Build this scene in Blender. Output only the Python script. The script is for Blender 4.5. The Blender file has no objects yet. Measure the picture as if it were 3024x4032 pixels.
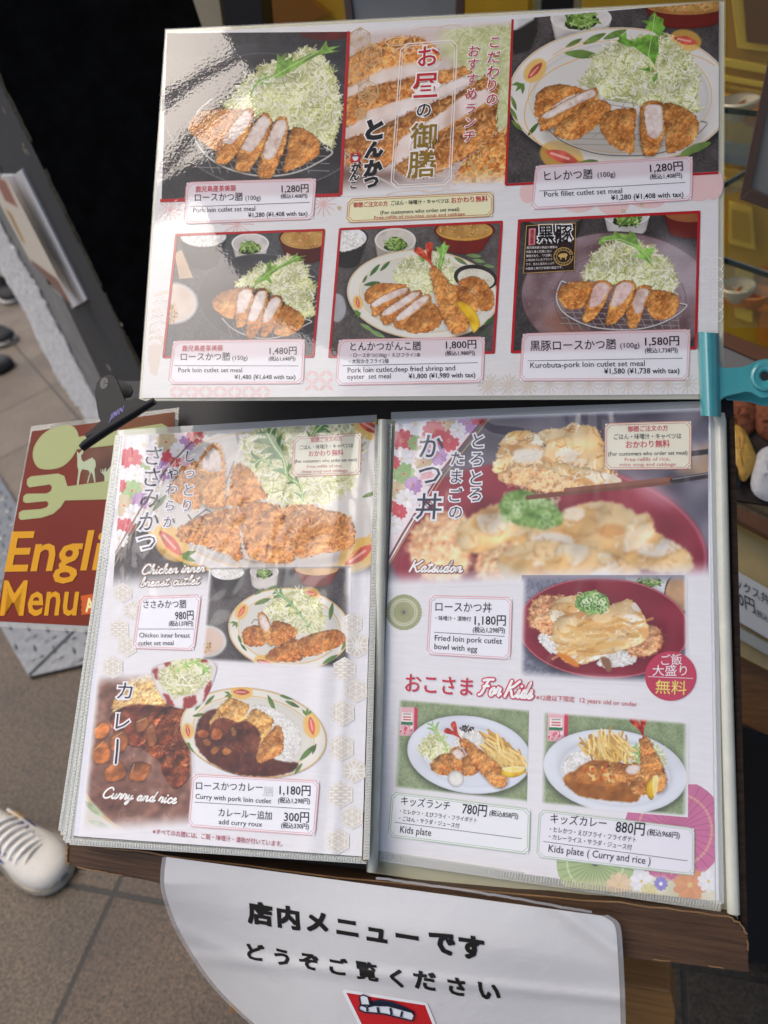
import bpy, bmesh, math, random
import numpy as np
random.seed(7)
C = bpy.context.scene.collection
SC = bpy.context.scene

# ------------------------------------------------------------------ camera, world, sun, exposure
F, CX, CY = 3028.0, 1512.0, 2016.0          # focal length and centre of the photograph in its own pixels
CAMH = 1.16                                  # camera height above the pavement
def nrm(v):
    v = np.array(v, float); return v / np.linalg.norm(v)
G = nrm((.326, 1.133, 1.0))                  # gravity seen in camera axes (x right, y down, z forward)
ZC = -G
XC = np.array((.951, 0, -.310)); XC = nrm(XC - G * XC.dot(G))
YC = np.cross(ZC, XC)
M3 = np.stack([XC, YC, ZC])
def W(p):                                    # camera axes -> world
    return np.asarray(p, float) @ M3.T + np.array((0, 0, CAMH))
def ray(px, py):
    px = np.asarray(px, float); py = np.asarray(py, float)
    return np.stack([(px - CX) / F, (py - CY) / F, np.ones_like(px)], -1)

cam_d = bpy.data.cameras.new('camera'); cam = bpy.data.objects.new('camera', cam_d); C.objects.link(cam)
cam_d.sensor_fit = 'VERTICAL'; cam_d.sensor_height = 36; cam_d.lens = F / 4032 * 36
cam_d.clip_start = .02; cam_d.clip_end = 300
cam_d.dof.use_dof = True; cam_d.dof.focus_distance = .53; cam_d.dof.aperture_fstop = 7.5
from mathutils import Matrix, Vector
_r, _u, _b = M3 @ np.array((1, 0, 0)), M3 @ np.array((0, -1, 0)), M3 @ np.array((0, 0, -1))
cam.matrix_world = Matrix(((_r[0], _u[0], _b[0], 0), (_r[1], _u[1], _b[1], 0), (_r[2], _u[2], _b[2], CAMH), (0, 0, 0, 1)))
SC.camera = cam

SUN_DIR = nrm((-.40, .0, .92))                # towards the bright part of the overcast sky (world)
w = bpy.data.worlds.new('World'); SC.world = w; w.use_nodes = True
nt = w.node_tree; nt.nodes.clear()
sky = nt.nodes.new('ShaderNodeTexSky'); sky.sky_type = 'NISHITA'; sky.sun_disc = False
sky.sun_elevation = math.asin(SUN_DIR[2]); sky.sun_rotation = math.atan2(SUN_DIR[0], SUN_DIR[1])
sky.air_density = .8; sky.dust_density = 5.0; sky.ozone_density = .3
bg = nt.nodes.new('ShaderNodeBackground'); bg.inputs['Strength'].default_value = .15
out = nt.nodes.new('ShaderNodeOutputWorld')
nt.links.new(sky.outputs[0], bg.inputs[0]); nt.links.new(bg.outputs[0], out.inputs[0])
sd = bpy.data.lights.new('sun', 'SUN'); sun = bpy.data.objects.new('sun', sd); C.objects.link(sun)
sd.energy = .95; sd.angle = math.radians(48); sd.color = (1.0, .985, .955)
sun.rotation_euler = Vector(SUN_DIR).to_track_quat('Z', 'Y').to_euler(); sun.location = (0, 0, 4)
SC.view_settings.view_transform = 'Standard'; SC.view_settings.look = 'None'
SC.view_settings.exposure = 0.48; SC.view_settings.gamma = 1; SC.view_settings.use_curve_mapping = False
SC.cycles.max_bounces = 6; SC.cycles.transparent_max_bounces = 12

# ------------------------------------------------------------------ helpers: colours and materials
def lin(c):
    c = np.asarray(c, float) / 255.0
    return np.where(c <= .04045, c / 12.92, ((c + .055) / 1.055) ** 2.4)
def rgba(c, k=1.0):
    l = np.clip(lin(c) * k, 0, 1); return (l[0], l[1], l[2], 1)
INK = 1.06                                   # photograph tone -> printed albedo
MATS = {}
def nd(t, typ, **kw):
    n = t.nodes.new(typ)
    for k, v in kw.items():
        if k in n.inputs: n.inputs[k].default_value = v
        else: setattr(n, k, v)
    return n
def base_mat(name):
    m = bpy.data.materials.new(name); m.use_nodes = True; t = m.node_tree
    b = t.nodes['Principled BSDF']
    return m, t, b
def film(t, b, kind):
    """clear glossy film over a print: a coat with the ripples of a laminate or of a soft sleeve"""
    b.inputs['Roughness'].default_value = .55
    b.inputs['Specular IOR Level'].default_value = .3
    b.inputs['Coat Weight'].default_value = 1.0
    b.inputs['Coat IOR'].default_value = 1.48
    geo = nd(t, 'ShaderNodeNewGeometry')
    if kind == 'laminate':
        b.inputs['Coat Roughness'].default_value = .02
        n = nd(t, 'ShaderNodeTexNoise', Scale=430.0, Detail=1.0); t.links.new(geo.outputs['Position'], n.inputs['Vector'])
        bp = nd(t, 'ShaderNodeBump', Strength=.16, Distance=.00011)
        t.links.new(n.outputs[0], bp.inputs['Height'])
        n2 = nd(t, 'ShaderNodeTexNoise', Scale=14.0, Detail=1.0); t.links.new(geo.outputs['Position'], n2.inputs['Vector'])
        b2 = nd(t, 'ShaderNodeBump', Strength=.10, Distance=.004)
        t.links.new(n2.outputs[0], b2.inputs['Height']); t.links.new(bp.outputs[0], b2.inputs['Normal'])
        t.links.new(b2.outputs[0], b.inputs['Coat Normal'])
    elif kind == 'sleeve':
        b.inputs['Coat Roughness'].default_value = .06
        mp = nd(t, 'ShaderNodeMapping'); mp.inputs['Rotation'].default_value = (0, 0, .25); mp.inputs['Scale'].default_value = (1.7, .8, .8)
        t.links.new(geo.outputs['Position'], mp.inputs['Vector'])
        n = nd(t, 'ShaderNodeTexNoise', Scale=9.0, Detail=2.0, Distortion=2.2); t.links.new(mp.outputs[0], n.inputs['Vector'])
        bp = nd(t, 'ShaderNodeBump', Strength=.42, Distance=.008)
        t.links.new(n.outputs[0], bp.inputs['Height']); t.links.new(bp.outputs[0], b.inputs['Coat Normal'])
    elif kind == 'matte':
        b.inputs['Coat Weight'].default_value = .12; b.inputs['Coat Roughness'].default_value = .25; b.inputs['Specular IOR Level'].default_value = .1
    else:
        b.inputs['Coat Weight'].default_value = .6; b.inputs['Coat Roughness'].default_value = .15
def print_mat(kind):                         # printed picture: colours come from the mesh
    k = 'print_' + kind
    if k not in MATS:
        m, t, b = base_mat(k); a = nd(t, 'ShaderNodeAttribute', attribute_name='Col'); t.links.new(a.outputs['Color'], b.inputs['Base Color'])
        film(t, b, kind); MATS[k] = m
    return MATS[k]
def ink(c, kind='laminate', k=INK):          # one printed colour under the film
    key = ('ink', tuple(c), kind, k)
    if key not in MATS:
        m, t, b = base_mat('ink'); b.inputs['Base Color'].default_value = rgba(c, k); film(t, b, kind); MATS[key] = m
    return MATS[key]
def paper_mat(c, kind, wash=(0, 0, 0), amt=.5):
    key = ('paper', tuple(c), kind)
    if key not in MATS:
        m, t, b = base_mat('menu_paper'); film(t, b, kind)
        geo = nd(t, 'ShaderNodeNewGeometry'); mp = nd(t, 'ShaderNodeMapping'); mp.inputs['Scale'].default_value = (60, 520, 520)
        t.links.new(geo.outputs['Position'], mp.inputs['Vector'])
        n = nd(t, 'ShaderNodeTexNoise', Scale=1.0, Detail=4.0); t.links.new(mp.outputs[0], n.inputs['Vector'])
        r = nd(t, 'ShaderNodeValToRGB'); r.color_ramp.elements[0].position = .3; r.color_ramp.elements[1].position = .7
        r.color_ramp.elements[0].color = rgba(np.array(c) * .975, INK); r.color_ramp.elements[1].color = rgba(c, INK)
        t.links.new(n.outputs[0], r.inputs[0]); t.links.new(r.outputs[0], b.inputs['Base Color']); MATS[key] = m
    return MATS[key]
def solid(name, c, rough=.5, metal=0., coat=0., noise=0., scale=40., bump=0., alb=None, stretch=None, spec=.5):
    """plain surface with a little procedural mottling; c is a real-world sRGB colour"""
    if name in MATS: return MATS[name]
    m, t, b = base_mat(name)
    b.inputs['Roughness'].default_value = rough; b.inputs['Metallic'].default_value = metal; b.inputs['Coat Weight'].default_value = coat
    b.inputs['Specular IOR Level'].default_value = spec
    b.inputs['Base Color'].default_value = rgba(c)
    if noise or bump:
        tc = nd(t, 'ShaderNodeTexCoord'); mp = nd(t, 'ShaderNodeMapping')
        if stretch: mp.inputs['Scale'].default_value = stretch
        t.links.new(tc.outputs['Object'], mp.inputs['Vector'])
        n = nd(t, 'ShaderNodeTexNoise', Scale=scale, Detail=6.0, Roughness=.65); t.links.new(mp.outputs[0], n.inputs['Vector'])
        if noise:
            r = nd(t, 'ShaderNodeValToRGB'); r.color_ramp.elements[0].position = .28; r.color_ramp.elements[1].position = .72
            l = lin(c); r.color_ramp.elements[0].color = (*np.clip(l * (1 - noise), 0, 1), 1); r.color_ramp.elements[1].color = (*np.clip(l * (1 + noise), 0, 1), 1)
            t.links.new(n.outputs[0], r.inputs[0]); t.links.new(r.outputs[0], b.inputs['Base Color'])
        if bump:
            bp = nd(t, 'ShaderNodeBump', Strength=.8, Distance=bump); t.links.new(n.outputs[0], bp.inputs['Height']); t.links.new(bp.outputs[0], b.inputs['Normal'])
    MATS[name] = m
    return m
def clear_film(name='clear_film', tint=(235, 240, 238), op=.25, rough=.08):
    if name in MATS: return MATS[name]
    m = bpy.data.materials.new(name); m.use_nodes = True; t = m.node_tree; t.nodes.clear()
    o = nd(t, 'ShaderNodeOutputMaterial'); tr = nd(t, 'ShaderNodeBsdfTransparent'); p = nd(t, 'ShaderNodeBsdfPrincipled')
    p.inputs['Base Color'].default_value = rgba(tint); p.inputs['Roughness'].default_value = rough; p.inputs['Coat Weight'].default_value = 1
    mx = nd(t, 'ShaderNodeMixShader'); mx.inputs[0].default_value = op
    t.links.new(tr.outputs[0], mx.inputs[1]); t.links.new(p.outputs[0], mx.inputs[2]); t.links.new(mx.outputs[0], o.inputs[0])
    MATS[name] = m
    return m

# ------------------------------------------------------------------ helpers: objects
ROOT_LOC = {}
def thing(name, label, cat, at, group=None):
    o = bpy.data.objects.new(name, None); C.objects.link(o); o.empty_display_size = .03
    o.location = tuple(at); o['label'] = label; o['category'] = cat
    if group: o['group'] = group
    ROOT_LOC[o] = np.array(at, float)
    return o
def rootloc(p):
    while p is not None and p not in ROOT_LOC: p = p.parent
    return ROOT_LOC[p] if p is not None else np.zeros(3)
def mk(name, verts, faces, mats, parent=None, midx=None, cols=None, smooth=False):
    me = bpy.data.meshes.new(name)
    v = np.asarray(verts, float) - rootloc(parent)
    if isinstance(faces, np.ndarray):
        n, k = faces.shape
        me.vertices.add(len(v)); me.vertices.foreach_set('co', v.ravel().astype(np.float32))
        me.loops.add(n * k); me.loops.foreach_set('vertex_index', faces.ravel().astype(np.int32))
        me.polygons.add(n); me.polygons.foreach_set('loop_start', np.arange(0, n * k, k, dtype=np.int32))
        me.update(calc_edges=True)
    else:
        me.from_pydata([tuple(x) for x in v], [], faces)
    if not isinstance(mats, (list, tuple)): mats = [mats]
    for m in mats: me.materials.append(m)
    if midx is not None: me.polygons.foreach_set('material_index', np.asarray(midx, np.int32))
    if smooth: me.polygons.foreach_set('use_smooth', np.ones(len(me.polygons), bool))
    if cols is not None:
        a = me.color_attributes.new('Col', 'FLOAT_COLOR', 'POINT')
        a.data.foreach_set('color', np.concatenate([cols, np.ones((len(cols), 1))], 1).ravel().astype(np.float32))
    me.update()
    o = bpy.data.objects.new(name, me); C.objects.link(o)
    if parent is not None: o.parent = parent
    return o
def tag(o, label, cat, group=None):
    o['label'] = label; o['category'] = cat
    if group: o['group'] = group
    return o
class MB:                                    # collects polygons of several shapes into one mesh
    def __init__(s): s.v = []; s.f = []; s.m = []
    def add(s, verts, faces, mi=0):
        n = len(s.v); s.v += [tuple(x) for x in verts]; s.f += [[i + n for i in f] for f in faces]; s.m += [mi] * len(faces)
    def box(s, c, ax, ay, az, mi=0):
        c, ax, ay, az = (np.asarray(q, float) for q in (c, ax, ay, az))
        vs = [c + sx * ax + sy * ay + sz * az for sz in (-1, 1) for sy in (-1, 1) for sx in (-1, 1)]
        s.add(vs, [[0, 2, 3, 1], [4, 5, 7, 6], [0, 1, 5, 4], [2, 6, 7, 3], [0, 4, 6, 2], [1, 3, 7, 5]], mi)
    def prism(s, front, off, mi=0):           # outline extruded by off
        n = len(front); front = [np.asarray(p, float) for p in front]; back = [p + off for p in front]
        s.add(front + back, [list(range(n)), list(range(2 * n - 1, n - 1, -1))] + [[i, i + n, (i + 1) % n + n, (i + 1) % n] for i in range(n)], mi)
    def tube(s, pts, r, k=10, mi=0, caps=True):
        pts = [np.asarray(p, float) for p in pts]; n = len(pts); rr = r if hasattr(r, '__len__') else [r] * n
        vs = []; ref = None
        for i, p in enumerate(pts):
            d = nrm(pts[min(i + 1, n - 1)] - pts[max(i - 1, 0)])
            if ref is None: ref = nrm(np.cross(d, (0.3, .5, .81)))
            a = nrm(ref - d * ref.dot(d)); ref = a; b = np.cross(d, a)
            vs += [p + rr[i] * (math.cos(2 * math.pi * j / k) * a + math.sin(2 * math.pi * j / k) * b) for j in range(k)]
        fs = [[i * k + j, i * k + (j + 1) % k, (i + 1) * k + (j + 1) % k, (i + 1) * k + j] for i in range(n - 1) for j in range(k)]
        if caps: fs += [list(range(k))[::-1], [(n - 1) * k + j for j in range(k)]]
        s.add(vs, fs, mi)
    def build(s, name, mats, parent=None, smooth=False, bevel=0):
        o = mk(name, s.v, s.f, mats, parent, s.m, smooth=smooth)
        if bevel:
            b = o.modifiers.new('bevel', 'BEVEL'); b.width = bevel; b.segments = 2; b.limit_method = 'ANGLE'; b.angle_limit = .6
        if smooth: auto_smooth(o)
        return o
def auto_smooth(o, a=.7):
    bm = bmesh.new(); bm.from_mesh(o.data)
    for e in bm.edges:
        if len(e.link_faces) == 2 and e.calc_face_angle(0) > a: e.smooth = False
    bm.to_mesh(o.data); bm.free()

class Sheet:
    """a plane in front of the camera position the photograph was taken from; P() puts photo points on it"""
    def __init__(s, c, n, bend=None): s.c = np.array(c, float); s.n = nrm(n); s.bend = bend
    def cam(s, px, py, lift=0.):
        d = ray(px, py); z = (s.c @ s.n) / (d @ s.n)
        if s.bend is not None: z = z - s.bend(np.asarray(px, float), np.asarray(py, float))
        return d * (z - lift)[..., None]
    def P(s, px, py, lift=0.): return W(s.cam(np.asarray(px, float), np.asarray(py, float), lift))
    def pts(s, L, lift=0.):
        L = np.asarray(L, float); return s.P(L[:, 0], L[:, 1], lift)
    def moved(s, d): return Sheet(s.c + s.n * d, s.n, s.bend)
def homog(q):                                # px quad TL TR BR BL -> unit square
    A = []; U = [(0, 0), (1, 0), (1, 1), (0, 1)]
    for (x, y), (u, v) in zip(q, U):
        A.append([x, y, 1, 0, 0, 0, -u * x, -u * y, -u]); A.append([0, 0, 0, x, y, 1, -v * x, -v * y, -v])
    return np.linalg.svd(np.array(A))[2][-1].reshape(3, 3)
def apply_h(H, p):
    p = np.asarray(p, float); q = np.concatenate([p, np.ones(p.shape[:-1] + (1,))], -1) @ H.T
    return q[..., :2] / q[..., 2:]
def crop(ox, oy, s):                         # a zoomed crop of the photograph: its reading -> photo pixel
    return lambda pts: np.asarray(pts, float) * s + np.array((ox, oy))
cA, cB, cCc, cD, cE = crop(500, 80, .7233), crop(1300, 80, .4822), crop(1900, 0, .6775), crop(500, 820, .5425), crop(1250, 720, .5124)
cG, cL1, cL2, cR1, cR2, cR3 = crop(1950, 780, .6474), crop(350, 1600, .7233), crop(250, 2400, .7836), crop(1450, 1550, .9042), crop(1450, 2400, .9042), crop(1400, 3000, .9789)
cS, cK1, cK2, cK3, cK4, cK5, cK6, cK7 = crop(600, 3250, .8439), crop(0, 0, .4972), crop(0, 1000, .4822), crop(0, 1600, .4972), crop(0, 2600, .6472), crop(2600, 0, .7681), crop(2600, 1200, .7681), crop(2400, 2700, .6023)
def patch(name, sheet, quad, mat, parent, lift=0., nx=24, ny=24, cols=None, smooth=True):
    Hi = np.linalg.inv(homog(quad)); u, v = np.meshgrid(np.linspace(0, 1, nx), np.linspace(0, 1, ny))
    p = apply_h(Hi, np.stack([u, v], -1).reshape(-1, 2)); co = sheet.P(p[:, 0], p[:, 1], lift)
    i = np.arange(nx * ny).reshape(ny, nx); f = np.stack([i[:-1, :-1], i[1:, :-1], i[1:, 1:], i[:-1, 1:]], -1).reshape(-1, 4)
    return mk(name, co, f, mat, parent, cols=cols, smooth=smooth)
def strip_mesh(sheet, lines, lift):          # polylines (px) with width (px) -> ribbon quads
    V, Fc = [], []
    for pts, wd in lines:
        pts = np.asarray(pts, float); o = [pts[:1]]
        for a, b in zip(pts[:-1], pts[1:]):
            k = max(1, int(np.linalg.norm(b - a) / 24)); o.append(a + (b - a) * np.linspace(0, 1, k + 1)[1:, None])
        pts = np.concatenate(o)
        d = np.gradient(pts, axis=0); d /= np.maximum(np.linalg.norm(d, axis=1, keepdims=True), 1e-9); nn = np.stack([-d[:, 1], d[:, 0]], 1)
        n0 = len(V); k = len(pts)
        V += list(pts + nn * wd / 2) + list(pts - nn * wd / 2)
        Fc += [[n0 + i, n0 + i + 1, n0 + k + i + 1, n0 + k + i] for i in range(k - 1)]
    return sheet.pts(np.array(V), lift), Fc
def lines_obj(name, sheet, groups, parent, lift):   # groups: [(material, [(pts,width)...])]
    V = []; Fa = []; mi = []; ms = []
    for k, (m, ls) in enumerate(groups):
        v, f = strip_mesh(sheet, ls, lift + 2e-6 * k); n = len(V); V += list(v); Fa += [[i + n for i in q] for q in f]; mi += [k] * len(f); ms.append(m)
    return mk(name, V, Fa, ms, parent, mi)
def poly_obj(name, sheet, polys, mat, parent, lift):
    V = []; Fa = []
    for p in polys:
        v = sheet.pts(p, lift); n = len(V); V += list(v); Fa.append(list(range(n, n + len(p))))
    return mk(name, V, Fa, mat, parent)

# ------------------------------------------------------------------ helpers: lettering
TXT = {}
def glyphs(s, off=0., res=2):
    key = (s, off, res)
    if key not in TXT:
        c = bpy.data.curves.new('t', 'FONT'); c.body = s; c.size = 1; c.offset = off; c.resolution_u = res
        o = bpy.data.objects.new('t', c); C.objects.link(o)
        me = bpy.data.meshes.new_from_object(o.evaluated_get(bpy.context.evaluated_depsgraph_get()))
        co = np.array([v.co[:2] for v in me.vertices]).reshape(-1, 2); fs = [list(p.vertices) for p in me.polygons]
        bpy.data.objects.remove(o); bpy.data.curves.remove(c); bpy.data.meshes.remove(me)
        if off:                              # keep thickened corners from shooting out
            ref, _ = glyphs(s, 0., res)
            co = np.clip(co, ref.min(0) - abs(off) * 1.4, ref.max(0) + abs(off) * 1.4)
        TXT[key] = (co, fs)
    return TXT[key]
class Letters:                               # gathers the words of one label into one mesh
    def __init__(s, sheet, kind='laminate', lift=.0006): s.sheet = sheet; s.kind = kind; s.lift = lift; s.v = []; s.f = []; s.mi = []; s.mats = []
    def _slot(s, c):
        m = ink(c, s.kind) if not isinstance(c, bpy.types.Material) else c
        if m not in s.mats: s.mats.append(m)
        return s.mats.index(m)
    def put(s, co, fs, col, dl=0.):
        k = s._slot(col); n = len(s.v); s.v += list(s.sheet.P(co[:, 0], co[:, 1], s.lift + dl)); s.f += [[i + n for i in q] for q in fs]; s.mi += [k] * len(fs)
    def line(s, cv, txt, a, b, e, col=(30, 28, 30), off=.004, up=None, glow=None, gw=.05):
        """words from baseline point a to b (crop readings), em size e"""
        p0, p1 = cv([a])[0], cv([b])[0]; sc = np.linalg.norm(cv([(1, 0)])[0] - cv([(0, 0)])[0])
        d = p1 - p0; L = np.linalg.norm(d); d = d / L
        u = np.array((d[1], -d[0])) if up is None else np.asarray(up, float)
        co0, _ = glyphs(txt, 0.0)
        x0, x1 = co0[:, 0].min(), co0[:, 0].max()
        for o_, c_, dl in ([(gw, glow, -.0002)] if glow is not None else []) + [(off, col, 0.)]:
            co, fs = glyphs(txt, o_)
            X = (co[:, 0] - x0) / (x1 - x0) * L
            s.put(p0 + X[:, None] * d + (co[:, 1] * e * sc)[:, None] * u, fs, c_, dl)
    def chars(s, cv, items, col=(30, 28, 30), off=.01, glow=None, gw=.06, right=(1, 0), down=(0, 1), italic=0., bold=0.):
        """single characters set one by one: (char, cx, cy, size)"""
        sc = np.linalg.norm(cv([(1, 0)])[0] - cv([(0, 0)])[0]); r = np.array(right, float); dn = np.array(down, float)
        for ch, x, y, sz in items:
            c0 = cv([(x, y)])[0]; ref, _ = glyphs(ch, 0.0); mid = (ref.max(0) + ref.min(0)) / 2
            for o_, c_, dl in ([(gw, glow, -.0002)] if glow is not None else []) + [(off, col, 0.)]:
                co, fs = glyphs(ch, o_)
                for k, (bx, by) in enumerate(((0, 0),) if not bold else ((0, 0), (-bold, -bold), (bold, -bold), (-bold, bold), (bold, bold))):
                    q = (co - mid + (bx, by)) * sz * sc; s.put(c0 + (q[:, :1] + italic * q[:, 1:]) * r - q[:, 1:] * dn, fs, c_, dl + k * 5e-6)
    def stroke(s, pts_list, wd, col, dl=0.):   # pen strokes given in photo px
        for pts in pts_list:
            pts = np.asarray(pts, float)
            d = np.gradient(pts, axis=0); d /= np.maximum(np.linalg.norm(d, axis=1, keepdims=True), 1e-9); nn = np.stack([-d[:, 1], d[:, 0]], 1)
            k = len(pts); co = np.concatenate([pts + nn * wd / 2, pts - nn * wd / 2])
            s.put(co, [[i, i + 1, k + i + 1, k + i] for i in range(k - 1)], col, dl)
            dl += 2e-6
            for q in (pts[0], pts[-1]):
                dl += 2e-6; a = np.linspace(0, 2 * np.pi, 8, endpoint=False); s.put(q + wd / 2 * np.stack([np.cos(a), np.sin(a)], 1), [list(range(8))], col, dl)
    def build(s, parent, name='lettering'):
        return mk(name, s.v, s.f, s.mats, parent, s.mi)
# a joined handwriting alphabet for the brush-script titles (x to the right, y up, x-height 1)
SCRIPT = {
 'C': (1.5, [[(1.5, 1.6), (1.35, 1.95), (1.0, 2.0), (.55, 1.6), (.25, .95), (.25, .35), (.6, 0), (1.05, .12), (1.5, .5)]]),
 'K': (1.6, [[(.45, 1.95), (.3, 1.2), (.05, 0)], [(1.55, 1.95), (.95, 1.35), (.35, .95), (.7, .75), (.95, .2), (1.2, 0), (1.6, .25)]]),
 'F': (1.45, [[(.25, 1.75), (.8, 1.9), (1.55, 1.95)], [(.95, 1.9), (.7, 1.1), (.4, .2), (.1, 0)], [(.45, 1.05), (.8, 1.1), (1.15, 1.12)]]),
 'h': (1.0, [[(0, .2), (.35, 1.0), (.6, 1.75), (.5, 1.95), (.35, 1.6), (.1, 0), (.3, .7), (.6, .95), (.7, .75), (.6, .15), (.75, 0), (1.0, .25)]]),
 'i': (.55, [[(0, .25), (.25, .95), (.15, .25), (.25, 0), (.55, .3)], [(.38, 1.35), (.42, 1.42)]]),
 'c': (.75, [[(.65, .8), (.5, .98), (.22, .75), (.12, .3), (.3, 0), (.55, .08), (.75, .3)]]),
 'k': (.95, [[(0, .2), (.35, 1.0), (.58, 1.75), (.48, 1.95), (.33, 1.6), (.08, 0), (.3, .6), (.6, .92), (.65, .7), (.3, .5), (.55, .1), (.7, 0), (.95, .3)]]),
 'e': (.75, [[(0, .25), (.35, .5), (.55, .8), (.4, .98), (.2, .75), (.12, .3), (.3, 0), (.55, .08), (.75, .3)]]),
 'n': (1.0, [[(0, .3), (.2, .95), (.2, .7), (.08, 0), (.3, .7), (.58, .97), (.66, .75), (.58, .15), (.72, 0), (1.0, .3)]]),
 'r': (.75, [[(0, .3), (.2, 1.05), (.32, .9), (.55, .9), (.45, .3), (.5, .02), (.75, .3)]]),
 'b': (.85, [[(0, .2), (.35, 1.0), (.58, 1.75), (.48, 1.95), (.33, 1.6), (.12, .3), (.3, 0), (.58, .25), (.6, .75), (.45, .85), (.6, .7), (.85, .75)]]),
 'a': (.95, [[(.65, .8), (.45, .97), (.18, .65), (.12, .2), (.3, 0), (.5, .3), (.68, .95), (.58, .2), (.68, 0), (.95, .3)]]),
 's': (.7, [[(0, .2), (.3, .65), (.42, 1.05), (.45, .7), (.5, .25), (.3, 0), (.1, .12)], [(.3, .02), (.5, .06), (.7, .3)]]),
 't': (.65, [[(0, .2), (.28, .9), (.42, 1.65), (.25, .8), (.18, .2), (.3, 0), (.65, .3)], [(.05, 1.18), (.6, 1.25)]]),
 'u': (1.0, [[(0, .3), (.2, .95), (.12, .3), (.25, 0), (.5, .25), (.72, .95), (.6, .25), (.72, 0), (1.0, .3)]]),
 'l': (.55, [[(0, .2), (.35, 1.0), (.58, 1.75), (.48, 1.95), (.33, 1.6), (.15, .3), (.25, 0), (.55, .3)]]),
 'y': (.95, [[(0, .3), (.2, .95), (.14, .35), (.28, .1), (.5, .35), (.72, .95), (.5, .1), (.2, -.75), (-.05, -.8), (.1, -.4), (.6, .1), (.95, .35)]]),
 'd': (.95, [[(.6, .8), (.42, .97), (.18, .65), (.12, .2), (.3, 0), (.5, .3), (.95, 1.95), (.6, .25), (.68, 0), (.95, .3)]]),
 'o': (.85, [[(.5, .95), (.22, .75), (.12, .3), (.3, 0), (.55, .2), (.62, .65), (.5, .95), (.45, .8), (.6, .7), (.85, .75)]]),
 ' ': (.6, [])}
def smooth_path(p, n=5):
    p = np.asarray(p, float); P_ = np.vstack([2 * p[0] - p[1], p, 2 * p[-1] - p[-2]]); o = []
    for i in range(1, len(P_) - 2):
        for t in np.linspace(0, 1, n, endpoint=False):
            a, b, c, d = P_[i - 1], P_[i], P_[i + 1], P_[i + 2]
            o.append(.5 * (2 * b + (c - a) * t + (2 * a - 5 * b + 4 * c - d) * t * t + (3 * b - a - 3 * c + d) * t ** 3))
    return np.array(o + [p[-1]])
def script_words(L, cv, txt, a, b, xh, col=(248, 246, 240), wd=.3, glow=None, slant=.22):
    p0, p1 = cv([a])[0], cv([b])[0]; sc = np.linalg.norm(cv([(1, 0)])[0] - cv([(0, 0)])[0]); d = p1 - p0; Ln = np.linalg.norm(d); d /= Ln; u = np.array((d[1], -d[0]))
    tot = sum(SCRIPT[c][0] for c in txt); kx = Ln / tot; ky = xh * sc; x = 0.; st = []
    for c in txt:
        for s_ in SCRIPT[c][1]:
            q = smooth_path(s_); st.append(p0 + ((q[:, :1] + slant * q[:, 1:] + x) * kx) * d + q[:, 1:] * ky * u)
        x += SCRIPT[c][0]
    if glow is not None: L.stroke(st, ky * wd * 2.1, glow, -.0002)
    L.stroke(st, ky * wd, col)

# ------------------------------------------------------------------ printed pictures: a small painter working on a grid of points
RN = np.random.default_rng(11)
def boxblur(a, r):
    if r < 1: return a
    for ax in (0, 1):
        p = [(0, 0)] * a.ndim; p[ax] = (r + 1, r)
        c = np.cumsum(np.pad(a, p, mode='edge'), axis=ax)
        n = a.shape[ax]
        hi = np.take(c, range(2 * r + 1, 2 * r + 1 + n), axis=ax); lo = np.take(c, range(0, n), axis=ax)
        a = (hi - lo) / (2 * r + 1)
    return a
def blur(a, r): return boxblur(boxblur(a, r), r) if r >= 1 else a
def noise_field(n, r):
    a = blur(RN.random((n, n)), r); a = blur(a, r // 2) if r >= 4 else a; a = boxblur(a, r // 2) if r >= 4 else a; a -= a.mean(); a /= a.std() * 2; return np.clip(a * .5 + .5, 0, 1)
NF = {r: noise_field(700, r) for r in (0, 1, 2, 4, 8, 16, 32)}
def hull(p):
    p = sorted(map(tuple, np.asarray(p, float)))
    def half(q):
        h = []
        for c in q:
            while len(h) > 1 and (h[-1][0] - h[-2][0]) * (c[1] - h[-2][1]) - (h[-1][1] - h[-2][1]) * (c[0] - h[-2][0]) <= 0: h.pop()
            h.append(c)
        return h[:-1]
    return np.array(half(p) + half(p[::-1]))
def rounded(p, n=4):                          # closed smooth curve through points
    p = np.asarray(p, float); k = len(p); o = []
    for i in range(k):
        a, b, c, d = p[(i - 1) % k], p[i], p[(i + 1) % k], p[(i + 2) % k]
        for t in np.linspace(0, 1, n, endpoint=False):
            o.append(.5 * (2 * b + (c - a) * t + (2 * a - 5 * b + 4 * c - d) * t * t + (3 * b - a - 3 * c + d) * t ** 3))
    return np.array(o)
def ellp(cx, cy, rx, ry, rot=0, n=56, a0=0, a1=360):
    t = np.radians(np.linspace(a0, a1, n, endpoint=(a1 - a0) < 360)); c, s = math.cos(math.radians(rot)), math.sin(math.radians(rot))
    x, y = rx * np.cos(t), ry * np.sin(t); return np.stack([cx + x * c - y * s, cy + x * s + y * c], 1)
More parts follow.
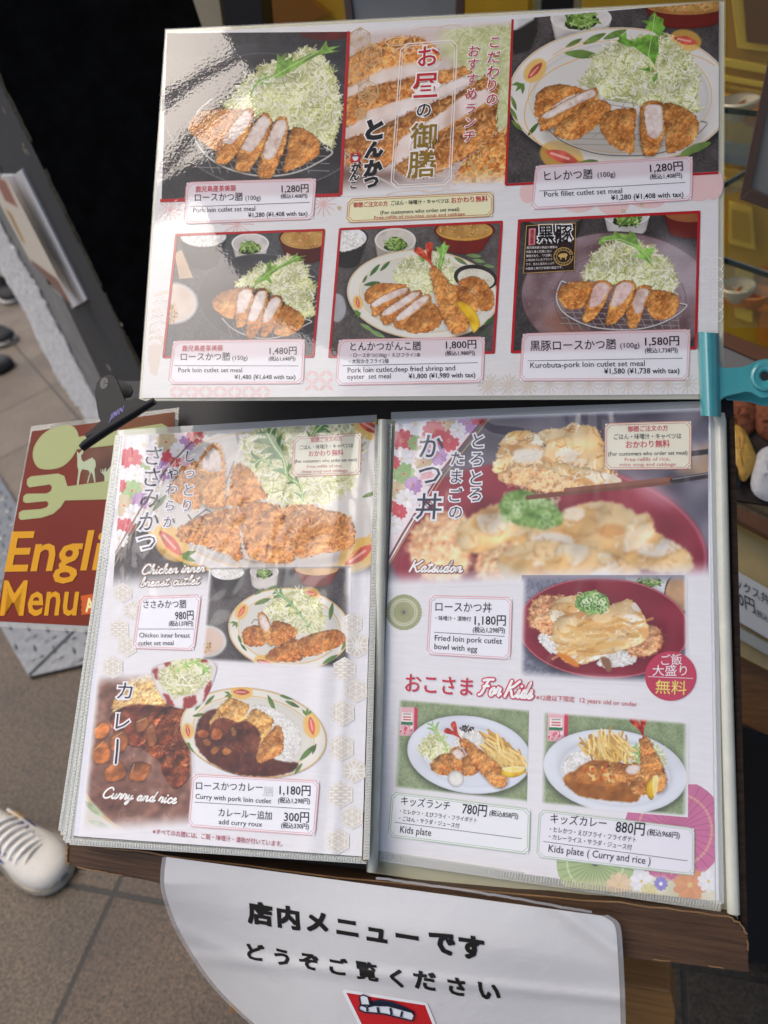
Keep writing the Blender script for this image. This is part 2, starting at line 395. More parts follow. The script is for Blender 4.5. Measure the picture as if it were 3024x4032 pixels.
class Pic:
    def __init__(s, cv, quad, bg, step=2.0, px=False):
        s.cv = cv; s.quad = np.asarray(quad, float) if px else cv(quad)
        q = s.quad; wd = (np.linalg.norm(q[1] - q[0]) + np.linalg.norm(q[2] - q[3])) / 2; hg = (np.linalg.norm(q[3] - q[0]) + np.linalg.norm(q[2] - q[1])) / 2
        s.nx, s.ny = int(wd / step) + 2, int(hg / step) + 2; s.H = homog(q)
        s.k = (s.nx - 1) / wd; sc = np.linalg.norm(cv([(1, 0)])[0] - cv([(0, 0)])[0]); s.u = sc * s.k      # crop unit -> grid
        s.a = np.empty((s.ny, s.nx, 3)); s.a[:] = bg; s.al = np.ones((s.ny, s.nx)); s.ox, s.oy = RN.integers(0, 100, 2)
    def T(s, pts): return apply_h(s.H, s.cv(pts)) * np.array((s.nx - 1, s.ny - 1))
    def N(s, r, sl):
        f = NF[r]; h, w_ = sl[0].stop - sl[0].start, sl[1].stop - sl[1].start
        return np.take(np.take(f, (np.arange(h) + sl[0].start + s.oy) % 700, 0), (np.arange(w_) + sl[1].start + s.ox) % 700, 1)
    def mask(s, pts, soft=0, rag=0., pad=4):
        p = s.T(pts); soft_g = int(round(soft * s.u)); m = pad + 2 * soft_g + int(rag * s.u)
        x0, y0 = np.maximum(np.floor(p.min(0)).astype(int) - m, 0); x1 = min(int(p[:, 0].max()) + m + 2, s.nx); y1 = min(int(p[:, 1].max()) + m + 2, s.ny)
        if x1 <= x0 or y1 <= y0: return None, None
        sl = (slice(y0, y1), slice(x0, x1)); S = 2
        ys = (np.arange((y1 - y0) * S) + .5) / S + y0 - .5; xs = (np.arange((x1 - x0) * S) + .5) / S + x0 - .5
        if rag:
            X, Y = np.meshgrid(xs, ys); n1 = np.repeat(np.repeat(s.N(1, sl), S, 0), S, 1) - .5; n2 = np.repeat(np.repeat(s.N(2, sl)[::-1, ::-1], S, 0), S, 1) - .5
            X = X + n1 * rag * s.u * 2; Y = Y + n2 * rag * s.u * 2
        mk_ = np.zeros((len(ys), len(xs)), bool)
        for i in range(len(p)):
            (xa, ya), (xb, yb) = p[i], p[(i + 1) % len(p)]
            if ya == yb: continue
            lo, hi = min(ya, yb), max(ya, yb)
            if rag:
                rows = (Y >= lo) & (Y < hi); mk_ ^= rows & (X > xa + (Y - ya) * (xb - xa) / (yb - ya))
            else:
                r = np.nonzero((ys >= lo) & (ys < hi))[0]
                if len(r): mk_[r] ^= xs[None, :] > (xa + (ys[r] - ya) * (xb - xa) / (yb - ya))[:, None]
        m_ = mk_.reshape(y1 - y0, S, x1 - x0, S).mean((1, 3))
        if soft_g: m_ = blur(m_, soft_g)
        return m_, sl
    def blend(s, m, sl, col, alpha=1.):
        if m is None: return
        a = (m * alpha)[..., None]; s.a[sl] = s.a[sl] * (1 - a) + np.asarray(col, float) * a
    def poly(s, pts, col, soft=0, alpha=1., rag=0.):
        m, sl = s.mask(pts, soft, rag); s.blend(m, sl, col, alpha)
    def tex(s, pts, cols, soft=0, rs=(1, 2, 4), rag=0., alpha=1., edge=.0):
        """shape filled with mottled colours, dark to light"""
        m, sl = s.mask(pts, soft, rag)
        if m is None: return
        n = sum(s.N(r, sl) for r in rs) / len(rs); n = np.clip((n - .5) * 1.5 + .5, 0, 1)
        cols = np.asarray(cols, float); q = n * (len(cols) - 1); i = np.minimum(q.astype(int), len(cols) - 2); f = (q - i)[..., None]
        c = cols[i] * (1 - f) + cols[i + 1] * f
        if edge: c = c * (1 - edge + edge * np.clip(blur(m, max(2, int(9 * s.u))) * 2 - 1, 0, 1) ** .6)[..., None]
        s.blend(m, sl, c, alpha)
    def seg(s, p0, p1, wd, col, alpha=1.):     # grid coordinates
        x0, y0 = p0; x1, y1 = p1; r = wd / 2 + 1
        a, b = max(int(min(x0, x1) - r), 0), min(int(max(x0, x1) + r) + 2, s.nx); c, d = max(int(min(y0, y1) - r), 0), min(int(max(y0, y1) + r) + 2, s.ny)
        if b <= a or d <= c: return
        X = np.arange(a, b)[None, :] - x0; Y = np.arange(c, d)[:, None] - y0; dx, dy = x1 - x0, y1 - y0; L = dx * dx + dy * dy + 1e-9
        t = np.clip((X * dx + Y * dy) / L, 0, 1); q = np.sqrt((X - t * dx) ** 2 + (Y - t * dy) ** 2)
        m = (np.clip(wd / 2 + .5 - q, 0, 1) * min(1, wd) * alpha)[..., None]
        s.a[c:d, a:b] = s.a[c:d, a:b] * (1 - m) + np.asarray(col, float) * m
    def line(s, pts, wd, col, alpha=1., closed=False):
        p = s.T(pts); n = len(p)
        for i in range(n if closed else n - 1): s.seg(p[i], p[(i + 1) % n], max(wd * s.u, .45), col, alpha)
    def relief(s, pts, dome=1.0, fine=1.0, k=.5, rad=14, spec=0., rs=((1, .5), (2, .8), (4, 1.2)), light=(-.5, -.85)):
        """the pictured thing's own modelling: a rounded, rough surface photographed in studio light"""
        m, sl = s.mask(pts)
        if m is None or min(m.shape) < 4: return
        h = np.sqrt(np.clip(blur(m, max(2, int(rad * s.u))), 0, 1)) * rad * s.u * dome
        for r, a in rs: h = h + s.N(r, sl) * a * r * fine
        gy, gx = np.gradient(h); sh = np.clip(-(gx * light[0] + gy * light[1]) * -1, -1.6, 1.6)
        f = np.exp(np.clip(-sh, -1.5, 1.2) * -k * 1.0) if False else 1 + k * np.clip(sh, -1.3, 1.0)
        c = s.a[sl] * f[..., None]
        if spec: c = c + (np.clip(sh - .55, 0, 1) * spec * 255)[..., None]
        s.blend(m, sl, np.clip(c, 0, 255))
    def scatter(s, pts, n, ln, wd, cols, alpha=.9, ang=(0, 180), curve=.4, seed=0):
        """n short strands thrown over a shape"""
        rg = np.random.default_rng(seed); p = s.T(pts); m, sl = s.mask(pts)
        if m is None: return
        ys, xs = np.nonzero(m > .5)
        if not len(ys): return
        cols = np.asarray(cols, float)
        for j in rg.integers(0, len(ys), n):
            x, y = xs[j] + sl[1].start, ys[j] + sl[0].start; L = rg.uniform(*ln) * s.u; t = math.radians(rg.uniform(*ang)); t2 = t + rg.uniform(-curve, curve) * 2
            c = cols[rg.integers(len(cols))] * rg.uniform(.93, 1.05); w_ = rg.uniform(*wd) * s.u
            a = (x - L / 2 * math.cos(t), y - L / 2 * math.sin(t)); b = (x, y); e = (x + L / 2 * math.cos(t2), y + L / 2 * math.sin(t2))
            s.seg(a, b, w_, c, alpha); s.seg(b, e, w_, c, alpha)
    # --- food ---
    def cabbage(s, pts, n=900, seed=1, sc=1., warm=0):
        s.tex(pts, [(146, 148, 78), (188, 190, 122), (212, 212, 156), (226, 224, 184)], rs=(4, 8, 16), rag=14 * sc)
        s.scatter(pts, n // 4, (24 * sc, 60 * sc), (3 * sc, 7 * sc), [(126, 132, 62), (152, 158, 86), (174, 178, 106)], .6, seed=seed, curve=.8)
        s.scatter(pts, int(n * .55), (26 * sc, 80 * sc), (3.5 * sc, 8 * sc), [(232, 229, 194), (218, 218, 164), (204, 206, 140), (238, 236, 212), (194, 198, 126)], .8, seed=seed + 1, curve=.8)
        s.relief(pts, .6, 1.0, .30, 70 * sc, rs=((8, .6), (16, 1.2)))
        s.scatter(pts, n // 5, (22 * sc, 66 * sc), (2.5 * sc, 6 * sc), [(248, 246, 230), (238, 236, 204), (228, 228, 186), (166, 172, 98)], .85, seed=seed + 2, curve=.9)
    def crumb(s, pts, seed=1, tone=1., sc=1., cols=((142, 80, 32), (182, 110, 50), (204, 138, 70), (224, 170, 102)), edge=.25, rag=5):
        cols = np.asarray(cols) * tone
        s.tex(pts, cols, rs=(2, 4, 8), rag=rag * sc, edge=edge)
        m, _ = s.mask(pts)
        if m is None: return
        n = int(m.sum() / 16)
        s.scatter(pts, n // 3, (7 * sc, 18 * sc), (3 * sc, 7 * sc), [cols[0] * .9, cols[1] * .85, cols[1]], .35, seed=seed)
        s.scatter(pts, int(n * .6), (7 * sc, 22 * sc), (3 * sc, 7 * sc), [cols[2], cols[3], cols[3] * 1.06, cols[2] * 1.08], .34, seed=seed + 1)
        s.relief(pts, 1.6, .9, .34, 34 * sc, spec=.06, rs=((1, .7), (2, .9), (4, 1.0), (8, .8)))
        s.scatter(pts, n // 9, (6 * sc, 16 * sc), (3 * sc, 5 * sc), [np.minimum(cols[3] * 1.12, 250)], .6, seed=seed + 2)
    def slice_(s, face, off, seed=1, tone=1., sc=1., grow=1.16, pink=0.):
        f = np.asarray(face, float); c = f.mean(0); big = c + (f - c) * grow
        d = np.asarray(off, float); body = hull(np.vstack([big, big + d]))
        s.poly(body + d * .12, (30, 18, 12), soft=8 * sc, alpha=.55)
        s.crumb(rounded(body, 3), seed, tone, sc)
        s.crumb(rounded(big, 3), seed + 3, tone * 1.06, sc, edge=.2)
        mc = np.array([(196, 168, 152), (222, 200, 186), (236, 222, 210), (240, 228, 220)]) - np.array((0, 16, 14)) * pink
        s.tex(rounded(f, 3), mc, rs=(2, 4, 8), rag=3 * sc, edge=.12)
        ax = f[np.argmax(np.linalg.norm(f - c, axis=1))] - c; t = math.degrees(math.atan2(ax[1], ax[0]))
        s.scatter(c + (f - c) * .85, 26, (10 * sc, 30 * sc), (1.2 * sc, 2.4 * sc), [(206, 178, 164), (244, 234, 226), (226, 205, 192)], .55, ang=(t - 25, t + 25), seed=seed + 5)
    def rack(s, rim, wires, w_=4, col=(176, 172, 166)):
        for a, b in wires: s.line([a, b], w_ * .6, np.array(col) * .78)
        s.line(np.asarray(rim) + (0, w_ * .8), w_, (60, 56, 52)); s.line(rim, w_, col); s.line(np.asarray(rim) - (0, w_ * .25), w_ * .3, (235, 232, 226))
    def mizuna(s, spine, size, seed=1, cols=((84, 134, 44), (122, 172, 66), (162, 204, 100))):
        rg = np.random.default_rng(seed); sp = smooth_path(spine, 4); n = len(sp)
        for i in range(1, n - 1):
            d = sp[i + 1] - sp[i - 1]; d = d / np.linalg.norm(d); nn = np.array((-d[1], d[0])); g = size * (.35 + .65 * i / n) * (1 if i < n - 2 else .6)
            s.poly([sp[i - 1] - nn * g * .2, sp[i + 1] - nn * g * .2, sp[i + 1] + nn * g * .2, sp[i - 1] + nn * g * .2], cols[1])
            if i % 4 == 1 or (i > n * .65 and i % 2):
                for sg in (-1, 1):
                    L = g * rg.uniform(.7, 1.6); tip = sp[i] + nn * sg * L + d * g * rg.uniform(.5, 1.2); q = d * g
                    s.tex(rounded([sp[i] - q * .45, sp[i] + q * .45 + nn * sg * g * .1, (sp[i] + tip) / 2 + q * .45, tip + q * .15, tip, (sp[i] + tip) / 2 - q * .12], 3), [np.array(cols[0]) * 1.05, cols[1], cols[2]], rs=(4, 8))
        s.line(sp, size * .14, (198, 222, 150), .8)
    def mizuna_leaf(s, stem, lobes, col=(112, 160, 60)):
        for l in lobes: s.tex(l, [np.array(col) * .8, col, np.array(col) * 1.2], rs=(2, 4)); 
        s.line(stem, 5, (190, 214, 140))
    def rice(s, pts, n=500, seed=1, sc=1.):
        s.tex(pts, [(190, 187, 178), (222, 219, 210), (238, 236, 228)], rs=(1, 2, 4), rag=4 * sc, edge=.12)
        s.scatter(pts, n, (7 * sc, 13 * sc), (4 * sc, 6 * sc), [(244, 242, 236), (232, 229, 220), (208, 204, 194), (250, 249, 244)], .8, curve=.1, seed=seed)
    def bowl(s, cx, cy, rx, ry, h, outer, inner, rim=(225, 220, 212), taper=.78):
        t = ellp(cx, cy, rx, ry, 0, 40, 0, 180); b = ellp(cx, cy + h, rx * taper, ry * taper, 0, 40, 180, 0)
        b = ellp(cx, cy + h, rx * taper, ry * taper, 0, 40, 0, 180)[::-1]
        s.poly(np.vstack([t, b]) + (0, 6), (25, 24, 26), soft=12, alpha=.5)
        body = np.vstack([ellp(cx, cy, rx, ry, 0, 30, 180, 360), ellp(cx + 0, cy + h, rx * taper, ry * taper, 0, 30, 0, 180)])
        s.tex(body, [np.array(outer) * .86, outer, np.array(outer) * 1.05], rs=(8, 16), edge=.3)
        s.poly(ellp(cx, cy, rx, ry), rim); s.tex(ellp(cx, cy + ry * .04, rx * .92, ry * .9), [np.array(inner) * .9, inner, np.array(inner) * 1.06], rs=(4, 8))
    def greens(s, cx, cy, r, seed=1):
        s.tex(rounded([(cx - r, cy + r * .3), (cx - r * .5, cy - r * .4), (cx + r * .2, cy - r * .6), (cx + r, cy), (cx + r * .6, cy + r * .5), (cx - r * .4, cy + r * .6)]), [(22, 30, 16), (48, 66, 26)], rs=(2, 4), rag=3)
        s.scatter(ellp(cx, cy, r * .8, r * .45), 40, (r * .4, r * .9), (r * .08, r * .16), [(112, 148, 60), (148, 178, 92), (78, 108, 40), (172, 196, 120)], .9, seed=seed)
    def miso(s, pts, seed=1):
        s.tex(pts, [(158, 112, 50), (190, 146, 76), (206, 168, 100)], rs=(4, 8, 16), edge=.2)
        s.scatter(pts, 40, (10, 30), (3, 6), [(214, 130, 70), (232, 200, 150), (120, 90, 40), (186, 90, 46)], .8, seed=seed)
    def plate(s, cx, cy, rx, ry, rot=0, kind='flower', inner=.7, decor=(), base=(228, 222, 212), line=(214, 160, 62)):
        s.poly(ellp(cx, cy + ry * .05, rx * 1.02, ry * 1.03, rot), (20, 19, 20), soft=16, alpha=.55)
        b = np.array(base, float)
        s.tex(ellp(cx, cy, rx, ry, rot), [b * .94, b, b * 1.03], rs=(16, 32), edge=.08)
        if kind == 'flower':
            s.line(ellp(cx, cy, rx * .985, ry * .985, rot), 5, line, .75, True)
            s.poly(ellp(cx, cy + 4, rx * inner * 1.05, ry * inner * 1.05, rot), b * .9, soft=6, alpha=.8); s.tex(ellp(cx, cy + 6, rx * inner, ry * inner, rot), [b * .93, b * .97], rs=(16, 32))
            s.line(ellp(cx, cy, rx * inner * 1.07, ry * inner * 1.07, rot), 4, line, .8, True)
        elif kind == 'white':
            s.poly(ellp(cx, cy + 3, rx * inner * 1.06, ry * inner * 1.06, rot), b * .86, soft=8, alpha=.7); s.tex(ellp(cx, cy + 8, rx * inner, ry * inner, rot), [b * .93, b * .98, b], rs=(16, 32))
        for d in decor: s.decor(*d)
    def decor(s, kind, x, y, L, ang, col=None):
        a = math.radians(ang); d = np.array((math.cos(a), math.sin(a))); n = np.array((-d[1], d[0])); p = np.array((x, y), float)
        def lf(c, l, w_, colr): s.tex(rounded([c - d * l / 2, c + n * w_ / 2, c + d * l / 2, c - n * w_ / 2]), [np.array(colr) * .8, colr, np.array(colr) * 1.12], rs=(4, 8))
        if kind == 'leaf': lf(p, L, L * .26, col or (104, 132, 62))
        elif kind == 'bud':
            s.poly(ellp(x, y, L * .62, L * .42, ang), (228, 174, 72), soft=2, alpha=.75); lf(p, L * .95, L * .34, (206, 88, 70)); s.line([p - d * L * .3, p + d * L * .2], L * .07, (240, 190, 170), .8)
        elif kind == 'tuft':
            for da in (-38, 0, 38):
                b = math.radians(ang + da); e = p + L * np.array((math.cos(b), math.sin(b))); q = np.array((-math.sin(b), math.cos(b))); s.poly([p - q * L * .1, (p + e) / 2 + q * L * .17, e, (p + e) / 2 - q * L * .17], (92, 128, 52))
    def egg(s, pts, seed=1, sc=1., tone=1.):
        rg = np.random.default_rng(seed); p = np.asarray(pts, float); lo, hi = p.min(0), p.max(0)
        s.tex(pts, np.array([(218, 166, 100), (234, 196, 134), (241, 218, 170)]) * tone, rs=(16, 32), rag=4 * sc, edge=.2)
        m, sl = s.mask(pts); keep = s.a.copy()
        pal = [(246, 236, 212), (240, 216, 164), (232, 188, 116), (250, 244, 230), (244, 226, 190), (216, 158, 92)]
        for k in range(int(max(6, (hi - lo).prod() / (1500 * sc * sc)))):
            c = lo + (hi - lo) * rg.random(2); r = rg.uniform(12, 32) * sc; t0 = rg.uniform(0, 6.28)
            q = rounded([c + r * rg.uniform(.5, 1.1) * np.array((math.cos(t0 + t) * 1.35, math.sin(t0 + t) * .8)) for t in np.arange(0, 6.2, .9)], 4)
            s.poly(q + (1.5 * sc, 4 * sc), (150, 92, 40), soft=3 * sc, alpha=.35); s.tex(q, [np.array(pal[k % 6]) * .95 * tone, np.array(pal[k % 6]) * tone], rs=(8, 16), soft=1.6 * sc, alpha=.85)
            s.line(q[2:9], 2.2 * sc, (252, 246, 230), .45)
        s.scatter(pts, int(70 / max(sc, .8)), (8 * sc, 24 * sc), (2 * sc, 4.5 * sc), [(192, 130, 64), (252, 246, 228), (228, 178, 100), (206, 148, 80)], .5, seed=seed + 7, curve=.8)
        if m is not None:
            w_ = np.zeros((s.ny, s.nx)); w_[sl] = m; s.a = keep * (1 - w_[..., None]) + s.a * w_[..., None]
        s.relief(pts, .8, 1.0, .30, 22 * sc, spec=.10, rs=((8, .5), (16, 1.2)))
    def curry(s, pts, seed=1, cols=((70, 32, 20), (98, 48, 30), (122, 66, 44)), soft=0, shine=60, sc=1.):
        s.tex(pts, cols, rs=(4, 8, 16), soft=soft, rag=3)
        s.scatter(pts, shine, (8 * sc, 30 * sc), (1.5 * sc, 3.5 * sc), [(196, 160, 136), (150, 100, 76), (52, 22, 14), (160, 116, 92)], .35, seed=seed, curve=.9)
        s.relief(pts, .3, 1.0, .35, 20 * sc, spec=.25, rs=((4, .8), (8, 1.1)))
    def chunk(s, pts, col=(190, 104, 38), sc=1.):
        p = np.asarray(pts, float); s.poly(p + (3 * sc, 6 * sc), (48, 20, 12), soft=4 * sc, alpha=.7)
        s.tex(rounded(p, 2), [np.array(col) * .72, col, np.array(col) * 1.22], rs=(4, 8), edge=.35); c = p.mean(0)
        s.relief(rounded(p, 2), 1., .5, .5, 12 * sc, spec=.3); s.line([c + (p[0] - c) * .7, c + (p[1] - c) * .75], 3 * sc, (245, 214, 180), .6)
    def fries(s, pts, n=60, seed=1, sc=1., ang=(20, 160)):
        s.poly(pts, (186, 136, 62), soft=3 * sc, alpha=.9); s.scatter(pts, n, (60 * sc, 100 * sc), (9 * sc, 13 * sc), [(206, 160, 76), (186, 138, 60)], .95, ang=ang, curve=.08, seed=seed)
        s.scatter(pts, n, (55 * sc, 95 * sc), (7 * sc, 11 * sc), [(236, 204, 128), (244, 218, 150), (226, 188, 104)], .95, ang=ang, curve=.08, seed=seed + 1)
    def shrimp(s, p0, p1, wd, seed=1, sc=1., tail=True, tone=1.):
        p0, p1 = np.asarray(p0, float), np.asarray(p1, float); d = nrm(p1 - p0); n = np.array((-d[1], d[0])); L = np.linalg.norm(p1 - p0)
        prof = [(0, .32), (.12, .5), (.3, .7), (.55, .95), (.8, 1.0), (.95, .8), (1.02, .4)]
        o = [p0 + d * L * a + n * wd / 2 * b for a, b in prof] + [p0 + d * L * a - n * wd / 2 * b for a, b in prof[::-1]]
        s.poly(np.array(o) + (5 * sc, 8 * sc), (40, 24, 14), soft=8 * sc, alpha=.5)
        s.crumb(rounded(o, 2), seed, 1.06 * tone, sc, rag=7)
        if tail:
            for sg in (-1, 1): s.tex(rounded([p0 + d * 4, p0 - d * wd * .35 + n * sg * wd * .1, p0 - d * wd * .9 + n * sg * wd * .42, p0 - d * wd * .95 + n * sg * wd * .12, p0 - d * wd * .4 - n * sg * .02 * wd]), [(140, 30, 18), (196, 66, 40), (222, 112, 76)], rs=(2, 4))
    def lemon(s, pts, cut=None):
        s.tex(rounded(pts), [(206, 150, 24), (236, 190, 40), (246, 210, 70)], rs=(4, 8), edge=.25)
        if cut is not None: s.tex(rounded(cut), [(236, 206, 110), (248, 228, 150)], rs=(2, 4)); s.line(rounded(cut), 3, (250, 240, 200), .8, True)
    def flower(s, x, y, r, col, n=9, rot=0., dot=(214, 120, 60), hollow=False):
        for i in range(n):
            a = rot + i * 2 * math.pi / n; d = np.array((math.cos(a), math.sin(a))); q = np.array((-d[1], d[0])); c = np.array((x, y))
            p = rounded([c + d * r * .12, c + d * r * .62 + q * r * .27, c + d * r - q * 0 + q * r * .14, c + d * r - q * r * .14, c + d * r * .62 - q * r * .27], 3)
            s.poly(p, np.array(col) * (1.0 if i % 2 else .97), alpha=.92)
            if hollow: s.line(p, 1.6, (196, 188, 176), .7, True)
        s.poly(ellp(x, y, r * .13, r * .13, 0, 12), dot)
    def slate(s, cols=((50, 48, 50), (72, 69, 70), (92, 89, 90))):
        s.tex(np.array(s.cvinv(s.quad)), cols, rs=(0, 1, 8))
    def cvinv(s, px):
        o = s.cv([(0, 0)])[0]; k = np.linalg.norm(s.cv([(1, 0)])[0] - o); return (np.asarray(px) - o) / k
    def fade(s, side, frac, col):               # the picture runs out into the paper, as printed
        h = s.ny if side in 'tb' else s.nx; n = max(2, int(h * frac)); rmp = np.clip(np.arange(h) / n, 0, 1); rmp = rmp * rmp * (3 - 2 * rmp)
        if side in 'br': rmp = rmp[::-1]
        m = (rmp[:, None] if side in 'tb' else rmp[None, :]) * np.ones((s.ny, s.nx)); s.a = s.a * m[..., None] + np.asarray(col, float) * (1 - m[..., None])
    def build(s, name, sheet, parent, lift, kind, keep=None):
        Hi = np.linalg.inv(s.H); u, v = np.meshgrid(np.linspace(0, 1, s.nx), np.linspace(0, 1, s.ny)); p = apply_h(Hi, np.stack([u, v], -1).reshape(-1, 2))
        i = np.arange(s.nx * s.ny).reshape(s.ny, s.nx); f = np.stack([i[:-1, :-1], i[1:, :-1], i[1:, 1:], i[:-1, 1:]], -1).reshape(-1, 4)
        if keep is not None:
            kk = keep(p).reshape(s.ny, s.nx); f = f[(kk[:-1, :-1] & kk[1:, :-1] & kk[1:, 1:] & kk[:-1, 1:]).ravel()]
        col = np.clip(lin(np.clip(s.a, 0, 255)) * INK, 0, .95).reshape(-1, 3)
        return mk(name, sheet.P(p[:, 0], p[:, 1], lift), f, print_mat(kind), parent, cols=col, smooth=True)
def frame_lines(quad, inset, notch):          # label border with notched corners, quad in photo px
    q = np.asarray(quad, float); c = q.mean(0)
    ex = nrm(q[1] - q[0] + q[2] - q[3]); ey = nrm(q[3] - q[0] + q[2] - q[1])
    s = [(1, 1), (-1, 1), (-1, -1), (1, -1)]; q = np.array([q[i] + ex * inset * s[i][0] + ey * inset * s[i][1] for i in range(4)]); o = []
    for i in range(4):
        a, b = s[i]; p = q[i]; x, y = p + ex * notch * a, p + ey * notch * b; arc = [p + ex * notch * a * t + ey * notch * b * (1 - t) for t in (0, .5, 1)]
        m = p + (ex * a + ey * b) * notch * .55
        o += [y, m, x] if i in (0, 2) else [x, m, y]
    o.append(o[0]); return np.array(o)
def label(parent, sheet, cv, quad, kind, texts, rules=(), tint=(238, 235, 236), top=None, border=(222, 164, 162), lift=.0004, name='price_label', glow=None):
    """a printed price label: panel with sub-parts border and lettering"""
    P_ = Pic(cv, quad, tint, step=6.0)
    if top is not None:
        f, c = top; n = int(P_.ny * f); P_.a[:n] = np.asarray(c) ; P_.a = blur(P_.a, 1)
    pn = P_.build(name, sheet, parent, lift, kind)
    q = P_.quad
    gl = [(ink(border, kind), [(frame_lines(q, -1, 16), 3.2), (frame_lines(q, 6, 16), 2.4)])]
    if rules: gl.append((ink((96, 92, 94), kind), [(cv(r), 2.4) for r in rules]))
    lines_obj('border', sheet, gl, pn, lift + .0001)
    L = Letters(sheet, kind, lift + .0002)
    for t in texts:
        L.line(cv, t[0], t[1], t[2], t[3], t[4] if len(t) > 4 else (34, 31, 34), t[5] if len(t) > 5 else .004, glow=glow)
    L.build(pn)
    return pn

# ------------------------------------------------------------------ where the flat things lie
def wsheet(pw, nw, bend=None):               # plane given in world axes
    return Sheet(M3.T @ (np.array(pw, float) - (0, 0, CAMH)), M3.T @ np.array(nw, float), bend)
R0 = Sheet((.1005, .08, .502), (-.307, -.153, -.939))          # right leaf of the folder = plane of the stand's board
def bendR(x, y): return .0010 * np.sin((x - 1500) / 240.0 + y / 900.0) * np.clip((y - 1500) / 400, 0, 1)
def bendL(x, y):
    t = (y - 1650) / 1700.0; xr = 1345 - 120 * t
    return .0016 * np.exp(-((x - xr) / 46.0) ** 2) * np.clip(1.2 - .6 * t, .2, 1) + .0008 * np.exp(-((x - xr - 85) / 24.0) ** 2) + .0012 * np.sin((x - 500) / 330.0)
R_ = Sheet(R0.c, R0.n, bendR)
L_ = Sheet((-.112, .081, .555), (-.242, -.232, -.942), bendL)
T_ = Sheet(R0.cam(2850., 1572.) + R0.n * .004, (-.20, -.15, -.968), lambda x, y: .004 * np.sin(np.clip((x - 600) / 2260, 0, 1) * np.pi) * np.clip((y - 100) / 1400, 0, 1))
UP = np.array((0, 0, 1.0)); BX = np.array((1.0, 0, 0)); BY = nrm(M3 @ np.array((.047, -.989, .146))); BN = nrm(np.cross(BX, BY))

# ------------------------------------------------------------------ the setting: pavement and an unseen canopy overhead
def pavement(name, rect, cols, size, rot, grout, z=0., org=(0, 0), ratio=1.0):
    x0, y0, x1, y1 = rect
    m, t, b = base_mat(name + '_stone'); b.inputs['Roughness'].default_value = .62
    geo = nd(t, 'ShaderNodeNewGeometry'); mp = nd(t, 'ShaderNodeMapping'); mp.vector_type = 'TEXTURE'
    mp.inputs['Rotation'].default_value = (0, 0, rot); mp.inputs['Location'].default_value = (*org, 0)
    t.links.new(geo.outputs['Position'], mp.inputs['Vector'])
    br = nd(t, 'ShaderNodeTexBrick', offset=0.0, squash=1.0); br.inputs['Scale'].default_value = 1; br.inputs['Mortar Size'].default_value = grout; br.inputs['Mortar Smooth'].default_value = .3
    br.inputs['Brick Width'].default_value = size; br.inputs['Row Height'].default_value = size * ratio
    br.inputs['Color1'].default_value = rgba(cols[0]); br.inputs['Color2'].default_value = rgba(cols[1]); br.inputs['Mortar'].default_value = rgba(cols[2])
    t.links.new(mp.outputs[0], br.inputs['Vector'])
    n = nd(t, 'ShaderNodeTexNoise', Scale=210.0, Detail=6.0, Roughness=.85); t.links.new(geo.outputs['Position'], n.inputs['Vector'])
    n2 = nd(t, 'ShaderNodeTexNoise', Scale=5.0, Detail=4.0); t.links.new(geo.outputs['Position'], n2.inputs['Vector'])
    r = nd(t, 'ShaderNodeValToRGB'); r.color_ramp.elements[0].position = .41; r.color_ramp.elements[1].position = .60; r.color_ramp.elements[0].color = (.22, .21, .19, 1); r.color_ramp.elements[1].color = (1.95, 1.9, 1.8, 1)
    t.links.new(n.outputs[0], r.inputs[0])
    r2 = nd(t, 'ShaderNodeValToRGB'); r2.color_ramp.elements[0].position = .3; r2.color_ramp.elements[1].position = .7; r2.color_ramp.elements[0].color = (.62, .60, .57, 1); r2.color_ramp.elements[1].color = (1.12, 1.08, 1.02, 1)
    t.links.new(n2.outputs[0], r2.inputs[0])
    mx = nd(t, 'ShaderNodeMix', data_type='RGBA', blend_type='MULTIPLY'); mx.inputs[0].default_value = 1
    t.links.new(br.outputs['Color'], mx.inputs[6]); t.links.new(r.outputs[0], mx.inputs[7])
    mx2 = nd(t, 'ShaderNodeMix', data_type='RGBA', blend_type='MULTIPLY'); mx2.inputs[0].default_value = 1
    t.links.new(mx.outputs[2], mx2.inputs[6]); t.links.new(r2.outputs[0], mx2.inputs[7]); t.links.new(mx2.outputs[2], b.inputs['Base Color'])
    bp = nd(t, 'ShaderNodeBump', Strength=.5, Distance=.001); t.links.new(n.outputs[0], bp.inputs['Height'])
    b2 = nd(t, 'ShaderNodeBump', Strength=.6, Distance=.002, invert=True); t.links.new(br.outputs['Fac'], b2.inputs['Height']); t.links.new(bp.outputs[0], b2.inputs['Normal'])
    t.links.new(b2.outputs[0], b.inputs['Normal'])
    o = mk(name, [(x0, y0, z), (x1, y0, z), (x1, y1, z), (x0, y1, z)], [[0, 1, 2, 3]], m); o['kind'] = 'structure'
    return o
pavement('ground', (-40, -40, 40, 40), ((96, 87, 76), (103, 94, 83), (58, 53, 47)), .30, math.radians(-40), .004, 0., (-1.685, 1.69))
pavement('pavement', (-1.62, -2.5, 1.6, 1.02), ((76, 62, 49), (80, 71, 57), (28, 25, 21)), .62, 0., .0045, .004, (-.795, .345))
pavement('shade_paving', (-.24, .08, 1.6, 1.02), ((44, 40, 33), (48, 43, 36), (26, 24, 20)), .30, 0., .004, .008, (-.24, .08))  # added darker slab: shade under the stand is put into its colour
cm = solid('unseen_canopy_board', (70, 66, 60), rough=.8)
cb = MB()
def slab(poly, z0, z1): cb.prism([(x, y, z0) for x, y in poly], np.array((0, 0, z1 - z0)))
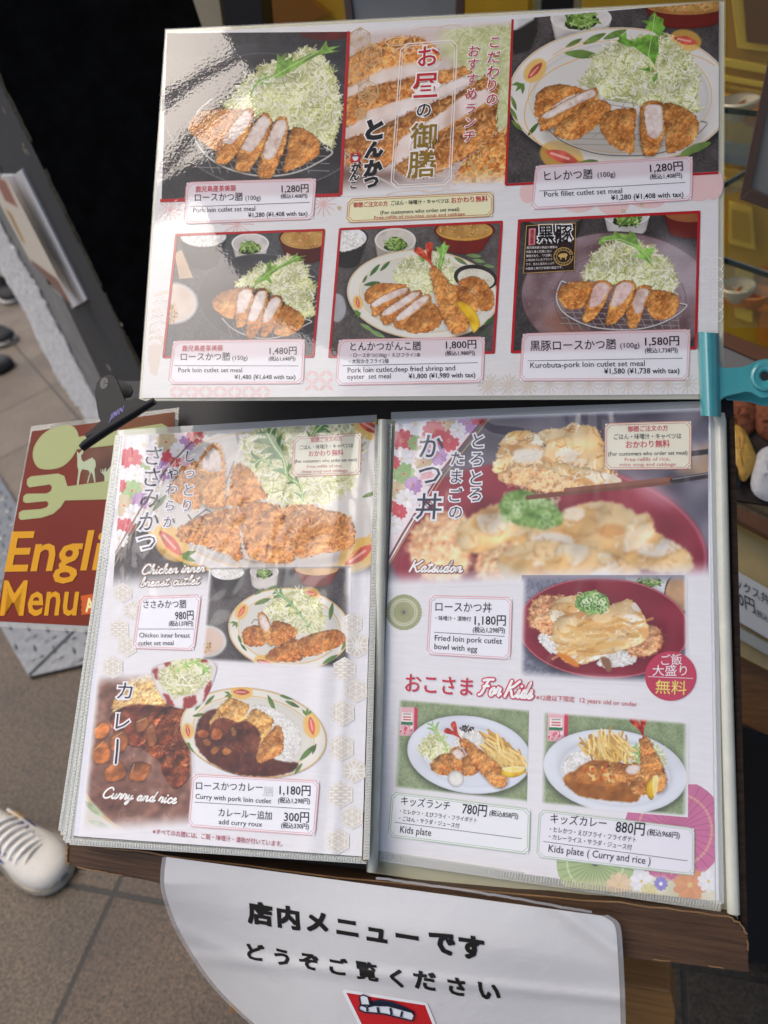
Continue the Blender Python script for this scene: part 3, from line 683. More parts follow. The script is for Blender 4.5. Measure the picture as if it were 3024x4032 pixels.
slab([(-.80, 1.3), (-.76, .77), (-.76, .70), (-.70, .63), (-.73, .53), (-.84, .48), (-.93, .40), (-.94, .32), (-.91, .19), (-.80, .05), (-.76, -.02), (-.61, -.09), (-.41, -.18), (-.21, -.29), (.15, -.46), (4.0, -.5), (4.0, 5.0), (-1.1, 5.0)], 2.7, 2.8)  # unseen canopy, its edge shaped to bound the sky reflected in the menu
UNSEEN_BEAMS = [((-3.0, -.425), (1.0, 1.575), .017, 2.9), ((-2.4, -.53), (.2, 1.29), .014, 2.92), ((-3.0, -.757), (1.0, 1.44), .048, 2.88), ((-3.0, -.24), (1.0, 1.76), .03, 2.9)]  # unseen beams, laid to give the dark stripes in the menu's sheen
def beam(a, b, wd, z): cb.tube([(a[0], a[1], z), (b[0], b[1], z)], wd, 6)
for pa, pb, wd, z in UNSEEN_BEAMS: beam(pa, pb, wd, z)
unseen_canopy_ob = cb.build('unseen_canopy', cm); unseen_canopy_ob['kind'] = 'structure'

# ------------------------------------------------------------------ menu stand
wood = solid('dark_wood', (74, 52, 34), rough=.55, noise=.55, scale=7, bump=.0012, stretch=(3, 60, 60), spec=.3)
wood_edge = solid('worn_lit_wood_edge', (132, 98, 60), rough=.7, noise=.4, scale=30)
pale_wood = solid('pale_wood', (150, 108, 60), rough=.55, noise=.3, scale=6, stretch=(3, 40, 40))
black_board = solid('black_board', (13, 13, 14), rough=.55, noise=.3, scale=30)
B_ = R0.moved(-.014)
st = thing('menu_stand', 'dark wooden menu stand with worn ledge and black sloping board under the open menus', 'menu stand', (-.1, .45, 0))
def ext(sheet, px, d, lift=0.):               # outline in the photograph -> solid slab of thickness d behind the plane
    f = sheet.pts(px, lift); return f, -(M3 @ sheet.n) * d
b = MB(); f, o = ext(B_, [(470, 1500), (2885, 1500), (2945, 3690), (262, 3345)], .018); b.prism(f, o); b.build('backboard', black_board, st)
# wooden trim along the right side of the board
b = MB(); f, o = ext(B_, [(2868, 1640), (2893, 1640), (2944, 3640), (2912, 3640)], .02, .003); b.prism(f, o); b.build('side_trim', wood, st, bevel=.001)
# the ledge: a real bar, with its front face towards the reader
LD = Sheet(R0.c + R0.n * .010, R0.n)
lq = np.array([(262, 3318), (650, 3372), (1450, 3472), (2440, 3562), (2872, 3618), (2905, 3640), (2944, 3690), (2948, 3826), (2442, 3764), (1450, 3620), (650, 3482), (272, 3408), (258, 3395)], float)
rr = np.random.default_rng(3)
def ragged(p, amp, n=7):
    p = np.asarray(p, float); o = []
    for i in range(len(p)):
        a, c = p[i], p[(i + 1) % len(p)]
        for t in np.linspace(0, 1, n, endpoint=False): o.append(a + (c - a) * t + rr.normal(0, amp, 2))
    return np.array(o)
b = MB(); f, o = ext(LD, ragged(lq, 1.6), .032); b.prism(f, o); b.build('ledge', wood, st, bevel=.0015)
top_e = [(264, 3314), (650, 3368), (1450, 3468), (2440, 3556), (2872, 3610), (2908, 3634), (2946, 3684)]
lines_obj('ledge_edge', LD, [(wood_edge, [(ragged(np.array(top_e), 2.2)[:-7], 6), (ragged([(2943, 3700), (2946, 3750)], 1)[:-7], 5), (ragged([(2850, 3812), (2780, 3802)], 1)[:-7], 4), (ragged([(2640, 3786), (2560, 3776)], 1)[:-7], 4), (ragged([(264, 3330), (261, 3396), (272, 3404)], 2)[:-7], 6), (ragged([(300, 3412), (400, 3432), (500, 3452)], 2)[:-7], 4)])], st, .0012)  # pale strips: worn wood, with the top edge's highlight put into the colour
RL = wsheet((.1, .16, .40), (0, -1, .25))
b = MB(); f, o = ext(RL, [(900, 3800), (2440, 3868), (2640, 3905), (2662, 3990), (2655, 4060), (2440, 4040), (900, 3990)], .03); b.prism(f, o); b.build('lower_rail', pale_wood, st, bevel=.002)
b = MB()
for x in (-.33, .30): b.box((x, .42, .30), (.02, 0, 0), (0, .02, 0), (0, 0, .295))
for i, s_ in enumerate((0, 8)):
    lb = MB(); lb.add(b.v[s_:s_ + 8], [[q - s_ for q in f] for f in b.f[i * 6:i * 6 + 6]]); lb.build('leg', wood, st)

# ------------------------------------------------------------------ folder that holds the printed pages
cover_mat = solid('milky_cover', (186, 186, 160), rough=.3, noise=.06, scale=12, coat=.6)
weld_mat = solid('milky_weld', (206, 206, 188), rough=.25, noise=.1, scale=60, coat=.8)
clear = clear_film()
fo = thing('menu_folder', 'milky plastic clear file folder lying open with welded clear sleeves on the stand', 'folder', R0.P(1480., 2600., 0))
def solid_poly(name, sheet, px, mat, parent, th, lift=0., bevel=.0006):
    b = MB(); f, o = ext(sheet, px, th, lift); b.prism(f, o); return b.build(name, mat, parent, bevel=bevel)
solid_poly('cover', R0, [(1476, 1652), (2838, 1618), (2850, 1640), (2906, 3622), (2880, 3628), (2300, 3560), (1442, 3436)], cover_mat, fo, .002, -.0035)
solid_poly('cover', L_.moved(0), [(452, 1712), (1470, 1668), (1442, 3392), (236, 3290)], cover_mat, fo, .002, -.008)
# round edge bar at the right of the cover
b = MB(); b.tube(R0.pts([(2830, 1632), (2836, 1660), (2850, 2300), (2870, 3000), (2888, 3596)], .0005), .0036, 10); b.build('edge_bar', weld_mat, fo, smooth=True)
b = MB(); b.tube(R0.pts([(1508, 1655), (1502, 2100), (1490, 2700), (1466, 3430)], .0045), [.0036] * 4, 10); b.build('spine', weld_mat, fo, smooth=True)
gold = solid('brass_spine', (150, 126, 70), rough=.3, metal=.8, noise=.4, scale=120)
b = MB(); b.tube(L_.pts([(1488, 1652), (1478, 2100), (1462, 2700), (1436, 3388)], -.002), .0022, 8); b.build('spine_rod', gold, fo, smooth=True)
# clear sleeves: flat welded margins around each page, with the little ribs of the weld
def weld(name, sheet, a, bq, wd, n, lift, parent, hgt=.0005):
    a, bq = np.array(a, float), np.array(bq, float); d = nrm(bq - a); nn = np.array((-d[1], d[0])); mbx = MB()
    V = sheet.pts([a - nn * wd / 2, bq - nn * wd / 2, bq + nn * wd / 2, a + nn * wd / 2], lift); off = (M3 @ sheet.n) * .0003
    mbx.prism(list(V), -off)
    L = np.linalg.norm(bq - a)
    for i in range(n):
        c = a + d * L * (i + .5) / n; h = L / n * .28
        q = sheet.pts([c - d * h - nn * wd * .34, c + d * h - nn * wd * .34, c + d * h + nn * wd * .34, c - d * h + nn * wd * .34], lift)
        q2 = sheet.pts([c - d * h * .4 - nn * wd * .25, c + d * h * .4 - nn * wd * .25, c + d * h * .4 + nn * wd * .25, c - d * h * .4 + nn * wd * .25], lift + hgt)
        mbx.add(list(q) + list(q2), [[4, 5, 6, 7], [0, 1, 5, 4], [1, 2, 6, 5], [2, 3, 7, 6], [3, 0, 4, 7]])
    return mbx.build(name, clear_film('weld_film', (228, 230, 222), .5, .12), parent)
film_edge = clear_film('sleeve_film', (240, 243, 243), .42, .06)
sv = [([(467, 1694), (1486, 1640)], [(233, 3273), (1436, 3330)], -.006), ([(474, 1706), (1488, 1648)], [(252, 3310), (1440, 3380)], -.003), ([(482, 1712), (1490, 1652)], [(268, 3318), (1444, 3396)], -.0012)]
for k, (tp, bt, lf) in enumerate(sv):
    (tl, tr), (bl, br) = tp, bt
    lines_obj('sleeve', L_, [(film_edge, [([(tl[0] + 8, tl[1]), (bl[0] + 8, bl[1])], 24)]), ], fo, lf)
    weld('sleeve_weld', L_, (tl[0] + 2, tl[1] + 6), (bl[0] + 2, bl[1] - 4), 12, 120, lf + .0004, fo)
    weld('sleeve_weld', L_, (bl[0] + 6, bl[1] - 4), (br[0], br[1] - 6), 24, 110, lf + .0004, fo)
weld('sleeve_weld', L_, (tr[0] - 2, tr[1] + 20), (br[0] - 2, br[1] - 10), 24, 150, .0006, fo)
lines_obj('sleeve', L_, [(film_edge, [([(470, 1706), (900, 1680), (1484, 1646)], 26)])], fo, .0003)
weld('sleeve_weld', R_, (1530, 1668), (1476, 3352), 26, 150, .0004, fo)
weld('sleeve_weld', R_, (1480, 3368), (2840, 3570), 40, 120, .0002, fo)
lines_obj('sleeve', R_, [(film_edge, [([(1540, 1640), (2200, 1616), (2806, 1594)], 34)]), (film_edge, [([(2806, 1600), (2812, 2300), (2836, 3560)], 30)])], fo, .0005)

# ------------------------------------------------------------------ laminated menu: body
WASH = (229, 226, 222)
tm = thing('laminated_menu', 'large laminated landscape menu with six cutlet photographs in red frames, at the top', 'menu', T_.P(1750., 1560.))
filmT = clear_film('laminate_edge', (244, 244, 236), .30, .04)
TP = [(659, 130), (2832, 15), (2826, 1552), (556, 1567)]
TF = [(650, 114), (2857, 1), (2849, 1572), (546, 1580)]
patch('paper', T_, TP, paper_mat(WASH, 'laminate'), tm, 0., 60, 40)
b = MB()
o_, i_ = [np.array(q, float) for q in (TF, TP)]
for k in range(4):
    a, c = o_[k], o_[(k + 1) % 4]; e, g = i_[(k + 1) % 4], i_[k]; n = 12
    for j in range(n):
        t0, t1 = j / n, (j + 1) / n; q = [a + (c - a) * t0, a + (c - a) * t1, g + (e - g) * t1, g + (e - g) * t0]
        w1 = rr.normal(0, .0003)
        V = [T_.P(q[0][0], q[0][1], -.0006), T_.P(q[1][0], q[1][1], -.0006), T_.P(q[2][0], q[2][1], .0002), T_.P(q[3][0], q[3][1], .0002)]
        b.add(V, [[0, 1, 2, 3]])
b.build('film_border', filmT, tm)
solid_poly('backing_sheet', T_, [(654, 118), (2852, 6), (2845, 1570), (549, 1577)], solid('yellowed_film', (226, 218, 176), rough=.25, coat=.8), tm, .0008, -.0012, 0)

# ------------------------------------------------------------------ printed pages in the folder: body
pl = thing('menu_page', 'printed page of chicken breast cutlet and curry dishes in the left sleeve', 'menu page', L_.P(960., 3300.))
patch('paper', L_, [(484, 1714), (1478, 1661), (1425, 3372), (309, 3293)], paper_mat((232, 230, 230), 'sleeve'), pl, 0., 160, 60)
solid_poly('page_edge', L_, [(474, 1716), (500, 1714), (330, 3296), (290, 3290)], paper_mat((226, 225, 232), 'sleeve'), pl, .0004, -.001, 0)
pr = thing('menu_page', 'printed page of egg topped katsudon and two kids plates in the right sleeve', 'menu page', R_.P(2150., 3400.))
patch('paper', R_, [(1558, 1651), (2788, 1606), (2817, 3550), (1478, 3355)], paper_mat((232, 230, 230), 'sleeve'), pr, 0., 120, 80)
patch('page_edge', R_, [(2788, 1608), (2796, 1608), (2832, 3552), (2817, 3550)], paper_mat((236, 236, 238), 'sleeve'), pr, -.0004, 4, 8)

# ------------------------------------------------------------------ English menu sheet clipped beside the folder
E_ = Sheet(L_.cam(640., 1700.) + L_.n * -.012, (-.235, -.235, -.943))
em = thing('laminated_sheet', 'red laminated sheet with yellow English Menu lettering, spoon, fork and deer', 'menu sign', E_.P(300., 2460.))
EF = [(122, 1678), (704, 1604), (660, 2510), (-22, 2466)]; EI = [(126, 1698), (688, 1622), (648, 2480), (-18, 2446)]
solid_poly('film_border', E_, EF, clear_film('sheet_edge', (190, 190, 180), .25, .1), em, .0006, -.0004, 0)
P_ = Pic(cK3, EI, (112, 30, 14), step=5.0, px=True)
P_.tex([(-100, -100), (1600, -100), (1600, 2200), (-100, 2200)], [(106, 24, 14), (116, 34, 15), (104, 42, 18)], rs=(16, 32))
P_.tex([(640, 310), (960, 280), (940, 600), (650, 620)], [(96, 62, 44), (110, 84, 66), (70, 56, 48)], rs=(4, 8, 16), soft=30, alpha=.8)
P_.tex([(700, 0), (1500, 0), (1500, 150), (720, 260)], [(118, 66, 34), (104, 62, 36)], soft=30)
P_.build('print', E_, em, 0., 'matte')
sage = ink((166, 172, 118), 'matte'); sage_l = ink((178, 188, 154), 'matte'); yel = ink((232, 176, 40), 'matte'); org = ink((196, 88, 28), 'matte')
spoon = rounded([(260, 400), (275, 310), (340, 220), (430, 168), (530, 147), (592, 170), (622, 235), (612, 330), (560, 420), (480, 482), (370, 500), (295, 478)], 4)
poly_obj('spoon_print', E_, [cK3(spoon)], sage, em, .0003)
poly_obj('spoon_handle_print', E_, [cK3([(616, 242), (1280, 136), (1325, 160), (1335, 215), (1300, 262), (604, 342)])], sage, em, .0004)
fork = [(535, 635), (538, 690), (515, 745), (480, 800), (420, 852), (330, 882), (165, 900), (148, 882), (150, 842), (178, 824), (330, 812), (372, 798), (386, 772), (370, 750), (205, 766), (183, 752), (186, 712), (208, 692), (370, 690), (404, 670), (412, 640), (396, 618), (232, 642), (212, 618), (216, 575), (242, 555), (460, 532), (510, 552)]
poly_obj('fork_print', E_, [cK3(fork)], sage, em, .0003)
poly_obj('fork_handle_print', E_, [cK3([(534, 634), (900, 584), (890, 736), (516, 745)])], sage, em, .0004)
deer = [(608, 352), (622, 372), (632, 368), (652, 344), (662, 352), (656, 376), (642, 386), (646, 422), (664, 440), (700, 420), (730, 405), (755, 430), (759, 470), (748, 500), (752, 550), (756, 602), (746, 602), (736, 545), (722, 520), (706, 570), (698, 606), (688, 608), (700, 560), (712, 530), (700, 506), (650, 497), (636, 530), (622, 622), (608, 620), (616, 560), (622, 510), (612, 470), (613, 430), (611, 386)]
stag = [(792, 492), (806, 520), (812, 522), (808, 495), (818, 500), (820, 524), (832, 488), (842, 492), (838, 522), (880, 470), (930, 400), (960, 600), (826, 600), (828, 560), (818, 536), (800, 524)]
poly_obj('deer_print', E_, [cK3(deer)], sage_l, em, .0003); poly_obj('deer_print', E_, [cK3(stag)], sage_l, em, .00035)
L = Letters(E_, 'matte', .0005)
L.line(cK3, 'English', (42, 1303), (1150, 1283), 455, (210, 148, 16), .016, up=(.195, -.98), glow=None)
L.line(cK3, 'Menu', (2, 1652), (600, 1650), 395, (210, 148, 16), .016, up=(.13, -.99))
L.build(em)
tagp = poly_obj('orange_tag', E_, [cK3([(640, 1500), (900, 1460), (900, 1625), (640, 1652), (650, 1630), (640, 1612), (652, 1592), (642, 1570), (652, 1548), (640, 1528)])], org, em, .0003)
L = Letters(E_, 'matte', .0005); L.line(cK3, 'AVAILABLE', (680, 1626), (1180, 1590), 150, (236, 222, 160), .03); L.build(tagp)

# ------------------------------------------------------------------ white sign hanging over the ledge
WS = wsheet(LD.P(1500., 3640.) + BN * .004, (.0, -.90, .44))
def bendS(x, y):
    yf = 3535 + .150 * (x - 650); up_ = np.clip(yf - y, 0, 400); le = np.clip((y - 3480) / 560, 0, 1.4)
    ramp = np.log1p(np.exp((yf - y) / 14.0)) * 14.0
    curl = np.clip((1120 + 250 * le - x) / 520, 0, 1) ** 2 * .05 * le
    cre = .0010 * np.exp(-((y - (3760 + .10 * (x - 700))) / 26.0) ** 2) + .0012 * np.exp(-((y - 3640 - .42 * (x - 650)) / 34.0) ** 2) * np.clip((1250 - x) / 500, 0, 1) + .0016 * np.sin(x / 300.0 + y / 260.0)
    cre = cre + .002 * np.exp(-((y - (3560 + .75 * (x - 2180))) / 40.0) ** 2) * np.clip((x - 2050) / 200, 0, 1)
    return -ramp * 4.5e-5 - curl + cre * 1.7
WS.bend = bendS
ws = thing('paper_sign', 'white laminated paper sign with bold black words hanging over the wooden ledge', 'sign', LD.P(1500., 3560.))
lc = np.array([(655, 3374), (648, 3430), (648, 3490), (665, 3560), (700, 3650), (762, 3760), (840, 3870), (924, 3960), (1030, 4056), (1140, 4140)], float)
rc = np.array([(2372, 3606), (2412, 3632), (2426, 3668), (2432, 3740), (2438, 3850), (2442, 3950), (2444, 4050), (2445, 4150), (2446, 4230), (2446, 4330)], float)
def rowsheet(name, lc, rc, mat, lift, nx=70, sub=9):
    lcs, rcs = smooth_path(lc, sub), smooth_path(rc, sub); t = np.linspace(0, 1, nx)
    g = lcs[:, None] * (1 - t)[None, :, None] + rcs[:, None] * t[None, :, None]; ny = len(lcs); i = np.arange(ny * nx).reshape(ny, nx)
    f = np.stack([i[:-1, :-1], i[1:, :-1], i[1:, 1:], i[:-1, 1:]], -1).reshape(-1, 4); g = g.reshape(-1, 2)
    return mk(name, WS.P(g[:, 0], g[:, 1], lift), f, mat, ws, smooth=True)
sign_paper = solid('sign_paper', (220, 219, 216), rough=.4, coat=.8, bump=.0028, scale=9, noise=.03)
rowsheet('paper', lc, rc, sign_paper, 0.)
sf = clear_film('sign_film', (236, 238, 238), .35, .06)
V = []; rcs = smooth_path(rc, 6); lcs = smooth_path(lc, 6)
def ribbon(name, a, bq, parent=ws):
    v = np.concatenate([WS.P(a[:, 0], a[:, 1], -.0004), WS.P(bq[:, 0], bq[:, 1], -.0004)]); n = len(a); mk(name, v, [[i, i + 1, n + i + 1, n + i] for i in range(n - 1)], sf, parent, smooth=True)
ribbon('film_border', rcs, rcs + np.array((20, -4))); ribbon('film_border', lcs + np.array((-16, 2)), lcs)
fl = np.array([(1480, 3456), (1700, 3486), (1950, 3524), (2150, 3560), (2330, 3592)], float)
q = smooth_path(fl, 9); q[:, 1] += rr.normal(0, 1.2, len(q)); lines_obj('film_fold', WS, [(clear_film('sign_film', (236, 238, 238), .35, .06), [(q, 10)])], ws, .0035)
L = Letters(WS, 'plain', .0005); K = (14, 14, 15)
lets = [('店', 502, 412, 118), ('内', 634, 430, 118), ('メ', 768, 452, 118), ('ニ', 908, 478, 116), ('ュ', 1046, 512, 122), ('ー', 1188, 520, 122), ('で', 1352, 552, 130), ('す', 1490, 570, 130)]
L.chars(cS, lets, K, .02, bold=.026, right=(1, .16), down=(.06, .92))
l2 = [('ど', 482, 592, 98), ('う', 604, 615, 98), ('ぞ', 730, 636, 100), ('ご', 868, 658, 100), ('覧', 1000, 680, 104), ('く', 1138, 712, 104), ('だ', 1272, 725, 112), ('さ', 1420, 752, 108), ('い', 1572, 776, 116)]
L.chars(cS, l2, K, .015, bold=.022, right=(1, .17), down=(.10, .86)); L.build(ws)
# red square emblem: only the white tied headband of the printed badge
em_q = cS([(897, 776), (1282, 838), (1350, 1010), (985, 955)])
eb = patch('emblem', WS, em_q, ink((196, 24, 32), 'plain'), ws, .0006, 30, 20)
lines_obj('emblem_edge', WS, [(ink((236, 234, 234), 'plain'), [(np.vstack([em_q, em_q[:1]]) + (-4, -4), 12)])], eb, .0008)
hb = [(962, 848), (975, 838), (1100, 842), (1210, 872), (1222, 888), (1212, 912), (1180, 905), (1080, 880), (990, 872), (966, 862)]
kn = [(972, 838), (965, 800), (982, 790), (1006, 800), (1014, 832), (1030, 842), (1000, 848)]
hair = [(1010, 822), (1060, 812), (1120, 822), (1170, 842), (1222, 868), (1214, 890), (1100, 848), (1012, 840)]
poly_obj('headband_print', WS, [cS(hair)], ink((24, 34, 56), 'plain'), eb, .0012); poly_obj('headband_print', WS, [cS(hb)], ink((228, 230, 234), 'plain'), eb, .0016); poly_obj('headband_print', WS, [cS(kn)], ink((228, 230, 234), 'plain'), eb, .0019)
lines_obj('headband_line', WS, [(ink((24, 34, 56), 'plain'), [(cS(hb + hb[:1]), 6), (cS(kn + kn[:1]), 6), (cS([(1000, 848), (1004, 868)]), 8), (cS([(1050, 848), (1056, 874)]), 9), (cS([(1110, 852), (1116, 884)]), 9), (cS([(1165, 868), (1160, 894)]), 9)])], eb, .0023)

# ------------------------------------------------------------------ clips
black_metal = solid('black_enamel', (13, 14, 17), rough=.5, noise=.15, scale=60, spec=.22)
bc = thing('bulldog_clip', 'black metal bulldog clip gripping the corner of the menu and the red sheet', 'clip', T_.P(560., 1580.))
BC = Sheet(T_.cam(560., 1600.) + T_.n * .006, (-.30, -.30, -.90))
body = cK2([(806, 1338), (796, 1290), (775, 1160), (772, 1120), (790, 1050), (820, 1010), (872, 984), (905, 984), (935, 998), (957, 1030), (1008, 1160), (1020, 1190), (1045, 1200), (1110, 1172), (1215, 1210), (1240, 1216), (1020, 1345), (800, 1450), (700, 1500), (690, 1470), (760, 1420), (820, 1360)])
mbq = MB(); f, o = ext(BC, body, .0012); mbq.prism(f, o); mbq.build('clip_body', black_metal, bc, bevel=.0004)
mbq = MB(); mbq.tube(BC.pts(cK2([(1262, 1200), (1100, 1300), (860, 1448), (700, 1556), (668, 1586)]), .004), [.0026, .0032, .0034, .0034, .0030], 14); mbq.build('jaw', black_metal, bc, smooth=True)
mbq = MB(); f, o = ext(BC.moved(-.012), cK2([(930, 1010), (1010, 1040), (1060, 1070), (1082, 1120), (1060, 1165), (1000, 1180)]), .0012); mbq.prism(f, o); mbq.build('rear_handle', black_metal, bc)
lines_obj('hole_rim', BC, [(solid('grey_hole', (86, 86, 84), rough=.6), [(cK2(ellp(850, 1056, 16, 30, 14, 24)), 16)]), (solid('black_rim', (8, 8, 9), rough=.4), [(cK2(ellp(850, 1056, 28, 38, 14, 30)), 5)])], bc, .0004)
L = Letters(BC, 'plain', .0006); L.line(cK2, 'JIMIN', (892, 1362), (1000, 1290), 82, (96, 84, 168), .012, up=(.25, -.97)); L.build(bc)

teal = solid('teal_enamel', (70, 156, 160), rough=.28, coat=.6, noise=.07, scale=50)
tc_ = thing('bulldog_clip', 'turquoise metal bulldog clip gripping the right edge beside the display cabinet', 'clip', T_.P(2800., 1560.))
TQ = Sheet(T_.cam(2800., 1500.) + T_.n * .004, (-.25, -.15, -.955))
jb = MB(); n = 14
for (xa, ya), (xb, yb) in [((2746, 1312), (2832, 1306))]:
    V = []
    for t in np.linspace(0, 1, 8):
        ce = np.array((2789 + 10 * t, 1309 + 330 * t)); hw = 43 - 1.5 * t
        for k in range(n):
            a = math.pi * k / (n - 1); V.append(TQ.P(ce[0] - hw * math.cos(a), ce[1] + (-3 * math.cos(a)), .0095 * math.sin(a) - .002))
    jb.add(V, [[i * n + k, i * n + k + 1, (i + 1) * n + k + 1, (i + 1) * n + k] for i in range(7) for k in range(n - 1)]); jb.add(V[:n], [list(range(n))]); jb.add(V[-n:], [list(range(n))[::-1]])
jb.build('jaw', teal, tc_, smooth=True)
arm = cK5([(288, 1852), (300, 1868), (318, 1882), (340, 1886), (430, 1878), (470, 1862), (500, 1846), (540, 1838), (640, 1842), (690, 1890), (700, 1960), (660, 2020), (560, 2034), (520, 2040), (470, 2012), (440, 2008), (340, 2030), (318, 2042), (306, 2060), (292, 2062)])
mbq = MB(); f, o = ext(TQ, arm, .0014, .002); mbq.prism(f, o); mbq.build('arm', teal, tc_, bevel=.0006)
mbq = MB(); f, o = ext(TQ.moved(-.014), cK5([(306, 2000), (340, 2050), (420, 2056), (470, 2062), (520, 2080), (640, 2080), (640, 2010), (420, 2000)]), .0014); mbq.prism(f, o); mbq.build('rear_arm', teal, tc_, bevel=.0005)
ring = MB(); V = []; m_ = 26
for r_, h_ in ((76, .0), (70, .0022), (58, .0030), (46, .0022), (34, .0022), (24, .0010)):
    for k in range(m_): a = 2 * math.pi * k / m_; q = cK5([(536 + r_ * math.cos(a), 1928 + r_ * 1.05 * math.sin(a))])[0]; V.append(TQ.P(q[0], q[1], .0026 + h_))
ring.add(V, [[i * m_ + k, i * m_ + (k + 1) % m_, (i + 1) * m_ + (k + 1) % m_, (i + 1) * m_ + k] for i in range(5) for k in range(m_)]); ring.build('rivet_boss', teal, tc_, smooth=True)
mbq = MB(); q = cK5(ellp(540, 1930, 24, 26, 0, 20)); mbq.add(TQ.pts(q, .0036), [list(range(20))]); mbq.build('hole', solid('dark_hole', (30, 32, 36), rough=.5), tc_)

# ------------------------------------------------------------------ upright sign board on the left with its stucco base and menu booklets
EP = W(ray(333., 1000.) * 1.2)
VK = wsheet(EP, (.66, -.75, 0)); VB = wsheet(EP, (-.6, -.8, 0))
eline = lambda y: (333 + .487 * (y - 1000), y)
blk = solid('black_velvet_board', (20, 20, 20), rough=.9, noise=.7, scale=30, bump=.0006, spec=.1)
sb = thing('signboard', 'tall black upright signboard with chipped edge standing at the left', 'signboard', (EP[0], EP[1], 0))
chip = np.array([eline(y) for y in np.arange(-300, 1900, 22)], float); chip[:, 0] += rr.normal(0, 1.4, len(chip))
mbq = MB(); f, o = ext(VK, list(chip) + [(1000, 1900), (1150, 1200), (900, 420), (766, 0), (690, -300)], .05); mbq.prism(f, o); mbq.build('panel', blk, sb)
lines_obj('chipped_edge', VK, [(solid('raw_board_edge', (112, 104, 86), rough=.9, noise=.5, scale=200), [(chip[i:i + 14] + (3, 0), 7 + 4 * (i % 3)) for i in (26, 44, 52, 66, 74, 80, 86)])], sb, .001)
side = solid('charcoal_board_side', (36, 38, 41), rough=.7, noise=.25, scale=30)
mbq = MB(); f, o = ext(VB, [eline(-300), eline(1900), (eline(1900)[0] - 150, 1900), (395 - 0, 1487), (251, 1183), (0, 650), (-130, 380), (eline(-300)[0] - 70, -300)], .02, -.001); mbq.prism(f, o); mbq.build('side_frame', side, sb)
flecks = [(cK1(q), 3 + 2 * (i % 2)) for i, q in enumerate([[(20, 850), (44, 900)], [(185, 1170), (205, 1215)], [(205, 1175), (232, 1228)], [(178, 1135), (190, 1160)]])] + [(cK2([(870, 902), (905, 950)]), 5), (cK2([(985, 560), (1000, 590)]), 4)]
for q_ in flecks: lines_obj('scratch', VB, [(solid('scratch', (130, 124, 108), rough=.9), [q_])], sb, .001)
sp = thing('stucco_slab', 'rough pale grey stucco slab leaning beside the black signboard', 'wall slab', (EP[0] - .2, EP[1], 0))
gry = solid('grey_render', (112, 112, 109), rough=.9, noise=.2, scale=18, bump=.001); stu = solid('white_stucco', (222, 221, 216), rough=.95, noise=.65, scale=120, bump=.012)
mbq = MB(); f, o = ext(VB, [(-60, 540), (60, 810), (190, 1120), (251, 1183), (395, 1487), (470, 1640), (700, 2150), (620, 2150), (376, 1590), (212, 1260), (70, 1000), (-60, 760)], .05, -.012); mbq.prism(f, o); mbq.build('grey_face', gry, sp)
Lp = smooth_path(np.array([(-60, 960), (0, 1063), (97, 1230), (212, 1464), (290, 1590), (333, 1646), (600, 2150)], float), 12); Rp = smooth_path(np.array([(-60, 745), (63, 985), (140, 1110), (212, 1250), (376, 1570), (410, 1640), (660, 2150)], float), 12)
Lp[:, 0] += rr.normal(0, 2.6, len(Lp)); Rp[:, 0] += rr.normal(0, 2.2, len(Rp)); nx = 26; t = np.linspace(0, 1, nx)
g = Lp[:, None] * (1 - t)[None, :, None] + Rp[:, None] * t[None, :, None]; ny = len(Lp); lift = .018 * np.sqrt(np.clip(1 - (2 * t - 1) ** 4, 0, 1))[None, :] + rr.normal(0, .0013, (ny, nx)); i = np.arange(ny * nx).reshape(ny, nx)
gf = g.reshape(-1, 2); mk('stucco', VB.P(gf[:, 0], gf[:, 1], lift.ravel() - .006), np.stack([i[:-1, :-1], i[1:, :-1], i[1:, 1:], i[:-1, 1:]], -1).reshape(-1, 4), stu, sp, smooth=True)
wht = solid('white_plastic_case', (206, 208, 210), rough=.35, coat=.3); grp = solid('case_gap', (24, 24, 26))
cover_brown = solid('cover_brown', (104, 56, 46), rough=.4, coat=.5)
for k, (strip, cover, band, lab) in enumerate([
    ([(48, 694), (84, 668), (341, 1181), (314, 1198)], None, None, 'white plastic menu case, the one nearer the black signboard edge'),
    ([(0, 690), (46, 690), (312, 1198), (284, 1214), (160, 990), (50, 786)], [(-60, 700), (0, 706), (50, 786), (160, 990), (284, 1214), (240, 1160), (166, 1104), (-60, 700)], [(120, 1024), (226, 1103), (284, 1214), (166, 1104)], 'white plastic menu case with brown printed cover, the outer of the pair')]):
    cs = thing('menu_case', lab, 'menu case', VB.P(250., 1180.), 'menu cases on the signboard')
    mbq = MB(); f, o = ext(VB, strip, .012, .016 + .004 * k); mbq.prism(f, o); mbq.build('case', wht, cs, bevel=.0008)
    if cover is not None:
        VC = VB.moved(.0225)
        P_ = Pic(lambda p: np.asarray(p, float), [(-60, 690), (30, 706), (292, 1216), (120, 1030)], (196, 188, 172), step=4.0, px=True)
        P_.tex([(-80, 600), (320, 600), (320, 1300), (-80, 1300)], [(176, 170, 158), (206, 200, 188)], rs=(8, 16)); P_.poly([(20, 820), (44, 840), (100, 960), (88, 950)], (150, 110, 30), soft=3); P_.poly([(-20, 700), (20, 710), (70, 816), (20, 790)], (126, 66, 50), soft=2)
        P_.poly([(120, 1020), (226, 1100), (300, 1230), (160, 1110)], (104, 56, 46)); P_.build('cover_print', VC, cs, .0004, 'plain')

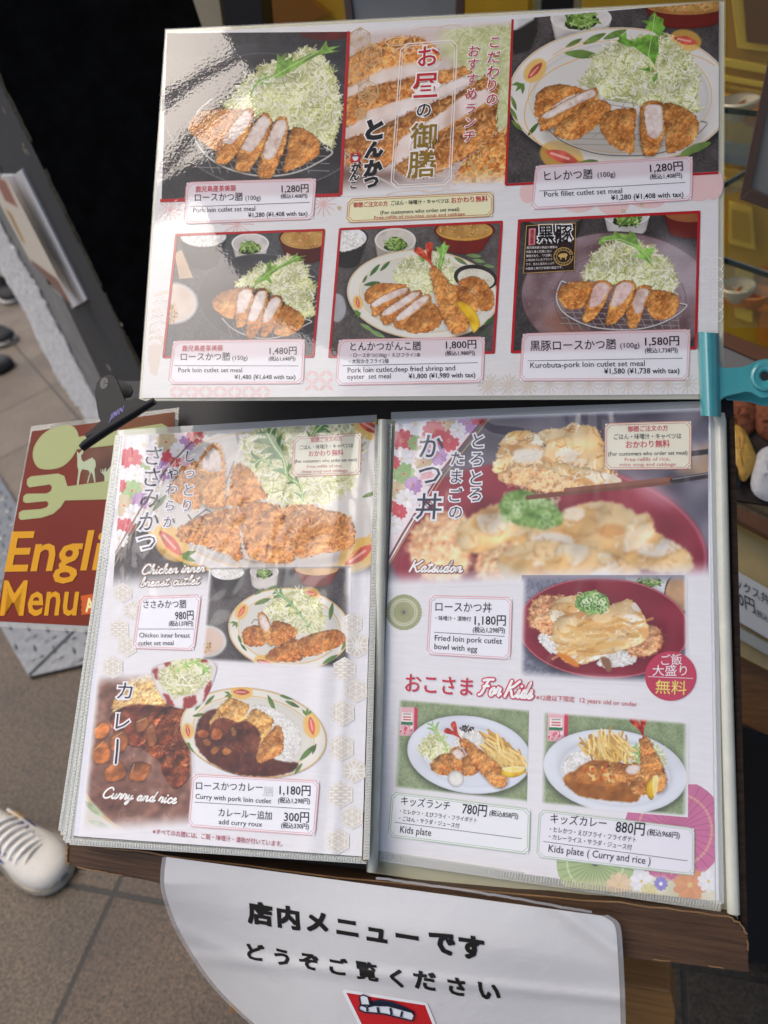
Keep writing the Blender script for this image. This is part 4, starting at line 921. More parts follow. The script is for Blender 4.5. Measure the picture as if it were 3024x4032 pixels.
# ------------------------------------------------------------------ chequer plate, shoes
dp = MB(); pp = [(-150, 1700), (0, 1880), (60, 1978), (500, 2300), (470, 2575), (373, 2604), (114, 2664), (5, 2475), (-60, 2390), (-150, 2300)]
def floor_p(px, py, z=0.):
    d = ray(px, py); k = (CAMH - z) / (d @ G); return W(d * k)
steel = solid('worn_steel', (112, 114, 115), rough=.36, metal=.8, noise=.25, scale=60)
fpv = [floor_p(x, y, .014) for x, y in pp]; dp.prism(fpv, np.array((0, 0, -.008)))
dplate = dp.build('chequer_plate', steel); tag(dplate, 'grey steel chequer plate lying on the paving beneath the red sheet', 'metal plate')
treads = MB(); from_poly = np.array(pp, float)
def inside(p, poly):
    r = False; n = len(poly)
    for i in range(n):
        (x0, y0), (x1, y1) = poly[i], poly[(i + 1) % n]
        if (y0 > p[1]) != (y1 > p[1]) and p[0] < x0 + (p[1] - y0) * (x1 - x0) / (y1 - y0): r = not r
    return r
pw2 = [(q[0], q[1]) for q in fpv]; seam_a, seam_b = floor_p(114, 2659, .014), floor_p(298, 2478, .014)
for i in range(-80, 80):
    for j in range(-80, 80):
        x, y = -1.3 + (i + .5 * (j % 2)) * .052, .9 + j * .026; a = (.45 if j % 2 else -1.1) + .35
        if not inside((x, y), pw2) or not all(inside((x + .016 * math.cos(a) * s_, y + .016 * math.sin(a) * s_), pw2) for s_ in (-1, 1)): continue
        ca, sa = math.cos(a), math.sin(a); V = []
        for u_, v_, h_ in ((-.016, 0, 0), (0, -.0042, 0), (.016, 0, 0), (0, .0042, 0), (-.009, 0, .0036), (.009, 0, .0036)): V.append((x + u_ * ca - v_ * sa, y + u_ * sa + v_ * ca, .014 + h_))
        treads.add(V, [[0, 1, 5, 4], [1, 2, 5], [2, 3, 5], [3, 0, 4, 5]])
sm = MB(); sm.tube([seam_a, seam_b], .004, 8); sm.build('weld_seam', steel, dplate)
tr_ = treads.build('tread', steel, dplate); tr_.location = (0, 0, 0)

def shoe(label, toe, ang, mats, group=None, stripes=True, scale=1.0, left=False):
    r = thing('sneaker', label, 'shoe', (*toe, 0), group); a = np.array((math.cos(ang), math.sin(ang), 0)); n = np.array((-a[1], a[0], 0)); o = np.array((*toe, 0)); S = .285 * scale
    us = [0, .02, .06, .12, .2, .3, .4, .5, .6, .7, .8, .9, .97, 1.0]; hw = [.010, .026, .038, .046, .050, .050, .046, .040, .036, .035, .035, .033, .026, .014]; ht = [.030, .040, .047, .053, .060, .069, .080, .090, .096, .092, .090, .092, .096, .090]
    def loft(name, m, hws, z0, hts, cap):
        mb_ = MB(); k = 20; V = []
        for u_, h_, t_ in zip(us, hws, hts):
            for j in range(k):
                th = 2 * math.pi * j / k; c, s_ = math.cos(th), math.sin(th); xx = math.copysign(abs(c) ** .8, c) * h_ * scale; zz = z0 + (t_ - z0) * (.5 + .5 * math.copysign(abs(s_) ** .7, s_)); xx *= 1 - .36 * max(0, (zz - z0) / max(t_ - z0, 1e-4)) ** 2 * cap
                V.append(o + a * u_ * S + n * xx + np.array((0, 0, zz * scale)))
        mb_.add(V, [[i * k + j, i * k + (j + 1) % k, (i + 1) * k + (j + 1) % k, (i + 1) * k + j] for i in range(len(us) - 1) for j in range(k)] + [list(range(k))[::-1], [(len(us) - 1) * k + j for j in range(k)]]); return mb_.build(name, m, r, smooth=True)
    loft('upper', mats[0], hw, .012, ht, 1.0); loft('sole', mats[1], [h_ + .003 for h_ in hw], 0.0, [.026] * len(us), 0.)
    top = lambda u_, v_: o + a * u_ * S + n * v_ * scale + np.array((0, 0, (np.interp(u_, us, ht) - 17 * v_ * v_) * scale + .0035))
    for k in range(6):
        u_ = .26 + k * .05; mb_ = MB(); mb_.tube([top(u_ + .01 * s_ * 2, s_ * .03) for s_ in np.linspace(-1, 1, 7)], .0032, 8); mb_.build('lace', mats[2], r, smooth=True)
    mb_ = MB()
    for sd_ in (-1, 1):
        mb_.tube([top(.22 + .06 * k, sd_ * (.034)) for k in range(7)], .0025, 6)
    mb_.build('eyelet_band', mats[0], r, smooth=True)
    if stripes:
        for sd_ in (-1, 1):
            for k, m in enumerate((mats[3], mats[4])):
                mb_ = MB(); us_ = [.36 + .10 * k + .012 * q for q in range(8)]
                P0 = [top(u2, sd_ * v_) + np.array((0, 0, .001)) for u2 in us_ for v_ in (.027 + .006 * (u2 - .36), .040)]
                mb_.add(P0, [[2 * q, 2 * q + 1, 2 * q + 3, 2 * q + 2] for q in range(7)]); mb_.build('stripe', m, r)
        for sd_ in (-1, 1):
            for k in range(6):
                mb_ = MB(); c_ = top(.265 + .05 * k, sd_ * .026) + np.array((0, 0, .001)); mb_.add([c_ + .0032 * (a * math.cos(q) + n * math.sin(q)) for q in np.linspace(0, 2 * math.pi, 9)[:-1]], [list(range(8))]); mb_.build('eyelet', MATS['grey_eyelet'] if 'grey_eyelet' in MATS else solid('grey_eyelet', (70, 70, 76), rough=.4), r)
        mb_ = MB(); mb_.tube([o + a * u2 * S + n * sg * (np.interp(u2, us, hw) + .0026) * scale + np.array((0, 0, .026 * scale)) for sg, rng in ((-1, us), (1, us[::-1])) for u2 in rng], .0016, 6); mb_.build('sole_seam', solid('seam_grey', (110, 102, 90), rough=.7), r, smooth=True)
        mb_ = MB(); mb_.tube([top(.215 - 9 * v_ * v_, v_) + np.array((0, 0, -.001)) for v_ in np.linspace(-.036, .036, 9)], .0022, 8); mb_.build('toe_seam', mats[0], r, smooth=True)
    return r
leather = solid('white_leather', (206, 201, 190), rough=.65, noise=.08, scale=30); rubber = solid('white_rubber', (182, 174, 156), rough=.6, noise=.1, scale=20)
shoe('white leather sneaker with blue and yellow side stripes on the brown paving', (-.888, .352), math.radians(163), (leather, rubber, solid('lace_white', (226, 223, 216), rough=.8), solid('blue_stripe', (34, 48, 120), rough=.5), solid('yellow_stripe', (190, 140, 30), rough=.5)), None, True, .9)
dk = solid('black_mesh_upper', (26, 26, 27), rough=.8, noise=.3, scale=60); dsole = solid('pale_sole', (180, 176, 166), rough=.7)
q1, q2 = floor_p(78, 1190), floor_p(56, 1352)
shoe('dark sneaker with pale sole, the farther one at the left edge of the paving', (q1[0], q1[1]), math.radians(150), (dk, dsole, dk), None, False)
shoe('dark sneaker with pale sole, the nearer one at the left edge of the paving', (q2[0], q2[1]), math.radians(165), (dk, dsole, dk), None, False)
q3 = floor_p(58, 1440)
shoe('grey-black sneaker nearest the stucco slab at the left edge of the paving', (q3[0], q3[1]), math.radians(205), (solid('grey_upper', (62, 62, 62), rough=.8), dk, dk), None, False)

# ------------------------------------------------------------------ display cabinet on the right and behind
DB = wsheet((.2, 1.30, .9), (0, -1, 0)); DF = wsheet((.2, 1.0, .9), (0, -1, 0))
dc = thing('display_cabinet', 'glass shelved food display cabinet with yellow panels behind the menus', 'display cabinet', (.45, 1.2, 0))
olive = solid('olive_yellow_panel', (196, 152, 30), rough=.5, noise=.25, scale=5); yelp = solid('yellow_panel', (246, 204, 66), rough=.45, noise=.15, scale=6); orgp = solid('orange_panel', (206, 124, 30), rough=.5, noise=.2, scale=6)  # panel yellows raised to carry the warm light inside the cabinet
ggl = solid('green_glass_edge', (22, 46, 32), rough=.15, coat=.5); gsurf = clear_film('shelf_glass', (170, 180, 150), .28, .05); brn = solid('brown_frame', (72, 44, 30), rough=.4, coat=.3, noise=.2, scale=10); dkf = solid('dark_frame', (38, 30, 24), rough=.4, coat=.3)
solid_poly('back_panel', DB, [(840, -250), (3200, -250), (3200, 2700), (840, 2700)], olive, dc, .02)
for nm, px_, m in (('yellow_board', [(2875, -60), (3120, -30), (3120, 216), (2905, 190)], yelp), ('amber_board', [(1040, 0), (1180, -40), (1300, 60), (1040, 130)], solid('amber_board', (150, 96, 22), rough=.5)), ('yellow_board', [(1830, -60), (2080, -80), (2080, 70), (1830, 80)], olive), ('yellow_board', [(2872, 800), (2962, 824), (2975, 985), (2872, 960)], yelp), ('yellow_board', [(2900, 1060), (2968, 1078), (2962, 1272), (2895, 1250)], yelp), ('orange_board', [(3000, 1060), (3120, 1086), (3120, 1400), (2988, 1350)], orgp)):
    solid_poly(nm, DB, px_, m, dc, .012, .012)
solid_poly('dark_inset', DB.moved(.026), [(2925, -20), (3100, 0), (3100, 186), (2940, 166)], solid('amber_inset', (120, 78, 20), rough=.4), dc, .004)
solid_poly('dark_inset', DB.moved(.026), [(2884, 824), (2948, 842), (2956, 960), (2884, 940)], olive, dc, .004)
solid_poly('front_glass', wsheet((.3, .90, .9), (0, -1, 0)), [(2868, -200), (3140, -200), (3140, 1290), (2868, 1290)], clear_film('front_glass', (190, 200, 190), .05, .02), dc, .004)
for a, b_, c_, d_ in (((2780, 415), (3100, 452), (3100, 560), (2780, 530)), ((2780, 990), (3100, 1100), (3100, 1130), (2780, 1020)), ((2780, 760), (2990, 640), (3100, 600), (3100, 640))):
    sh = solid_poly('glass_shelf', DF, [a, b_, (b_[0], b_[1] + 22), (a[0], a[1] + 24)], ggl, dc, .004)
    solid_poly('glass_surface', DF.moved(-.004), [(a[0], a[1] + 24), (b_[0], b_[1] + 22), (d_[0] + 320, c_[1] + 70), (d_[0], d_[1] + 70)], gsurf, sh, .002)
for x in (2105, 2265): solid_poly('glass_post', DF, [(x, -200), (x + 30, -200), (x + 24, 120), (x - 6, 120)], clear_film('post_glass', (120, 130, 110), .5, .05), dc, .01)
solid_poly('pillar', DF.moved(-.03), [(2135, -200), (2265, -200), (2250, 160), (2125, 160)], solid('black_pillar', (10, 10, 10), rough=.5), dc, .05)
solid_poly('cream_post', wsheet((-.3, 1.12, .9), (0, -1, 0)), [(720, -200), (836, -200), (880, 120), (800, 120), (760, 0)], solid('cream_post', (178, 164, 134), rough=.6, noise=.12, scale=12), dc, .04)
solid_poly('dark_post', wsheet((-.3, 1.10, .9), (0, -1, 0)), [(850, -200), (1010, -200), (1040, 130), (890, 130)], solid('black_pillar', (10, 10, 10)), dc, .04)
def framed(name_l, sheet, outer, inner, mat, pic):
    r = thing('picture_frame', name_l, 'picture frame', sheet.P(*np.mean(outer, 0)))
    b_ = MB(); n = len(outer); off = -(M3 @ sheet.n) * .012
    for i in range(n):
        q = [outer[i], outer[(i + 1) % n], inner[(i + 1) % n], inner[i]]; b_.prism(list(sheet.pts(q)), off)
    b_.build('frame', mat, r, bevel=.001); solid_poly('picture', sheet.moved(-.004), inner, pic, r, .003, 0, 0)
PF = wsheet((.25, .92, .9), (-.25, -1, .2))
gpic = solid('grey_picture', (122, 122, 118), rough=.35, coat=.4, noise=.2, scale=7)
for k, (y0, y1, x0, m_) in enumerate(((232, 262, 2872, yelp), (300, 318, 2868, yelp), (336, 350, 2868, olive), (372, 402, 2866, yelp), (560, 640, 2866, solid('grey_blue_card', (120, 128, 122), rough=.5)), (664, 690, 2866, olive), (700, 726, 2866, yelp), (1120, 1136, 2866, solid('amber_board', (112, 74, 18))), (1180, 1200, 2866, orgp))):
    solid_poly('shelf_board', DB, [(x0 - 20, y0), (3120, y0 + 46), (3120, y1 + 48), (x0 - 20, y1)], m_, dc, .01, .016 + .004 * (k % 3))
for k, (x, y, r_) in enumerate(((2905, 470, 26), (2975, 486, 30), (3040, 500, 26), (2900, 1180, 30), (2962, 1205, 26))):
    cb_ = MB(); c0 = DF.P(x, y, -.08); n_ = 16
    prof = [(.0, .012), (.010, .020), (.022, .024), (.024, .022)]
    V = [c0 + np.array((r__ * math.cos(2 * math.pi * j / n_), r__ * math.sin(2 * math.pi * j / n_), z_)) for z_, r__ in prof for j in range(n_)]
    cb_.add(V, [[i * n_ + j, i * n_ + (j + 1) % n_, (i + 1) * n_ + (j + 1) % n_, (i + 1) * n_ + j] for i in range(3) for j in range(n_)] + [list(range(n_))[::-1]]); cb_.build('sample_bowl', [solid('bowl_cream', (212, 200, 160), rough=.4), orgp, yelp][k % 3], dc, smooth=True)
framed('dark brown picture frame leaning at the right beside the menu corner', PF, [(3060, 60), (2911, 786), (3100, 852), (3200, 100)], [(3085, 110), (2958, 742), (3090, 800), (3170, 130)], brn, gpic)
framed('brown framed grey picture behind the top edge of the large menu', wsheet((0, 1.12, .98), (0, -1, .15)), [(1345, -60), (1830, -90), (1822, 150), (1372, 170)], [(1378, -35), (1796, -60), (1790, 120), (1400, 140)], brn, gpic)
TS = wsheet((.17, .66, .56), (0, -.45, .89))
tb = thing('storage_box', 'brown wooden box with grey top behind the turquoise clip', 'box', TS.P(2930., 1400.))
solid_poly('rim', TS, [(2800, 1290), (2862, 1308), (3100, 1400), (3100, 1470), (2862, 1364), (2800, 1345)], solid('lid_brown', (104, 68, 46), rough=.5, noise=.2, scale=9), tb, .012, 0, .001)
solid_poly('top', TS.moved(-.004), [(2800, 1345), (2862, 1360), (3100, 1466), (3100, 1560), (2800, 1560)], solid('lid_grey', (120, 118, 118), rough=.5), tb, .006)
ft = thing('food_tray', 'brown tray of sample fried food and rice right of the folder', 'food tray', TS.P(2950., 1900.))
tray_d = solid('tray_dark', (46, 38, 32), rough=.5, noise=.2, scale=20)
solid_poly('tray_base', TS.moved(-.010), [(2800, 1560), (3120, 1590), (3120, 2000), (2830, 1960)], tray_d, ft, .006)
solid_poly('tray_rim', TS, cK6([(300, 905), (345, 1015), (640, 1140), (640, 1230), (345, 1075), (300, 1060)]), solid('lid_brown', (104, 68, 46)), ft, .014, 0, .001)
def dome(name, sheet, px_, h_, mat, parent, rough=.0):
    p = rounded(px_, 4); c = p.mean(0); n = len(p); V = []; rings = [1, .9, .74, .55, .35, .15]
    for r_ in rings:
        q = c + (p - c) * r_; l = h_ * math.sqrt(1 - (r_ * .98) ** 2) + (rr.normal(0, rough, n) if r_ < 1 else 0); V += list(sheet.P(q[:, 0], q[:, 1], l))
    V.append(sheet.P(c[0], c[1], h_)); F_ = [[i * n + k, i * n + (k + 1) % n, (i + 1) * n + (k + 1) % n, (i + 1) * n + k] for i in range(len(rings) - 1) for k in range(n)] + [[(len(rings) - 1) * n + k, (len(rings) - 1) * n + (k + 1) % n, len(V) - 1] for k in range(n)]
    return mk(name, V, F_, mat, parent, smooth=True)
TSb = TS.moved(-.010)
dome('fried_cutlet', TSb, cK6([(300, 560), (345, 480), (470, 478), (500, 600), (430, 680), (330, 640)]), .012, solid('fried_brown', (134, 74, 44), rough=.8, noise=.4, scale=160, bump=.002), ft, .0012)
dome('fried_cutlet', TSb, cK6([(500, 480), (640, 480), (640, 700), (520, 680), (480, 600)]), .012, MATS['fried_brown'], ft, .0012)
dome('tempura', TSb.moved(.006), cK6([(345, 660), (375, 612), (420, 625), (470, 720), (490, 800), (440, 900), (400, 880), (360, 760)]), .010, solid('tempura_yellow', (206, 160, 72), rough=.6, noise=.35, scale=70, bump=.001), ft, .0008)
dome('tempura', TSb.moved(.003), cK6([(318, 650), (345, 680), (360, 780), (400, 900), (360, 920), (320, 860)]), .008, MATS['tempura_yellow'], ft, .0008)
dome('nori_strip', TSb.moved(.010), cK6([(335, 768), (352, 758), (395, 830), (410, 920), (390, 935), (360, 850)]), .004, solid('nori', (16, 20, 18), rough=.5), ft)
dome('rice_ball', TSb.moved(.004), cK6([(468, 950), (480, 800), (540, 730), (640, 740), (660, 960), (560, 1010)]), .012, solid('rice', (214, 214, 214), rough=.6, noise=.12, scale=220, bump=.0015), ft, .0007)
CS_ = wsheet((.17, .60, .49), (.0, -.62, .78))
sf_ = thing('display_ledge', 'pale wooden display ledge with a glass edge under the food tray', 'ledge', CS_.P(2950., 2200.))
solid_poly('board', CS_.moved(-.012), [(2790, 2000), (2862, 2030), (3140, 2140), (3140, 2700), (2870, 2560), (2800, 2540)], solid('pale_ledge', (176, 152, 92), rough=.35, noise=.25, scale=8, coat=.3), sf_, .012)
solid_poly('glass_edge', CS_.moved(.004), cK6([(340, 1618), (640, 1782), (640, 1850), (345, 1680)]), clear_film('ledge_glass', (176, 178, 164), .7, .1), sf_, .006)
pc = thing('price_card', 'white price card with black Japanese lettering slanting at the right edge', 'price card', CS_.P(2950., 2350.))
solid_poly('card', CS_, cK6([(300, 1318), (345, 1336), (700, 1540), (700, 1800), (366, 1604), (300, 1580)]), solid('card_white', (206, 206, 200), rough=.5), pc, .0015)
L = Letters(CS_, 'plain', .0006)
L.line(cK6, 'ラックス弁当', (340, 1418), (602, 1562), 62, (30, 30, 34), .006, up=(-.12, -.99)); L.line(cK6, '680円', (345, 1505), (486, 1578), 84, (30, 30, 34), .012, up=(-.10, -.99)); L.line(cK6, '(税込', (488, 1590), (556, 1626), 40, (30, 30, 34), .004, up=(-.1, -.99)); L.build(pc)
WC = wsheet((.17, .56, .40), (0, -.75, .66))
wc = thing('wooden_counter', 'brown wooden counter plank at the right edge above the black base', 'counter', WC.P(2960., 2800.))
cw = solid('counter_wood', (128, 88, 46), rough=.45, noise=.4, scale=6, stretch=(4, 30, 30), coat=.15); cw2 = solid('counter_wood_dark', (78, 54, 30), rough=.5, noise=.35, scale=6, stretch=(4, 30, 30))
solid_poly('plank', WC, [(2800, 2520), (2868, 2545), (3160, 2720), (3160, 2960), (2888, 2832), (2800, 2800)], cw, wc, .03); solid_poly('plank_front', WC.moved(-.004), [(2800, 2800), (2888, 2828), (3160, 2956), (3160, 3100), (2894, 2944), (2800, 2890)], cw2, wc, .03)
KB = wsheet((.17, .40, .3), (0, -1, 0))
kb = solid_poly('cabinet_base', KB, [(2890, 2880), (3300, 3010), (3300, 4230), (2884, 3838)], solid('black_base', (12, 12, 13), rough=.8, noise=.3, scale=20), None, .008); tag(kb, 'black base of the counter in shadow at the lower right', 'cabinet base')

# ------------------------------------------------------------------ large menu: pictures and labels
RED = (178, 28, 36); K0 = (30, 27, 30); RT = (192, 40, 50); KD = 'laminate'
def red_frame(pic, pts, wd, parent_pic, lift=.0003, closed=False):
    p = np.asarray(pts, float); p = np.vstack([p, p[:1]]) if closed else p
    lines_obj('red_frame', T_, [(ink(RED), [([a, b_], wd) for a, b_ in zip(p[:-1], p[1:])])], parent_pic, lift)
def sauce_dark(P_): P_.slate()
# top left: pork loin on black plate
P1 = Pic(cA, [(218, 70), (1200, 62), (1156, 945), (188, 978)], (60, 60, 64)); P1.slate(((34, 34, 38), (48, 48, 52), (62, 62, 66)))
P1.tex(ellp(1080, 60, 150, 50), [(70, 16, 16), (104, 24, 22)], rs=(8, 16)); P1.poly(ellp(320, 130, 120, 70), (30, 30, 34), soft=10)
P1.tex(ellp(760, 520, 560, 395, 4), [(40, 40, 44), (56, 56, 60), (74, 74, 78)], rs=(8, 16, 32)); P1.line(ellp(760, 520, 556, 392, 4, 60, 10, 200), 7, (128, 128, 130), .55); P1.line(ellp(770, 500, 470, 320, 4, 60, 200, 350), 5, (110, 110, 112), .5)
P1.poly(ellp(800, 560, 430, 270, 4), (36, 36, 40), soft=30, alpha=.5)
rim = smooth_path([(462, 428), (385, 500), (362, 600), (400, 700), (500, 785), (640, 835), (790, 848), (930, 825), (1040, 775), (1118, 722), (1075, 690)], 5)
P1.rack(rim, [((380 + 46 * i, 620 + 26 * min(i, 6)), (470 + 40 * i, 830)) for i in range(14)] + [((390, 680 + 40 * k), (1100, 700 + 40 * k)) for k in range(4)], 8)
P1.cabbage([(520, 470), (590, 400), (640, 330), (740, 250), (850, 215), (960, 150), (1050, 180), (1110, 250), (1140, 330), (1150, 400), (1172, 480), (1150, 560), (1110, 690), (1020, 640), (880, 580), (700, 520)], 1500, 3, 1.15)
P1.line(smooth_path([(668, 425), (700, 350), (745, 318), (810, 300)], 4), 7, (120, 166, 66)); P1.line(smooth_path([(700, 360), (730, 300), (760, 290)], 3), 6, (130, 176, 76)); P1.line(smooth_path([(720, 335), (770, 345), (805, 340)], 3), 5, (130, 176, 76))
P1.mizuna_leaf([(700, 350), (810, 300), (900, 245), (1040, 170)], [[(800, 300), (818, 240), (816, 180), (838, 200), (872, 172), (856, 222), (905, 192), (902, 226), (990, 185), (1050, 160), (1085, 110), (1093, 148), (1168, 138), (1105, 162), (1160, 166), (1040, 190), (980, 224), (920, 262), (870, 292), (812, 318)]], (122, 162, 70))
P1.crumb(rounded([(332, 595), (380, 510), (470, 480), (600, 485), (650, 500), (560, 610), (500, 710), (420, 670)]), 5)
P1.slice_([(520, 655), (630, 503), (676, 512), (664, 562), (580, 662), (545, 670)], (-22, 100), 6, 1., 1.2)
P1.slice_([(625, 690), (720, 535), (766, 532), (770, 580), (695, 702), (650, 708)], (-25, 100), 7, .98, 1.2)
P1.slice_([(738, 735), (800, 570), (850, 540), (868, 580), (845, 645), (795, 748)], (-10, 95), 8, 1., 1.2)
P1.poly([(850, 820), (880, 700), (900, 600), (880, 830)], (40, 20, 10), soft=8, alpha=.6); P1.crumb(rounded([(852, 825), (868, 720), (890, 610), (920, 580), (980, 600), (1040, 650), (1046, 720), (1010, 760), (930, 800)]), 9, 1.02)
O1 = P1.build('food_photo', T_, tm, .00015, KD); O1['label'] = 'photo of a sliced pork loin cutlet with cabbage on a black plate'
red_frame(P1, cA([(1207, 60), (1164, 950), (180, 982)]), 13, O1)
# top centre banner
P2 = Pic(cB, [(172, 92), (1480, 0), (1428, 1390), (80, 1440)], (206, 170, 130))
P2.tex([(100, 0), (1600, -50), (1600, 1500), (0, 1500)], [(196, 176, 168), (222, 206, 198)], rs=(16, 32)); P2.tex([(900, -20), (1520, -60), (1500, 900), (1320, 900), (1180, 500), (900, 260)], [(168, 168, 96), (206, 206, 150), (226, 226, 190)], rs=(4, 8, 16), soft=50)
P2.scatter([(950, 0), (1490, -20), (1470, 850), (1340, 850), (1180, 480)], 500, (60, 170), (6, 14), [(226, 228, 190), (186, 188, 120), (206, 210, 160)], .45, seed=2)
CC = ((122, 58, 18), (178, 96, 36), (206, 132, 62), (226, 168, 104))
P2.crumb([(100, 330), (330, 210), (560, 130), (760, 150), (880, 240), (900, 330), (560, 400), (300, 480), (100, 560)], 21, 1.06, 3.2, CC, .2)
P2.tex([(150, 560), (420, 400), (700, 340), (900, 330), (880, 380), (600, 470), (300, 560), (150, 640)], [(222, 196, 176), (240, 226, 214)], rs=(8, 16), soft=14)
P2.crumb([(100, 650), (400, 520), (640, 470), (900, 420), (1100, 370), (1160, 430), (820, 560), (560, 700), (300, 820), (110, 870)], 22, .96, 3.2, CC, .3)
P2.tex([(140, 900), (330, 730), (620, 640), (860, 560), (1080, 470), (1190, 490), (1020, 560), (760, 700), (480, 810), (200, 960), (130, 940)], [(214, 186, 168), (236, 218, 206), (244, 232, 224)], rs=(8, 16), soft=6, rag=6)
P2.crumb([(110, 980), (260, 930), (480, 830), (680, 740), (900, 650), (1040, 600), (1300, 440), (1370, 520), (1360, 760), (1000, 900), (600, 1040), (480, 1180), (300, 1230), (140, 1190)], 23, .92, 3.2, CC, .35)
P2.tex([(520, 1120), (560, 980), (760, 850), (960, 720), (1080, 620), (1260, 560), (1350, 600), (1200, 720), (900, 900), (700, 1060), (560, 1190)], [(210, 180, 162), (236, 216, 204), (244, 230, 222)], rs=(8, 16), soft=6, rag=6)
P2.crumb([(520, 1200), (700, 1080), (920, 920), (1160, 770), (1360, 640), (1360, 900), (1200, 1060), (1000, 1180), (820, 1280), (640, 1300)], 24, .9, 3.2, CC, .35)
P2.crumb([(1000, 1330), (1060, 1200), (1200, 1060), (1360, 930), (1480, 860), (1480, 1330)], 25, 1.14, 3.2, CC, .1)
P2.poly([(60, 1180), (300, 1250), (520, 1230), (640, 1320), (900, 1300), (980, 1380), (60, 1460)], (96, 66, 54), soft=26, alpha=.8); P2.line([(90, 1050), (300, 1230), (640, 1420)], 14, (196, 190, 186), .8)
P2.fade('b', .14, WASH); P2.fade('t', .05, (226, 216, 212))
O2 = P2.build('food_photo', T_, tm, .00015, KD); O2['label'] = 'banner photo of thick cut cutlets behind large vertical lettering'
wl = ink((246, 236, 226)); gd = ink((206, 172, 124))
def rectl(cv, q, wd, ins=0): return (frame_lines(cv(q), ins, 22), wd)
def hexa(c, r, rot=90): return [(c[0] + r * math.cos(math.radians(rot + 60 * k)), c[1] + r * math.sin(math.radians(rot + 60 * k))) for k in range(7)]
def hex_pat(cv, c, r, wd=3):
    o = [(cv(hexa(c, r)), wd * 1.3)]; h = hexa(c, r)
    for k in range(6):
        a, b_ = np.array(h[k]), np.array(h[k + 1]); m = (a + b_ + np.array(c)) / 3; o += [(cv([c, a]), wd * .7)] + [(cv([m, q]), wd * .7) for q in (a, b_, c)]
    return o
hx = hex_pat(cB, (245, 150), 92) + hex_pat(cB, (340, 285), 92) + hex_pat(cB, (235, 440), 92) + hex_pat(cB, (310, 580), 90) + hex_pat(cB, (250, 760), 50)
swirl = [(cB(ellp(x, y, rx, ry, -4, 30, a, a + 300)), 3) for x, y, rx, ry, a in ((560, 170, 110, 34, 20), (600, 250, 90, 26, 150), (800, 90, 150, 34, 30), (980, 60, 100, 24, 100), (960, 1240, 110, 34, 10), (1020, 1350, 110, 34, 80), (840, 1370, 130, 30, 200), (640, 1420, 180, 30, 30))]
lines_obj('gold_pattern', T_, [(gd, hx), (ink((232, 206, 180)), swirl), (wl, [rectl(cB, [(578, 196), (1040, 158), (985, 1340), (495, 1368)], 4), rectl(cB, [(578, 196), (1040, 158), (985, 1340), (495, 1368)], 2.5, 9)])], O2, .0003)
poly_obj('gold_squares', T_, [cB([(x, y), (x + 36, y - 2), (x + 34, y + 34), (x - 2, y + 36)]) for x, y in ((1120, 1150), (1162, 1190), (1255, 1185), (1210, 1225), (1120, 1240), (1155, 1290), (1305, 1130), (1290, 1230))], ink((206, 170, 112)), O2, .0003)
L = Letters(T_, KD, .0006); rt, dn = (1, -.05), (-.05, 1)
L.chars(cB, [('お', 800, 292, 190), ('昼', 782, 530, 225)], RT, .012, (250, 240, 232), .07, rt, dn); L.chars(cB, [('の', 765, 735, 140)], (24, 34, 40), .008, (250, 240, 232), .07, rt, dn)
L.chars(cB, [('御', 762, 940, 225), ('膳', 745, 1172, 235)], (140, 112, 30), .012, (250, 240, 232), .06, rt, dn)
L.chars(cB, [('こ', 1343, 180, 112), ('だ', 1335, 300, 112), ('わ', 1330, 418, 112), ('り', 1322, 530, 112), ('の', 1322, 645, 112)], (196, 60, 70), .006, (250, 240, 232), .07, rt, dn, .08)
L.chars(cB, [('お', 1175, 250, 104), ('す', 1166, 358, 104), ('す', 1158, 482, 104), ('め', 1153, 602, 104), ('ラ', 1145, 722, 100), ('ン', 1145, 835, 104), ('チ', 1138, 945, 108)], (196, 60, 70), .006, (250, 240, 232), .07, rt, dn, .08)
L.chars(cB, [('と', 362, 892, 190), ('ん', 360, 1055, 150), ('か', 352, 1205, 150), ('つ', 335, 1322, 125)], (14, 18, 24), .065, (246, 238, 230), .12, (1, -.08), (0, .95), .1)
L.chars(cB, [('が', 212, 1196, 84), ('ん', 200, 1270, 84), ('こ', 188, 1346, 66)], (14, 18, 24), .04, (246, 238, 230), .11, (1, -.08), (0, 1), .1); L.build(O2)
poly_obj('red_seal', T_, [cB([(167, 1086), (248, 1082), (246, 1156), (165, 1160)])], ink((190, 34, 44)), O2, .0005); poly_obj('white_seal', T_, [cB(ellp(206, 1120, 24, 27, 0, 20))], ink((226, 222, 220)), O2, .0007); poly_obj('seal_band', T_, [cB([(182, 1100), (230, 1100), (230, 1110), (182, 1112)])], ink((40, 44, 52)), O2, .0009)
